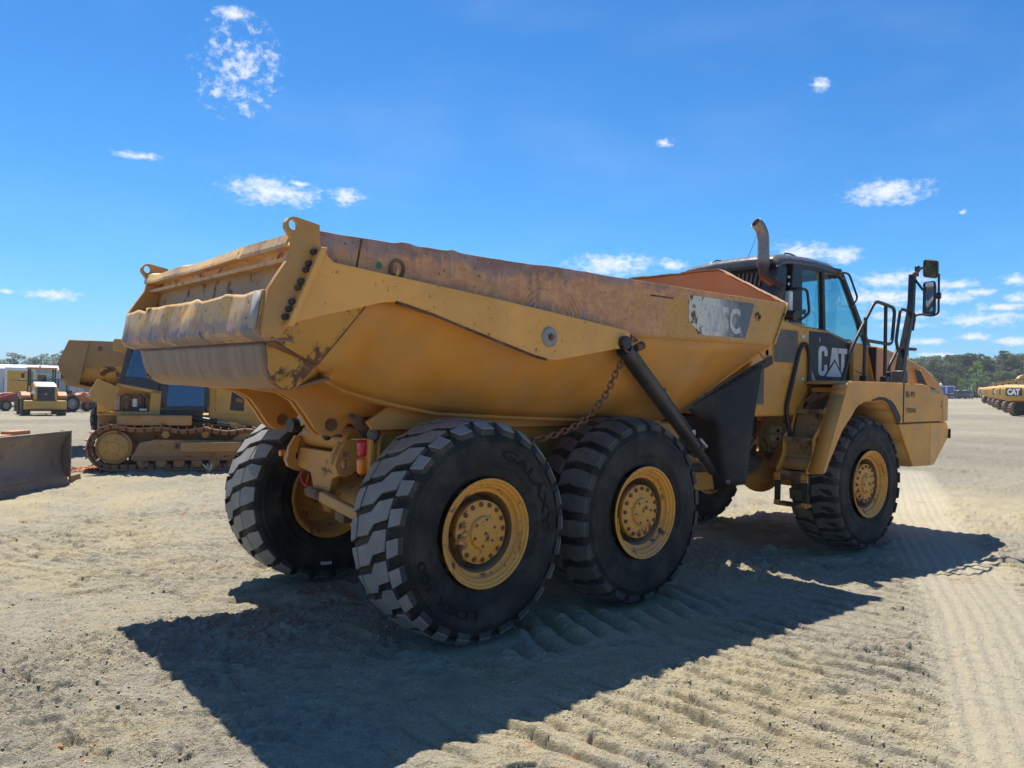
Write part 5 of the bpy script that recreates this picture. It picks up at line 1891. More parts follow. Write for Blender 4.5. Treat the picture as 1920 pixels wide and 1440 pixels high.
    P8 = [(7.14, 1.455, 0.957), (7.155, 1.455, 1.498), (7.90, 1.33, 1.49), (8.22, 1.22, 1.385), (8.25, 1.20, 1.262), (7.50, 1.35, 0.94)]
    n6 = len(P8)
    b.add([(x, yy(y), z) for x, y, z in P8] + [(x - 0.03, yy(y - 0.35), z) for x, y, z in P8],
          [tuple(range(n6)), tuple(range(2 * n6 - 1, n6 - 1, -1))] + [(i, (i + 1) % n6, n6 + (i + 1) % n6, n6 + i) for i in range(n6)])
    F(b).build('bumper_corner', M['front'], TR, bevel=0.01, smooth=0)
    F(MB().box(6.42, 6.432, yy(1.4525), yy(1.42), 1.51, 1.98)).build('panel_seam', M['ink'], TR)
    F(MB().box(6.30, 7.50, yy(1.44), yy(1.2), 1.496, 1.507)).build('panel_shadow_gap', M['ink'], TR)
    F(MB().box(8.235, 8.262, yy(1.15), yy(1.235), 1.262, 1.39)).build('bumper_pad', M['blackm'], TR, bevel=0.006)
F(MB().prism([(7.2, 0.96), (8.22, 1.262), (8.22, 1.39), (8.1, 1.5), (7.2, 1.5)], 'y', -1.0, 1.0)).build('bumper_centre', M['front'], TR, bevel=0.015)
F(MB().box(8.30, 8.335, -0.85, 0.85, 1.50, 1.95)).build('front_grille', M['grille'], TR, bevel=0.01)

# stencilled numbers
def panel_text(body, x0, x1, z0, h, mat, y=-1.4525):
    v, f = text_polys(body, 1.0, 0.012)
    xs = [p[0] for p in v]
    a, c = min(xs), max(xs)
    F(MB().add([(x0 + (p[0] - a) / (c - a) * (x1 - x0), y, z0 + p[1] * h) for p in v], f)).build('lettering', mat, TR, smooth=0)


panel_text('BR-991', 6.470, 6.705, 1.815, 0.105, M['ink'])
panel_text('TFB00406', 6.475, 6.745, 1.625, 0.09, M['ink_faint'])
F(MB().box(6.33, 6.40, -1.4515, -1.4525, 1.80, 1.83)).build('warning_sticker', M['fadetxt'], TR)
F(MB().box(6.33, 6.39, -1.4515, -1.4525, 1.745, 1.785)).build('warning_sticker', M['fadetxt'], TR)
F(MB().box(7.42, 7.47, -1.4512, -1.4525, 1.76, 1.77)).build('latch_mark', M['ink'], TR)
F(MB().box(7.44, 7.455, -1.4512, -1.4525, 1.68, 1.73)).build('latch_mark', M['ink'], TR)

# stairs: treads run across, climbing forward
steps = [(5.300, 1.905), (4.970, 1.655), (4.755, 1.338), (4.620, 0.968)]
for k, (x, z) in enumerate(steps):
    b = MB()
    b.box(x - 0.005, x + 0.20, -1.26, -0.905, z - 0.018, z)
    b.box(x - 0.012, x - 0.004, -1.265, -0.90, z - 0.05, z + 0.004)
    F(b).build('stair_tread', M['step'] if k else M['front'], TR, bevel=0.003)
    if k < 3:
        nx_, nz_ = steps[k + 1]
        b = MB()
        b.add([(x + 0.04, -1.25, z - 0.02), (x + 0.04, -0.915, z - 0.02), (nx_ + 0.18, -0.915, nz_), (nx_ + 0.18, -1.25, nz_)], [(0, 1, 2, 3)])
        F(b).build('stair_riser', M['step'], TR, smooth=0, solid=0.012)
        for y in (-1.265, -0.90):
            b = MB()
            b.prism([(v_.x, v_.z) for v_ in [Vector((x + 0.03, 0, z)), Vector((x - 0.015, 0, z)), Vector((x - 0.02, 0, z - 0.06)), Vector(((x + nx_) / 2 - 0.01 + 0.05, 0, (z + nz_) / 2)), Vector((nx_ - 0.005, 0, nz_ + 0.02)), Vector((nx_ + 0.01, 0, nz_ - 0.01)), Vector((nx_ + 0.13, 0, nz_ - 0.01)), Vector((nx_ + 0.19, 0, (z + nz_) / 2))]], 'y', y - 0.008, y + 0.008)
            F(b).build('stair_stringer', M['front'], TR, bevel=0.003)
F(MB().box(4.62, 4.64, -1.28, -0.885, 0.868, 0.953)).build('stair_apron', M['step'], TR, bevel=0.004)
for y in (-1.255, -0.915):
    b = MB()
    b.prism([(4.615, 0.90), (4.635, 0.90), (4.635, 0.60), (4.615, 0.60)], 'y', y - 0.035, y + 0.035)
    F(b).build('step_strap', M['blackm'], TR, bevel=0.003)
    F(MB().box(4.600, 4.612, y - 0.04, y + 0.04, 0.86, 0.94)).build('strap_plate', M['front'], TR, bevel=0.003)
    F(MB().box(4.602, 4.612, y - 0.035, y + 0.035, 0.585, 0.635)).build('strap_plate', M['front'], TR, bevel=0.003)
    for dy in (-0.018, 0.018):
        place('bolt', BOLT, TR, fr((4.60, y + dy, 0.885)), Matrix.Rotation(rad(-90), 3, 'Z'), (0.5, 0.5, 0.5))
b = MB()
b.box(4.60, 4.76, -1.26, -0.905, 0.58, 0.605)
for k in range(12):
    b.box(4.60, 4.76, -1.25 + k * 0.03, -1.24 + k * 0.03, 0.603, 0.617)
F(b).build('bottom_step', M['step'], TR, bevel=0.002)
# rusty plate with warning stickers beside the stairs
b = MB()
b.prism([(-0.835, 1.70), (-0.60, 1.80), (-0.50, 1.45), (-0.48, 1.15), (-0.70, 0.98), (-0.835, 0.95)], 'x', 4.88, 4.90)
F(b).build('stair_side_plate', M['step'], TR, bevel=0.004)
for zz in (1.37, 1.27):
    F(MB().box(4.872, 4.879, -0.79, -0.64, zz, zz + 0.075)).build('warning_sticker', M['fadetxt'], TR)
    q = MB()
    q.add([(4.870, -0.775, zz + 0.01), (4.870, -0.715, zz + 0.01), (4.870, -0.745, zz + 0.065)], [(0, 1, 2)])
    F(q).build('sticker_symbol', M['ink'], TR, smooth=0)

# handrails
def rail(pts, r, name='handrail', rad_=0.06):
    b = MB()
    b.tube(fillet(pts, rad_), r, 10)
    return F(b).build(name, M['black'], TR)


rail([(4.831, -0.93, 1.35), (4.728, -0.93, 1.645), (4.995, -0.93, 2.36), (5.105, -0.93, 2.43), (5.19, -0.93, 2.31), (5.206, -0.93, 1.92)], 0.024, rad_=0.10)
rail([(4.80, -1.265, 1.34), (4.99, -1.25, 1.375), (5.08, -1.25, 1.50), (5.51, -1.28, 2.40), (5.972, -1.30, 2.956), (6.462, -1.30, 2.905), (6.40, -1.30, 2.455), (5.76, -1.30, 2.475)], 0.021, rad_=0.09)
for x0_, x1_, zt in ((5.75, 5.755, 2.74), (6.247, 6.232, 2.93)):
    rail([(x0_, -1.30, 1.98), (x1_, -1.30, zt)], 0.021, 'handrail_post')
    F(MB().box(x0_ - 0.04, x0_ + 0.04, -1.34, -1.26, 1.985, 2.06)).build('post_socket', M['black'], TR, bevel=0.006)
rail([(6.326, -1.30, 1.99), (6.345, -1.30, 2.19), (6.56, -1.30, 2.41), (6.505, -1.30, 2.50), (6.60, -1.30, 2.91), (6.79, -1.30, 2.90), (6.95, -1.32, 2.87), (6.93, -1.30, 2.66)], 0.019, rad_=0.06)
rail([(6.56, -1.30, 2.415), (7.02, -1.30, 2.425)], 0.022, 'handrail')
F(MB().box(6.30, 6.36, -1.34, -1.26, 1.985, 2.12)).build('post_socket', M['black'], TR, bevel=0.006)
b = MB()
R_ = []
for (x, z, w) in ((6.60, 1.98, 0.055), (6.67, 2.30, 0.045), (6.78, 2.62, 0.042), (6.86, 2.85, 0.04), (6.885, 3.0, 0.036), (6.90, 3.37, 0.036)):
    R_.append([(x - w, -1.30 - w, z), (x + w, -1.30 - w, z), (x + w, -1.30 + w, z), (x - w, -1.30 + w, z)])
b.loft(R_, True, True)
F(b).build('mirror_post', M['black'], TR, bevel=0.008)
b = MB()
b.prism([(6.53, 1.985), (6.69, 1.985), (6.68, 2.14), (6.58, 2.14)], 'y', -1.37, -1.23)
F(b).build('post_socket', M['black'], TR, bevel=0.006)
# mirrors
b = MB()
b.tube(fillet([(6.92, -1.30, 2.83), (6.95, -1.38, 2.865), (6.95, -1.53, 2.835), (6.95, -1.605, 2.86), (6.95, -1.60, 3.35)], 0.06), 0.014, 8)
F(b).build('mirror_arm', M['black'], TR)
b = MB()
b.tube(fillet([(6.90, -1.30, 3.36), (6.92, -1.34, 3.38), (6.94, -1.37, 3.44), (6.97, -1.45, 3.46)], 0.04), 0.016, 8)
b.cyl((6.90, -1.30, 3.35), (6.93, -1.42, 3.16), 0.016, 0.014, 8)
F(b).build('mirror_arm', M['black'], TR)
F(MB().box(6.87, 6.95, -1.36, -1.31, 3.34, 3.39)).build('mirror_clamp', M['rust'], TR, bevel=0.008)
F(MB().box(6.93, 6.99, -1.36, -1.305, 3.40, 3.48)).build('mirror_clamp', M['black'], TR, bevel=0.015)
F(MB().box(6.93, 6.98, -1.625, -1.58, 3.04, 3.12)).build('mirror_clamp', M['black'], TR, bevel=0.006)


def mirror(cy, cz, hw, hh, tilt, yaw_, name, roll_=0.0):
    pts = fillet([(0, -hw, -hh), (0, hw, -hh), (0, hw * 0.98, hh), (0, -hw * 0.98, hh)], hw * 0.45, 5, True)
    Rm = Matrix.Rotation(rad(yaw_), 3, 'Z') @ Matrix.Rotation(rad(tilt), 3, 'Y') @ Matrix.Rotation(rad(roll_), 3, 'X')
    c = Vector((6.955, cy, cz))
    b = MB()
    b.loft([[c + Rm @ (Vector((-0.018, p.y, p.z))) for p in pts], [c + Rm @ Vector((0.01, p.y, p.z)) for p in pts], [c + Rm @ Vector((0.045, p.y * 0.8, p.z * 0.85)) for p in pts]], True, True)
    o = F(b).build(name, M['black'], TR, smooth=40, bevel=0.004)
    b = MB()
    b.add([c + Rm @ Vector((-0.0195, p.y * 0.9, p.z * 0.94)) for p in pts], [tuple(range(len(pts)))])
    F(b).build('mirror_glass', M['chrome'], o, smooth=0)


mirror(-1.488, 3.052, 0.082, 0.215, 0, -14, 'wing_mirror')
mirror(-1.50, 3.425, 0.095, 0.115, -22, -10, 'wide_angle_mirror', 14)
F(MB().box(6.72, 6.86, -1.20, -1.12, 2.0, 2.05)).build('deck_hook', M['rust'], TR, bevel=0.01)

# exhaust stack
b = MB()
path = smooth_path([(4.72, -0.84, 3.02), (4.68, -0.76, 3.10), (4.63, -0.69, 3.17), (4.62, -0.672, 3.24), (4.62, -0.668, 3.34), (4.62, -0.665, 3.46), (4.62, -0.66, 3.60), (4.605, -0.655, 3.67), (4.565, -0.645, 3.735), (4.51, -0.63, 3.775)], 5)
b.tube(path, 0.062, 20)
b2 = F(b)
b2.f = b2.f[:-1]
b2.mi = b2.mi[:-1]
b2.build('exhaust_stack', M['exhaust'], TR, smooth=50, solid=0.006)
for zz, r in ((3.30, 0.074), (3.38, 0.070)):
    F(MB().cyl((4.62, -0.668, zz - 0.03), (4.62, -0.668, zz + 0.03), r, r, 24)).build('exhaust_sleeve', M['exhaust'], TR)
F(MB().cyl((4.61, -0.657, 3.635), (4.607, -0.656, 3.65), 0.066, 0.066, 24)).build('exhaust_seam', M['exhaust'], TR)
F(MB().cyl((4.66, -0.74, 2.86), (4.70, -0.80, 3.02), 0.10, 0.09, 22)).build('exhaust_shroud', M['cabblack'], TR, bevel=0.01)

# ------------------------------------------------------------------ the rest of the yard
def spot(az_deg, dist):
    """a place on the ground at a bearing and a distance from where the photographer stood"""
    a = rad(az_deg)
    x, y = CX + dist * math.cos(a), CY + dist * math.sin(a)
    return (x, y, tzs(x, y))


M['old'] = paint('old brown yellow paint', (0.40, 0.215, 0.06), rust=0.3, dust=0.4, chip=0.3)
M['dz'] = paint('crawler paint', (0.60, 0.32, 0.06), rust=0.10, dust=0.32, chip=0.12)
M['dzr'] = paint('muddy undercarriage', (0.44, 0.215, 0.055), rust=0.40, dust=0.45, chip=0.4, rscale=4)
M['shoe'] = paint('worn track steel', (0.30, 0.135, 0.06), rust=0.4, dust=0.35, chip=0.3, rscale=6, rough=0.55)
M['orange'] = paint('orange paint', (0.55, 0.17, 0.03), rust=0.12, dust=0.25, chip=0.2)
M['redp'] = paint('red paint', (0.42, 0.03, 0.03), rust=0.05, dust=0.15, chip=0.0)
M['bladesteel'] = paint('bare blade steel', (0.16, 0.125, 0.105), rust=0.45, dust=0.3, streak=0.5, chip=0.2, rscale=2.5)
M['cabblue'] = plain('dark cab paint', (0.018, 0.03, 0.045), 0.4, dust=0.05)
M['panelgrey'] = plain('grey wall sheet', (0.52, 0.53, 0.54), 0.6)
M['exyel'] = paint('excavator paint', (0.62, 0.34, 0.05), rust=0.03, dust=0.2, chip=0.0)
M['bluep'] = plain('blue paint', (0.03, 0.12, 0.45), 0.5)
M['boxyel'] = plain('yellow sheet', (0.62, 0.33, 0.03), 0.5)


def wheel(parent, loc, r, w, rimcol, axis=(0, 1, 0), n=18, lug=True):
    """tyre with lugs as wheel part, rim as its child"""
    b = MB()
    b.lathe([(r * 0.52, -w * 0.42), (r * 0.60, -w * 0.5), (r * 0.85, -w * 0.5), (r * 0.95, -w * 0.42), (r * 0.955, 0), (r * 0.95, w * 0.42), (r * 0.85, w * 0.5), (r * 0.60, w * 0.5), (r * 0.52, w * 0.42)], (0, 0, 0), axis, 40, 0)
    if lug:
        for k in range(n):
            for sd in (-1, 1):
                a = 2 * math.pi * (k + (0.25 if sd > 0 else 0)) / n
                R = Matrix.Rotation(-a, 3, 'Y')
                c = R @ Vector((r * 0.965, sd * w * 0.24, 0))
                b.obox(c, (r * 0.075, w * 0.5, r * 0.16), R, 1)
    o = b.build('wheel', [M['side_rubber'], M['tread_worn']], parent)
    o.location = loc
    q = MB()
    q.lathe([(r * 0.54, 0.40 * w), (r * 0.56, 0.46 * w), (r * 0.50, 0.44 * w), (r * 0.46, 0.2 * w), (r * 0.30, 0.22 * w), (r * 0.28, 0.34 * w), (0.001, 0.34 * w)], (0, 0, 0), (0, -1, 0), 32)
    q.lathe([(r * 0.54, 0.40 * w), (r * 0.56, 0.46 * w), (r * 0.50, 0.44 * w), (r * 0.46, 0.2 * w), (r * 0.30, 0.22 * w), (r * 0.28, 0.34 * w), (0.001, 0.34 * w)], (0, 0, 0), (0, 1, 0), 32)
    q.build('rim', rimcol, o)
    return o


# ---- crawler tractor
DZ = thing('crawler_dozer', 'yellow crawler dozer with dark cab and an engine door hanging open', 'dozer', (1.10, 11.98, 0.0), rad(-20))
sx0, sx1, zc = 0.0, 2.45, 0.47
for s in (-1, 1):
    # track path
    pts = []
    for k in range(24):
        a = math.pi / 2 + math.pi * k / 24
        pts.append((sx0 + 0.455 * math.cos(a), zc + 0.44 * math.sin(a)))
    for k in range(30):
        pts.append((sx0 + (sx1 - sx0) * k / 30, 0.03))
    for k in range(24):
        a = -math.pi / 2 + math.pi * k / 24
        pts.append((sx1 + 0.40 * math.cos(a), 0.43 + 0.40 * math.sin(a)))
    for k in range(31):
        t = k / 30
        sag = 0.05 * math.sin(t * 3 * math.pi) ** 2 + 0.03 * t
        pts.append((sx1 + (sx0 - sx1) * t, 0.83 + 0.08 * t - sag * (1 - t * 0.4)))
    cum = [0]
    P2 = pts + [pts[0]]
    for a_, b_ in zip(P2[:-1], P2[1:]):
        cum.append(cum[-1] + math.hypot(b_[0] - a_[0], b_[1] - a_[1]))
    nsh = 48
    sb = MB()
    sb.box(-0.078, 0.078, -0.28, 0.28, -0.012, 0.012)
    sb.box(-0.078, -0.058, -0.28, 0.28, 0.0, 0.06)
    sb.box(-0.06, 0.06, -0.09, -0.05, -0.09, -0.01)
    sb.box(-0.06, 0.06, 0.05, 0.09, -0.09, -0.01)
    SHOE = sb.mesh('track_shoe', M['shoe'], smooth=0)
    for k in range(nsh):
        d = cum[-1] * k / nsh
        i = max(j for j in range(len(cum)) if cum[j] <= d + 1e-9)
        i = min(i, len(pts) - 1)
        t = (d - cum[i]) / max(cum[i + 1] - cum[i], 1e-6)
        a_, b_ = P2[i], P2[i + 1]
        ang = math.atan2(b_[1] - a_[1], b_[0] - a_[0])
        # outward normal of a path run clockwise
        R = Matrix.Rotation(-ang, 3, 'Y') @ Matrix.Rotation(math.pi, 3, 'X')
        place('track_shoe', SHOE, DZ, (a_[0] + (b_[0] - a_[0]) * t, s * 0.86, a_[1] + (b_[1] - a_[1]) * t), R)
    b = MB()
    prof = []
    b.cyl((sx0, s * 0.74, zc), (sx0, s * 0.98, zc), 0.33, 0.33, 40)
    b.build('sprocket', M['dzr'], DZ, bevel=0.01)
    q = MB()
    q.lathe([(0.001, 0.06), (0.10, 0.06), (0.115, 0.045), (0.24, 0.04), (0.27, 0.025), (0.275, 0.0)], (sx0, s * 0.98, zc), (0, s, 0), 40)
    q.build('final_drive', M['dz'], DZ)
    for k in range(5):
        a = 2 * math.pi * k / 5
        MB().cyl((sx0 + 0.165 * math.cos(a), s * 1.02, zc + 0.165 * math.sin(a)), (sx0 + 0.165 * math.cos(a), s * 1.035, zc + 0.165 * math.sin(a)), 0.026, 0.026, 12).build('drive_cap', M['dzr'], DZ)
    MB().cyl((sx1, s * 0.74, 0.43), (sx1, s * 0.98, 0.43), 0.33, 0.33, 32).build('idler', M['dzr'], DZ, bevel=0.02)
    MB().prism([(0.30, 0.22), (2.2, 0.22), (2.3, 0.45), (2.2, 0.60), (0.75, 0.62), (0.45, 0.56)], 'y', s * 1.02, s * 0.70).build('track_frame', M['dzr'], DZ, bevel=0.02)
    MB().box(0.35, 2.2, s * 1.03, s * 0.98, 0.20, 0.30).build('track_guard', M['shoe'], DZ, bevel=0.01)
    MB().box(1.08, 1.62, s * 1.035, s * 1.0, 0.44, 0.56).build('frame_cover', M['shoe'], DZ, bevel=0.03)
    for k in range(6):
        MB().cyl((0.52 + 0.33 * k, s * 0.72, 0.16), (0.52 + 0.33 * k, s * 1.0, 0.16), 0.105, 0.105, 20).build('track_roller', M['dzr'], DZ, bevel=0.01)
    for x in (0.92, 1.66):
        MB().cyl((x, s * 0.72, 0.735), (x, s * 0.99, 0.735 - 0.02), 0.075, 0.075, 20).build('carrier_roller', M['dzr'], DZ, bevel=0.008)
# hull, rear box with opening, hood
MB().box(-0.35, 2.6, -0.52, 0.52, 0.5, 1.1).build('hull', M['dzr'], DZ, bevel=0.02)
MB().box(0.05, 1.4, -1.1, 1.1, 0.90, 1.10).build('fender', M['dzr'], DZ, bevel=0.02)
b = MB()
zb, zt = 1.10, 1.66
b.box(-0.33, -0.10, -0.82, -0.78, zb, zt - 0.16)
b.prism([(-0.33, zb), (0.80, zb), (0.82, zt - 0.09), (0.02, zt + 0.06), (-0.05, zt)], 'y', -0.55, -0.50)
b.prism([(-0.33, zb), (0.80, zb), (0.80, zb + 0.06), (-0.30, zb + 0.06)], 'y', -0.82, -0.78)
b.prism([(0.60, zb + 0.06), (0.80, zb + 0.06), (0.82, zt - 0.09), (0.64, zt - 0.06)], 'y', -0.82, -0.78)
b.prism([(0.02, zt + 0.06), (0.82, zt - 0.09), (0.80, zt - 0.15), (0.03, zt - 0.01)], 'y', -0.82, -0.5)
b.prism([(-0.33, zb), (-0.33, zt - 0.16), (0.0, zt + 0.04), (0.02, zb)], 'y', 0.5, 0.82)
b.box(-0.33, 0.8, -0.82, 0.82, zb - 0.02, zb + 0.02)
b.build('rear_housing', M['dz'], DZ, bevel=0.008)
for i, (x, z, r, h, mt) in enumerate(((0.18, 1.20, 0.055, 0.20, 'hose'), (0.33, 1.25, 0.05, 0.16, 'white'), (0.02, 1.18, 0.06, 0.30, 'steel'), (0.48, 1.22, 0.04, 0.22, 'dark'))):
    MB().cyl((x, -0.66, z), (x, -0.66, z + h), r, r * 0.9, 16).build('filter', M[mt], DZ, bevel=0.006)
MB().box(0.28, 0.48, -0.74, -0.60, 1.12, 1.24).build('battery', M['black'], DZ, bevel=0.01)
MB().box(0.42, 0.56, -0.76, -0.70, 1.125, 1.22).build('battery', M['white'], DZ, bevel=0.01)
for k in range(4):
    MB().tube(smooth_path([(-0.02 + 0.14 * k, -0.60, 1.14), (0.05 + 0.14 * k, -0.68, 1.36), (0.16 + 0.12 * k, -0.63, 1.50), (0.28 + 0.1 * k, -0.58, 1.42)]), 0.016, 8).build('hose', M['hose'], DZ)
b = MB()
b.add([(-0.31, -1.02, 1.79), (0.065, -0.88, 1.63), (-0.08, -0.92, 1.165), (-0.49, -1.06, 1.45)], [(0, 1, 2, 3)])
b.build('open_engine_door', M['dz'], DZ, solid=0.035, bevel=0.006, smooth=0, label='open tilted engine door')
b = MB()
b.add([(-0.455, -1.085, 1.49), (-0.425, -1.075, 1.505), (-0.42, -1.075, 1.47), (-0.45, -1.085, 1.455)], [(0, 1, 2, 3)])
b.build('door_sticker', M['white'], DZ, smooth=0)
# cab
cabp = [(0.03, 1.70), (0.79, 1.58), (0.82, 1.18), (1.68, 1.18), (1.68, 2.0), (1.52, 2.55), (0.21, 2.58)]
for y0, y1 in ((-0.80, -0.77), (0.77, 0.80)):
    b = MB()
    fr_ = [(0.03, 1.70), (0.79, 1.58), (0.79, 1.66), (0.13, 1.765), (0.27, 2.50), (0.75, 2.50), (0.86, 1.66), (0.79, 1.58)]
    b.prism([(0.03, 1.70), (0.13, 1.765), (0.29, 2.50), (0.21, 2.58)], 'y', y0, y1)
    b.prism([(0.03, 1.70), (0.80, 1.57), (0.82, 1.80), (0.13, 1.86)], 'y', y0, y1)
    b.prism([(0.21, 2.58), (0.29, 2.49), (1.45, 2.47), (1.52, 2.55)], 'y', y0, y1)
    b.prism([(0.75, 1.60), (0.90, 1.20), (0.94, 1.75), (0.86, 2.50), (0.74, 2.50)], 'y', y0, y1)
    b.prism([(1.62, 1.18), (1.70, 1.18), (1.70, 2.0), (1.54, 2.55), (1.44, 2.50), (1.62, 1.98)], 'y', y0, y1)
    b.prism([(0.82, 1.18), (1.68, 1.18), (1.66, 1.28), (0.86, 1.28)], 'y', y0, y1)
    b.prism([(0.86, 1.95), (1.66, 1.95), (1.66, 2.0), (0.87, 2.0)], 'y', y0, y1)
    b.build('cab_frame', M['cabblue'], DZ, bevel=0.01)
    for poly in ([(0.13, 1.80), (0.78, 1.78), (0.76, 2.50), (0.28, 2.50)], [(0.92, 1.28), (1.63, 1.28), (1.63, 1.96), (0.90, 1.96)], [(0.88, 2.0), (1.62, 2.0), (1.45, 2.48), (0.84, 2.5)]):
        ym = (y0 + y1) / 2
        sg = 1 if ym < 0 else -1
        MB().add([(x, ym + sg * 0.17 * (z - poly[0][1]), z) for x, z in poly], [(0, 1, 2, 3)]).build('cab_window', M['glassrefl'], DZ, smooth=0)
MB().box(0.25, 1.50, -0.84, 0.84, 2.55, 2.66).build('cab_roof', M['dz'], DZ, bevel=0.03)
MB().prism([(-0.10, 2.36), (0.20, 2.34), (0.22, 2.60), (-0.06, 2.61), (-0.10, 2.57)], 'y', -0.55, 0.75).build('air_conditioner', M['dz'], DZ, bevel=0.02)
b = MB()
b.box(0.35, 0.50, -0.22, 0.28, 1.75, 2.30)
b.box(0.35, 0.85, -0.22, 0.28, 1.55, 1.72)
b.build('seat', M['seat'], DZ, bevel=0.04)
MB().box(0.2, 1.6, -0.76, 0.76, 1.10, 1.18).build('cab_floor', M['black'], DZ)
b = MB()
b.prism([(1.71, 0.85), (2.95, 0.85), (2.95, 1.62), (1.71, 1.80)], 'y', -0.62, 0.62)
b.build('hood', M['dz'], DZ, bevel=0.025)
MB().prism([(2.12, 1.20), (2.40, 1.18), (2.40, 1.58), (2.16, 1.60)], 'y', -0.628, -0.622).build('hood_opening', M['dark'], DZ)
MB().cyl((2.24, -0.63, 1.42), (2.38, -0.63, 1.40), 0.05, 0.05, 14).build('turbo_pipe', M['shoe'], DZ)
b = MB()
b.tube([(p[0], -0.625, p[1]) for p in ((1.84, 1.12), (1.84, 1.68), (2.52, 1.62), (2.52, 1.10))], 0.006, 6, closed=True)
b.build('hood_panel_seam', M['dzr'], DZ)
MB().box(2.90, 2.98, -0.6, 0.6, 0.8, 1.62).build('radiator_grille', M['dark'], DZ, bevel=0.01)
MB().cyl((1.34, -0.72, 1.04), (1.88, -0.80, 0.965), 0.055, 0.055, 18).build('lift_cylinder', M['black'], DZ, bevel=0.006)
MB().cyl((1.88, -0.80, 0.965), (2.20, -0.84, 0.92), 0.024, 0.024, 14).build('lift_rod', M['steel'], DZ)
MB().prism([(2.10, 0.98), (2.25, 0.96), (2.75, 0.72), (2.70, 0.60), (2.15, 0.84)], 'y', -0.88, -0.80).build('lift_lug', M['dz'], DZ, bevel=0.01)
for s in (-1, 1):
    MB().box(1.2, 3.5, s * 1.22, s * 1.14, 0.38, 0.58).build('push_arm', M['dzr'], DZ, bevel=0.02)

# ---- blade taken off and stood on the ground
h_ = rad(48)
BL = thing('dozer_blade', 'detached dozer blade of bare brown steel standing on the ground', 'dozer blade', (-0.375, 9.66, 0.0), h_)
prof = [(-0.115, 0.90), (-0.03, 0.80), (0.03, 0.66), (0.05, 0.50), (0.04, 0.34), (0.0, 0.20), (-0.045, 0.10)]
b = MB()
rings = []
for x in (-3.4, -2.2, -1.0, 0.0):
    rings.append([(x, n_, z) for n_, z in prof])
b.loft(rings, False, False)
b.build('moldboard', M['bladesteel'], BL, smooth=60, solid=0.025)
MB().prism([(-0.05, 0.12), (-0.03, 0.12), (-0.10, 0.0), (-0.125, 0.0)], 'x', -3.4, -0.02).build('cutting_edge', M['shoe'], BL, bevel=0.003)
MB().prism([(0.01, 0.12), (0.30, 0.13), (0.34, 0.0), (0.02, 0.0)], 'y', -0.11, -0.07).build('end_bit', M['shoe'], BL, bevel=0.004)
MB().prism([(0.0, 0.90), (0.03, 0.90), (0.03, 0.1), (0.0, 0.1)], 'y', -0.10, 0.09).build('end_plate', M['bladesteel'], BL, bevel=0.004)
MB().box(-3.4, 0.0, 0.07, 0.16, 0.28, 0.58).build('back_rib', M['bladesteel'], BL, bevel=0.01)
MB().box(-3.3, -0.95, 0.10, 0.32, 0.84, 0.90).build('top_bar', M['orange'], BL, bevel=0.01)
MB().box(-1.25, -0.80, 0.10, 0.30, 0.86, 0.95).build('top_bracket', M['orange'], BL, bevel=0.012)
for x in (-3.0, -2.0, -1.1, -0.3):
    MB().prism([(0.04, 0.85), (0.34, 0.75), (0.40, 0.0), (0.12, 0.0), (0.06, 0.3)], 'x', x - 0.03, x + 0.03).build('back_gusset', M['bladesteel'], BL, bevel=0.006)

# ---- tuft of dry grass
b = MB()
rg = random.Random(3)
for k in range(16):
    a = rg.uniform(0, 6.28)
    l, hgt = rg.uniform(0.06, 0.16), rg.uniform(0.08, 0.20)
    ca, sa = math.cos(a), math.sin(a)
    w = 0.012
    b.add([(-sa * w, ca * w, 0), (sa * w, -ca * w, 0), (ca * l * 0.6 + sa * w, sa * l * 0.6 - ca * w, hgt * 0.8), (ca * l, sa * l, hgt)], [(0, 1, 2, 3)])
M['drygrass'] = plain('dry grass', (0.55, 0.50, 0.36), 0.8)
tuft = b.build('grass_tuft', M['drygrass'], None, smooth=0)
tuft.location = (2.25, 10.05, 0.0)
tag(tuft, 'pale dry grass tuft growing beside the crawler track', 'grass')

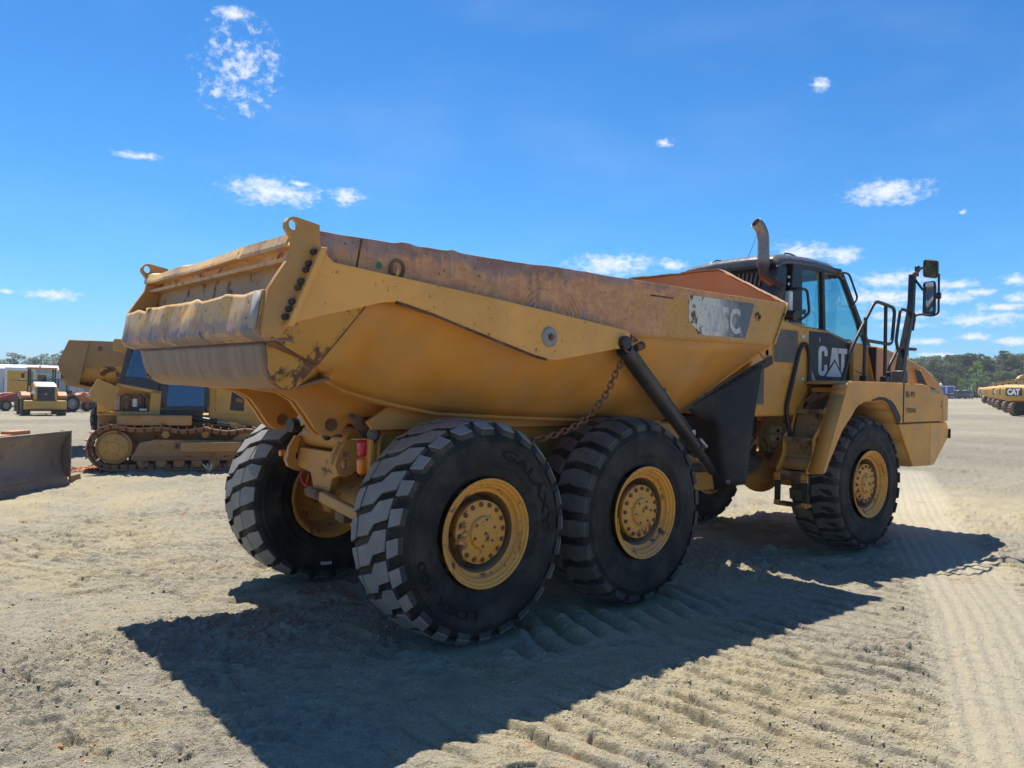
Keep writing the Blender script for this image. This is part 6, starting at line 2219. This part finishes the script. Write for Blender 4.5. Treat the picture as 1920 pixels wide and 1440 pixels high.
# ---- second dump truck, seen side-on behind the crawler
T2 = thing('articulated_dump_truck', 'yellow dump truck without tailgate parked behind the crawler dozer', 'dump truck', (2.45, 16.55, 0.0), rad(-17))
for s in (-1, 1):
    MB().prism([(-1.20, 2.70), (2.2, 2.68), (4.0, 2.68), (3.7, 2.26), (0, 2.10), (-1.35, 2.02), (-1.42, 2.12)], 'y', s * 1.36, s * 1.31).build('upper_side_plate', M['old'], T2, bevel=0.006)
    b = MB()
    b.loft([[(-1.38, s * 1.35, 2.05), (-1.30, s * 1.1, 1.62)], [(-0.9, s * 1.35, 2.07), (-0.8, s * 0.85, 1.52)], [(0, s * 1.35, 2.10), (0, s * 0.8, 1.5)], [(2.6, s * 1.35, 2.2), (2.6, s * 0.8, 1.48)], [(3.7, s * 1.35, 2.27), (3.1, s * 0.8, 1.62)]], False, False)
    b.build('sloped_side_wall', M['wear'], T2, solid=0.03)
    b = MB()
    b.prism([(-1.22, 2.69), (-0.78, 2.69), (-0.98, 1.62), (-1.18, 1.60), (-1.40, 1.95), (-1.44, 2.14)], 'y', s * 1.40, s * 1.365)
    b.build('tail_post', M['old'], T2, bevel=0.01)
    MB().lathe([(0.02, 0.0), (0.02, 0.02), (0.05, 0.02), (0.055, 0)], (-0.55, s * 1.365, 2.50), (0, s, 0), 18).build('boss_ring', M['rust'], T2)
    MB().box(-0.4, 4.0, s * 0.5, s * 0.35, 1.0, 1.42).build('frame_rail', M['chassis'], T2, bevel=0.02)
    for x in (0.05, 1.75, 5.7):
        w_ = place('wheel', RIM, T2, (x, s * 1.13, 0.80), None if s < 0 else Matrix.Rotation(math.pi, 3, 'Z'))
        place('tyre', TM['bar', -1], w_, (0, 0, 0))
        place('hub', HUB, w_, (0, 0, 0))
MB().prism([(-1.44, 2.12), (-1.38, 1.95), (-1.15, 1.60), (-0.8, 1.52), (3.1, 1.5), (3.1, 1.55), (-0.75, 1.58), (-1.1, 1.66), (-1.33, 1.98), (-1.38, 2.12)], 'y', -1.2, 1.2).build('bed_floor', M['side'], T2, bevel=0.006)
MB().prism([(3.1, 1.62), (3.95, 2.68), (3.85, 3.05), (3.80, 3.05), (3.85, 2.66), (3.0, 1.62)], 'y', -1.32, 1.32).build('headboard', M['inner'], T2)
MB().prism([(4.9, 2.0), (6.9, 2.0), (6.9, 2.4), (6.1, 3.40), (4.9, 3.42)], 'y', -0.8, 0.8).build('cab', M['cabblack'], T2, bevel=0.05)
MB().prism([(4.2, 1.0), (8.2, 1.0), (8.2, 1.8), (7.5, 2.3), (6.8, 2.45), (6.8, 2.0), (4.2, 2.0)], 'y', -1.1, 1.1).build('hood', M['front'], T2, bevel=0.05)
for s in (-1, 1):
    MB().prism([(4.65, 1.0), (5.1, 1.95), (6.5, 1.98), (7.4, 1.9), (7.4, 1.0), (6.7, 0.96), (6.3, 1.5), (5.9, 1.77), (5.5, 1.75), (5.0, 1.42)], 'y', s * 1.44, s * 1.1).build('fender', M['front'], T2, bevel=0.02)

# ---- wheel loader seen from behind
def loader(label, az_, dist, heading, group=None):
    L = thing('wheel_loader', label, 'wheel loader', spot(az_, dist), rad(heading), group)
    MB().prism([(-2.9, 0.50), (-2.75, 0.45), (-1.9, 0.45), (-1.9, 1.0), (-2.9, 1.0)], 'y', -1.15, 1.15).build('counterweight', M['exyel'], L, bevel=0.04)
    b = MB()
    b.prism([(-2.75, 1.0), (-0.7, 1.0), (-0.7, 2.15), (-2.4, 2.0), (-2.75, 1.85)], 'y', -0.62, 0.62)
    b.build('hood', M['exyel'], L, bevel=0.05)
    MB().prism([(-2.76, 1.86), (-2.4, 2.02), (-0.9, 2.16), (-0.9, 2.19), (-2.4, 2.06), (-2.78, 1.90)], 'y', -0.56, 0.56).build('hood_top', M['white'], L, bevel=0.01)
    MB().box(-2.785, -2.74, -0.48, 0.48, 1.02, 1.84).build('radiator_grille', M['dark'], L, bevel=0.02)
    for k in range(9):
        z = 1.08 + k * 0.085
        MB().box(-2.80, -2.785, -0.46, 0.46, z, z + 0.03).build('grille_slat', M['black'], L)
    b = MB()
    v, f = text_polys('Y', 1.0, 0.0)
    MB().lathe([(0.03, 0.0), (0.05, 0.006), (0.055, 0.0)], (-2.80, 0, 1.42), (-1, 0, 0), 12).build('emblem', M['white'], L)
    for s in (-1, 1):
        MB().box(-2.7, -2.6, s * 0.62, s * 0.70, 1.55, 1.80).build('hood_lamp', M['lens'], L, bevel=0.02)
        MB().prism([(-1.9, 1.05), (-0.6, 1.05), (-0.5, 1.4), (-0.9, 1.55), (-1.6, 1.5), (-1.95, 1.3)], 'y', s * 1.28, s * 0.75).build('rear_fender', M['orange'], L, bevel=0.03)
        MB().box(-0.78, -0.70, s * 0.75, s * 0.66, 1.9, 3.0).build('cab_post', M['cabblack'], L, bevel=0.01)
        MB().box(0.55, 0.63, s * 0.75, s * 0.66, 1.2, 3.0).build('cab_post', M['cabblack'], L, bevel=0.01)
        MB().add([(-0.72, s * 0.70, 1.9), (0.6, s * 0.70, 1.9), (0.6, s * 0.70, 2.98), (-0.72, s * 0.70, 2.98)], [(0, 1, 2, 3)]).build('cab_window', M['glass'], L, smooth=0)
        for x in (-1.45, 1.45):
            wheel(L, (x, s * 1.0, 0.68), 0.68, 0.50, M['exyel'])
        MB().tube(fillet([(-0.6, s * 0.72, 2.75), (-0.7, s * 1.05, 2.78), (-0.7, s * 1.1, 2.45)], 0.08), 0.016, 6).build('mirror_arm', M['black'], L)
        MB().box(-0.72, -0.68, s * 1.02, s * 1.20, 2.40, 2.72).build('mirror', M['black'], L, bevel=0.02)
        MB().prism([(0.7, 1.5), (1.0, 1.7), (2.6, 0.75), (2.7, 0.5), (2.4, 0.55)], 'y', s * 0.55, s * 0.42).build('lift_arm', M['exyel'], L, bevel=0.02)
    MB().add([(-0.74, -0.66, 2.0), (-0.74, 0.66, 2.0), (-0.74, 0.66, 2.98), (-0.74, -0.66, 2.98)], [(0, 1, 2, 3)]).build('rear_window', M['glass'], L, smooth=0)
    MB().box(-0.85, 0.75, -0.82, 0.82, 2.98, 3.10).build('cab_roof', M['orange'], L, bevel=0.04)
    MB().box(-0.7, 1.0, -0.7, 0.7, 1.0, 1.9).build('cab_base', M['exyel'], L, bevel=0.04)
    MB().cyl((-0.5, 0.15, 3.10), (-0.5, 0.15, 3.20), 0.06, 0.05, 12).build('beacon', M['amber'], L)
    b = MB()
    b.box(-0.2, -0.05, -0.25, 0.25, 1.9, 2.6)
    b.build('seat', M['seat'], L, bevel=0.03)
    MB().prism([(2.4, 0.2), (3.3, 0.1), (3.0, 0.9), (2.5, 1.15)], 'y', -1.3, 1.3).build('bucket', M['bladesteel'], L, bevel=0.02)
    q = MB()
    q.prism([(0.52, 1.42), (0.86, 1.42), (0.69, 1.72)], 'x', -2.80, -2.785)
    q.build('warning_triangle', M['white'], L, smooth=0)
    return L


loader('yellow wheel loader parked in front of the box truck with the yellow panel', 79.65, 61.0, 85)
L2 = loader('yellow wheel loader standing at the front end of the red tractor', 83.6, 62.5, 80)


def small_tractor(label, az_, dist, heading, mat, canopy=True):
    t = thing('compact_tractor', label, 'tractor', spot(az_, dist), rad(heading))
    MB().prism([(-0.3, 0.7), (1.6, 0.65), (1.65, 1.15), (1.3, 1.35), (0.2, 1.40), (-0.3, 1.1)], 'y', -0.35, 0.35).build('hood', mat, t, bevel=0.05)
    MB().box(-1.2, -0.1, -0.45, 0.45, 0.55, 0.95).build('chassis', M['dark'], t, bevel=0.03)
    for s in (-1, 1):
        MB().prism([(-1.35, 0.9), (-1.2, 1.25), (-0.8, 1.35), (-0.4, 1.2), (-0.3, 0.9)], 'y', s * 0.85, s * 0.45).build('fender', mat, t, bevel=0.02)
        wheel(t, (-0.85, s * 0.72, 0.62), 0.62, 0.38, M['greysteel'])
        wheel(t, (1.2, s * 0.62, 0.42), 0.42, 0.28, M['greysteel'])
        if canopy:
            MB().box(-1.1, -1.03, s * 0.55, s * 0.48, 0.9, 2.3).build('canopy_post', M['black'], t)
        MB().prism([(-0.2, 1.1), (0.1, 1.45), (2.2, 0.95), (2.9, 0.35), (2.75, 0.25), (2.1, 0.75), (0.1, 1.25)], 'y', s * 0.62, s * 0.52).build('loader_arm', mat, t, bevel=0.01)
    MB().prism([(2.6, 0.15), (3.2, 0.12), (2.9, 0.6), (2.65, 0.65)], 'y', -0.9, 0.9).build('bucket', M['bladesteel'], t, bevel=0.01)
    MB().box(-0.85, -0.45, -0.25, 0.25, 0.95, 1.55).build('seat', M['seat'], t, bevel=0.05)
    if canopy:
        MB().box(-1.3, 0.2, -0.7, 0.7, 2.3, 2.38).build('canopy', M['black'], t, bevel=0.02)
    return t


small_tractor('red compact tractor with loader arms parked behind the yellow wheel loader', 80.9, 72, 200, M['redp'])
small_tractor('red compact tractor with black canopy parked behind the dump trucks', 76.9, 73, 230, M['redp'])
small_tractor('bright orange compact tractor beside the yellow wheel loader', 77.75, 67, 20, M['orange'])


def box_truck(label, az_, dist, heading, side, length=5.0):
    t = thing('box_truck', label, 'truck', spot(az_, dist), rad(heading))
    MB().box(-length / 2, length / 2, -1.2, 1.2, 1.1, 3.6).build('cargo_box', M['white'], t, bevel=0.03)
    for s in (-1, 1):
        MB().box(-length / 2 + 0.25, length / 2 - 0.25, s * 1.205, s * 1.22, 1.35, 3.25).build('side_panel', side, t)
        for x in (-length / 2 + 1.0, length / 2 + 0.8):
            wheel(t, (x, s * 1.0, 0.48), 0.48, 0.30, M['greysteel'], lug=False)
    MB().box(-length / 2 - 0.02, -length / 2, -1.0, 1.0, 1.3, 3.3).build('rear_door', side, t)
    MB().prism([(length / 2 + 0.1, 0.6), (length / 2 + 1.9, 0.6), (length / 2 + 1.9, 1.5), (length / 2 + 1.4, 2.4), (length / 2 + 0.1, 2.4)], 'y', -1.1, 1.1).build('cab', M['white'], t, bevel=0.06)
    MB().prism([(length / 2 + 1.91, 1.52), (length / 2 + 1.93, 1.55), (length / 2 + 1.46, 2.32), (length / 2 + 1.42, 2.30)], 'y', -0.95, 0.95).build('windscreen', M['glassdark'], t)
    MB().box(-length / 2, length / 2 + 1.8, -0.5, 0.5, 0.6, 1.1).build('chassis', M['dark'], t)
    return t


box_truck('box truck with a yellow panel on its white cargo body', 80.75, 88, 80, M['boxyel'])
box_truck('plain white box truck at the far side of the yard', 83.9, 120, 100, M['white'])

# ---- long pale warehouse beyond the yard
WH = thing('warehouse', 'long pale grey warehouse with a low roof beyond the yard', 'building', spot(79.5, 165), rad(-6))
WH.location.z -= 0.3
MB().box(-34, 26, 0, 20, 0, 4.9).build('wall', M['panelgrey'], WH)
MB().prism([(-0.6, 4.85), (20.6, 4.85), (20.6, 5.1), (10, 6.0), (-0.6, 5.2)], 'x', -34.6, 26.6).build('roof', M['panelgrey'], WH, bevel=0.05)
for k in range(9):
    d_ = MB().box(-31 + 6.2 * k, -27 + 6.2 * k, -0.12, 0.02, 0.2, 3.6).build('dock_door', M['greysteel'], WH)
for k in range(20):
    MB().box(-33.9 + 3 * k, -33.8 + 3 * k, -0.06, 0.0, 0, 4.8).build('wall_seam', M['greysteel'], WH)

# ---- excavators lined up on the right
def excavator(label, az_, dist, heading, group):
    e = thing('excavator', label, 'excavator', spot(az_, dist), rad(heading), group)
    for s in (-1, 1):
        b = MB()
        path = [(2.0 * math.cos(a) * 0 + cx_ + 0.46 * math.cos(a), 0.47 + 0.46 * math.sin(a)) for cx_, a in [(-1.55, math.pi / 2 + math.pi * k / 10) for k in range(11)] + [(1.55, -math.pi / 2 + math.pi * k / 10) for k in range(11)]]
        b.prism(path, 'y', s * 1.5, s * 0.9)
        o = b.build('track', M['tread_worn'], e, bevel=0.02)
        b = MB()
        path2 = [(x * 0.9, 0.47 + (z - 0.47) * 0.62) for x, z in path]
        b.prism(path2, 'y', s * 1.52, s * 1.40)
        b.build('track_frame', M['dark'], o, bevel=0.01)
        q = MB()
        for k in range(22):
            x = -1.6 + 3.2 * k / 21
            q.box(x - 0.03, x + 0.03, s * 1.5, s * 0.9, 0.925, 0.96)
        for k in range(8):
            a = math.pi / 2 + math.pi * (k + 0.5) / 8
            R = Matrix.Rotation(-a, 3, 'Y')
            q.obox((-1.55 + 0.475 * math.cos(a), s * 1.2, 0.47 + 0.475 * math.sin(a)), (0.05, 0.6, 0.05), R)
        q.build('grousers', M['shoe'], o)
    MB().cyl((0, 0, 0.7), (0, 0, 1.05), 0.7, 0.7, 24).build('turntable', M['dark'], e)
    MB().box(-2.2, 1.6, -1.35, 1.35, 1.05, 1.25).build('deck', M['exyel'], e, bevel=0.03)
    b = MB()
    b.prism([(-2.75, 1.15), (-1.9, 1.05), (-1.9, 2.25), (-2.55, 2.25), (-2.80, 2.0)], 'y', -1.35, 1.35)
    b.build('counterweight', M['exyel'], e, bevel=0.12)
    MB().box(-1.9, -0.1, -1.32, 1.32, 1.25, 2.15).build('engine_house', M['exyel'], e, bevel=0.06)
    MB().box(-1.7, -0.3, -1.34, -1.322, 1.5, 2.05).build('side_grille', M['grille'], e)
    MB().box(-2.0, -0.9, -0.7, 0.7, 2.15, 2.35).build('engine_cover', M['dark'], e, bevel=0.05)
    MB().cyl((-1.2, -0.6, 2.2), (-1.2, -0.6, 2.75), 0.07, 0.07, 12).build('exhaust', M['dark'], e)
    # emblem on the back
    MB().box(-2.815, -2.78, -0.75, 0.75, 1.45, 2.0).build('rear_decal', M['catblack'], e)
    v, f = text_polys('CAT', 1.0, 0.06)
    xs = [p[0] for p in v]
    ys = [p[1] for p in v]
    MB().add([(-2.82, 0.6 - (p[0] - min(xs)) / (max(xs) - min(xs)) * 1.2, 1.50 + (p[1] - min(ys)) / (max(ys) - min(ys)) * 0.45) for p in v], f).build('lettering', M['catwhite'], e, smooth=0)
    b = MB()
    b.prism([(-0.1, 1.25), (1.6, 1.25), (1.65, 1.9), (1.3, 2.95), (-0.05, 2.95)], 'y', 0.35, 1.32)
    b.build('cab', M['exyel'], e, bevel=0.06)
    MB().prism([(0.05, 1.95), (1.5, 1.95), (1.22, 2.82), (0.05, 2.82)], 'y', 1.325, 1.335).build('cab_window', M['glassdark'], e)
    MB().prism([(0.4, 2.0), (1.25, 2.0), (1.25, 2.8), (0.4, 2.8)], 'x', -0.13, -0.12).build('rear_window', M['glassdark'], e)
    MB().box(-0.1, 1.35, 0.33, 1.34, 2.95, 3.02).build('cab_roof', M['dark'], e, bevel=0.03)
    boom = [(0.6, 1.5), (1.0, 2.2), (2.6, 4.0), (3.6, 4.35), (5.4, 3.6), (5.3, 3.3), (3.6, 3.75), (2.9, 3.45), (1.4, 1.7), (0.9, 1.3)]
    MB().prism(boom, 'y', -0.45, 0.05).build('boom', M['exyel'], e, bevel=0.03)
    MB().prism([(5.1, 4.1), (5.5, 3.9), (5.3, 1.2), (5.0, 1.2), (4.95, 3.3)], 'y', -0.4, 0.0).build('stick', M['exyel'], e, bevel=0.03)
    MB().prism([(5.3, 1.3), (4.9, 1.25), (4.2, 0.7), (4.3, 0.1), (5.0, 0.05), (5.4, 0.5)], 'y', -0.75, 0.35).build('bucket', M['bladesteel'], e, bevel=0.03)
    MB().cyl((1.2, -0.55, 1.5), (2.9, -0.55, 3.3), 0.09, 0.09, 14).build('boom_cylinder', M['dark'], e)
    MB().cyl((2.9, -0.2, 4.35), (5.0, -0.2, 4.15), 0.08, 0.08, 14).build('stick_cylinder', M['dark'], e)
    for s in (-1, 1):
        MB().tube([(-1.8, s * 1.3, 2.15), (-1.8, s * 1.3, 2.6), (-0.2, s * 1.3, 2.6), (-0.2, s * 1.3, 2.15)], 0.02, 6).build('deck_rail', M['exyel'], e)
    return e


E_SPOTS = [(15.63, 70, 'yellow excavator at the end of the parked row farthest from the wood'),
           (16.22, 80, 'yellow excavator second along the row from the end away from the wood'),
           (16.76, 91, 'yellow excavator third along the row from the end away from the wood'),
           (17.17, 103, 'yellow excavator fourth along the row, third from the wood'),
           (17.56, 118, 'yellow excavator second from the wood in the parked row'),
           (18.0, 136, 'yellow excavator at the end of the parked row closest to the wood')]
E0 = None
for az_, d_, lab in E_SPOTS:
    if E0 is None:
        E0 = e = excavator(lab, az_, d_, -32, 'excavators parked in a row')
    else:
        e = copy_tree(E0)
        e.location = spot(az_, d_)
        e.rotation_euler = (0, 0, rad(-32 + (d_ % 7) - 3))
        e['label'] = lab

# ---- site office and pickups by the wood
OF = thing('site_office', 'blue and white portable office box at the foot of the wood', 'portable office', spot(21.0, 205), rad(-62))
MB().box(-1.7, 1.7, -1.3, 1.3, 0.35, 2.85).build('shell', M['white'], OF, bevel=0.03)
for x in (-0.85, 0.85):
    MB().box(x - 0.68, x + 0.68, -1.32, -1.302, 0.6, 2.65).build('blue_panel', M['bluep'], OF)
MB().box(-1.72, -1.702, -1.0, 1.0, 0.6, 2.6).build('blue_panel', M['bluep'], OF)
MB().box(-1.74, -1.722, -0.4, 0.4, 0.6, 2.4).build('door', M['white'], OF)
for x in (-1.3, 1.3):
    MB().box(x - 0.2, x + 0.2, -1.0, 1.0, 0.0, 0.35).build('skid', M['dark'], OF)
MB().sphere((-1.0, 0, 3.15), 0.32, 14, 8).build('roof_globe', M['white'], OF)


def pickup(label, az_, dist, heading, mat):
    t = thing('pickup_truck', label, 'pickup truck', spot(az_, dist), rad(heading), 'pickups parked by the wood')
    b = MB()
    b.loft([[(x, -0.95, 0.5), (x, 0.95, 0.5), (x, 0.95, z), (x, -0.95, z)] for x, z in ((-2.7, 1.15), (0.9, 1.15), (1.1, 1.2), (2.5, 1.1), (2.7, 0.9))], True, True)
    b.build('body', mat, t, bevel=0.06)
    b = MB()
    b.prism([(-0.8, 1.15), (-0.6, 1.85), (0.6, 1.88), (1.25, 1.18)], 'y', -0.85, 0.85)
    b.build('cab', M['cabblack'], t, bevel=0.06)
    MB().prism([(-0.55, 1.84), (0.55, 1.87), (0.5, 1.92), (-0.5, 1.90)], 'y', -0.80, 0.80).build('roof', mat, t, bevel=0.02)
    for s in (-1, 1):
        for x in (-1.7, 1.7):
            wheel(t, (x, s * 0.85, 0.38), 0.38, 0.26, M['greysteel'], lug=False)
        MB().box(2.62, 2.72, s * 0.85, s * 0.55, 0.85, 1.02).build('headlight', M['lens'], t)
        MB().box(-2.72, -2.66, s * 0.9, s * 0.75, 0.8, 1.1).build('tail_lamp', M['red'], t)
    return t


M['carblue'] = plain('dark blue car paint', (0.02, 0.03, 0.05), 0.25)
M['cargrey'] = plain('grey car paint', (0.12, 0.11, 0.11), 0.3)
pickup('dark blue pickup parked beside the portable office', 20.35, 200, -15, M['carblue'])
pickup('dark grey pickup parked between the blue pickup and the excavators', 19.85, 206, 10, M['cargrey'])
pickup('maroon pickup half hidden behind the portable office', 20.85, 212, 60, M['redp'])

# ---- utility pole at the wood's edge
UP = thing('utility_pole', 'wooden utility pole with a crossarm rising above the wood', 'utility pole', spot(23.15, 262), rad(20))
M['wood'] = plain('weathered pole wood', (0.09, 0.065, 0.045), 0.9)
MB().cyl((0, 0, -1), (0, 0, 16.2), 0.2, 0.14, 10).build('pole', M['wood'], UP)
MB().box(-1.2, 1.2, -0.08, 0.08, 15.2, 15.4).build('crossarm', M['wood'], UP)
for x in (-1.1, -0.4, 0.4, 1.1):
    MB().cyl((x, 0, 15.4), (x, 0, 15.65), 0.06, 0.05, 8).build('insulator', M['greysteel'], UP)

# ---- trees
def leaf_mat(name, a, b_, c):
    g = Mat(name)
    inf = g.n.new('ShaderNodeObjectInfo')
    n = g.noise(0.9, 3, 0.5)
    col = g.mix(g.ramp(n, 0.35, 0.65), a, b_)
    col = g.mix(g.math('MULTIPLY', inf.outputs['Random'], 0.6), col, c)
    g.set('Base Color', col)
    g.set('Roughness', 0.75)
    g.set('Specular IOR Level', 0.25)
    tr = g.n.new('ShaderNodeBsdfTranslucent')
    g.l.new(col, tr.inputs[0])
    mx = g.n.new('ShaderNodeMixShader')
    mx.inputs[0].default_value = 0.3
    g.l.new(g.b.outputs[0], mx.inputs[1])
    g.l.new(tr.outputs[0], mx.inputs[2])
    g.l.new(mx.outputs[0], g.out.inputs[0])
    return g.m


M['pine'] = leaf_mat('pine needles', (0.062, 0.10, 0.042), (0.105, 0.145, 0.06), (0.125, 0.15, 0.065))
M['broad'] = leaf_mat('broad leaves', (0.09, 0.13, 0.05), (0.13, 0.175, 0.065), (0.15, 0.17, 0.08))
M['bright'] = leaf_mat('young leaves', (0.10, 0.19, 0.025), (0.15, 0.26, 0.04), (0.14, 0.24, 0.04))
M['bark'] = plain('bark', (0.09, 0.06, 0.045), 0.9)


def tree_meshes(kind, seed, H):
    rt = random.Random(seed)
    tb = MB()
    pts = [(0, 0, -0.3), (rt.uniform(-.1, .1), rt.uniform(-.1, .1), H * 0.35), (rt.uniform(-.25, .25), rt.uniform(-.25, .25), H * 0.7), (rt.uniform(-.3, .3), 0, H * 0.96)]
    tb.tube(smooth_path(pts, 4), [0.22 - 0.19 * i / 12 for i in range(13)], 7)
    cb = MB()
    clumps = []
    lo = 0.30 if kind == 'pine' else 0.15
    nl = 26 if kind == 'pine' else 30
    for k in range(nl):
        t = lo + (1 - lo) * (k + rt.random()) / nl
        if kind == 'pine':
            R = H * 0.22 * (1.05 - t) ** 0.6 * (0.7 + 0.5 * rt.random()) + 0.35
        else:
            q = (t - lo) / (1 - lo)
            R = H * 0.30 * math.sin(math.pi * (0.12 + 0.82 * q)) * (0.7 + 0.5 * rt.random())
        a = rt.uniform(0, 6.28)
        r = R * math.sqrt(rt.random()) * 0.95
        c = (r * math.cos(a), r * math.sin(a), H * t)
        clumps.append((c, rt.uniform(0.55, 1.05) * (0.9 if kind == 'pine' else 1.15)))
        if k % 2 == 0:
            tb.tube([(0, 0, H * t * 0.92), (c[0] * 0.5, c[1] * 0.5, H * t * 0.97), c], [0.05, 0.035, 0.015], 5)
    for c, R in clumps:
        n = 46
        for k in range(n):
            d = Vector((rt.gauss(0, 1), rt.gauss(0, 1), rt.gauss(0, 0.75)))
            d = d.normalized() * R * (0.35 + 0.65 * rt.random() ** 0.5)
            p = Vector(c) + d
            s_ = rt.uniform(0.12, 0.28)
            u = Vector((rt.gauss(0, 1), rt.gauss(0, 1), rt.gauss(0, 1))).normalized()
            w = u.orthogonal().normalized()
            cb.add([p - u * s_ - w * s_ * 0.4, p + u * s_ * 0.2 - w * s_ * 0.7, p + u * s_ * 1.1, p + w * s_ * 0.6], [(0, 1, 2, 3)])
    return tb, cb


PROTO = {}
for kind, mat, n in (('pine', 'pine', 5), ('broad', 'broad', 3), ('bright', 'bright', 1)):
    for i in range(n):
        tb, cb = tree_meshes('pine' if kind == 'pine' else 'broad', 100 + i * 7 + len(kind), 14.0)
        PROTO[kind, i] = (tb.mesh('trunk', M['bark']), cb.mesh('crown', M[mat], smooth=0, recalc=False))


def tree(kind, i, loc, sc, rz, name, label, group):
    t = thing(name, label, 'tree', loc, rz, group)
    t.scale = sc
    a, c = PROTO[kind, i]
    place('trunk', a, t, (0, 0, 0))
    place('crown', c, t, (0, 0, 0))
    return t


rt = random.Random(77)
k = 0
for row, (d0, n) in enumerate(((232, 25), (240, 26), (248, 26), (257, 27), (267, 27), (278, 27))):
    for i in range(n):
        azt = 14.6 + (27.5 - 14.6) * (i + rt.uniform(0.1, 0.9)) / n
        d_ = d0 + rt.uniform(-3.5, 3.5)
        kind = 'pine' if rt.random() < 0.72 else 'broad'
        if row == 0 and rt.random() < 0.5:
            kind = 'broad'
        s_ = rt.uniform(0.80, 1.10) * (1.0 - (0.30 if row == 0 else 0.0)) + 0.035 * row
        s_ *= 0.76 * 0.80 + 0.76 * 0.20 * min(1, max(0, (27.5 - azt) / 11))
        nm = 'pine_tree' if kind == 'pine' else 'broadleaf_tree'
        lab = 'dark green pine in the wood behind the parked excavators' if kind == 'pine' else 'mid green broadleaf tree in the wood behind the parked excavators'
        w_ = rt.uniform(1.6, 2.2)
        tree(kind, rt.randrange(5 if kind == 'pine' else 3), spot(azt, d_), (s_ * w_, s_ * w_, s_), rt.uniform(0, 6.28), nm, lab, 'trees of the wood on the right')
tree('bright', 0, spot(19.3, 222), (0.72, 0.72, 0.62), 0.3, 'broadleaf_tree', 'bright fresh green young tree in front of the dark wood', None)
tree('bright', 0, spot(20.1, 224), (0.45, 0.45, 0.34), 1.3, 'broadleaf_shrub', 'small fresh green shrub beside the bright young tree', None)
for row, (d0, n) in enumerate(((330, 20), (345, 20))):
    for i in range(n):
        azt = 70 + (88 - 70) * (i + rt.uniform(0.1, 0.9)) / n
        kind = 'pine' if rt.random() < 0.5 else 'broad'
        s_ = rt.uniform(0.72, 0.98)
        if 77.6 < azt < 79.0:
            s_ *= 1.18
        tree(kind, rt.randrange(5 if kind == 'pine' else 3), spot(azt, d0 + rt.uniform(-5, 5)), (s_ * 2.2, s_ * 2.2, s_), rt.uniform(0, 6.28),
             'pine_tree' if kind == 'pine' else 'broadleaf_tree', 'dark pine on the skyline beyond the warehouse' if kind == 'pine' else 'dark broadleaf tree on the skyline beyond the warehouse', 'trees on the skyline at the left')

# ------------------------------------------------------------------ thin summer haze over the yard
HZ = MB().box(-700, 900, -700, 900, -9, 26)
hz = Mat('haze')
hz.n.remove(hz.b)
pv = hz.n.new('ShaderNodeVolumePrincipled')
pv.inputs['Color'].default_value = (0.86, 0.92, 1.0, 1)
pv.inputs['Density'].default_value = 0.00040
pv.inputs['Anisotropy'].default_value = 0.2
hz.l.new(pv.outputs[0], hz.out.inputs['Volume'])
ho = HZ.build('haze', hz.m, None, smooth=0)
tag(ho, 'thin pale summer haze lying over the yard', 'haze', kind='stuff')
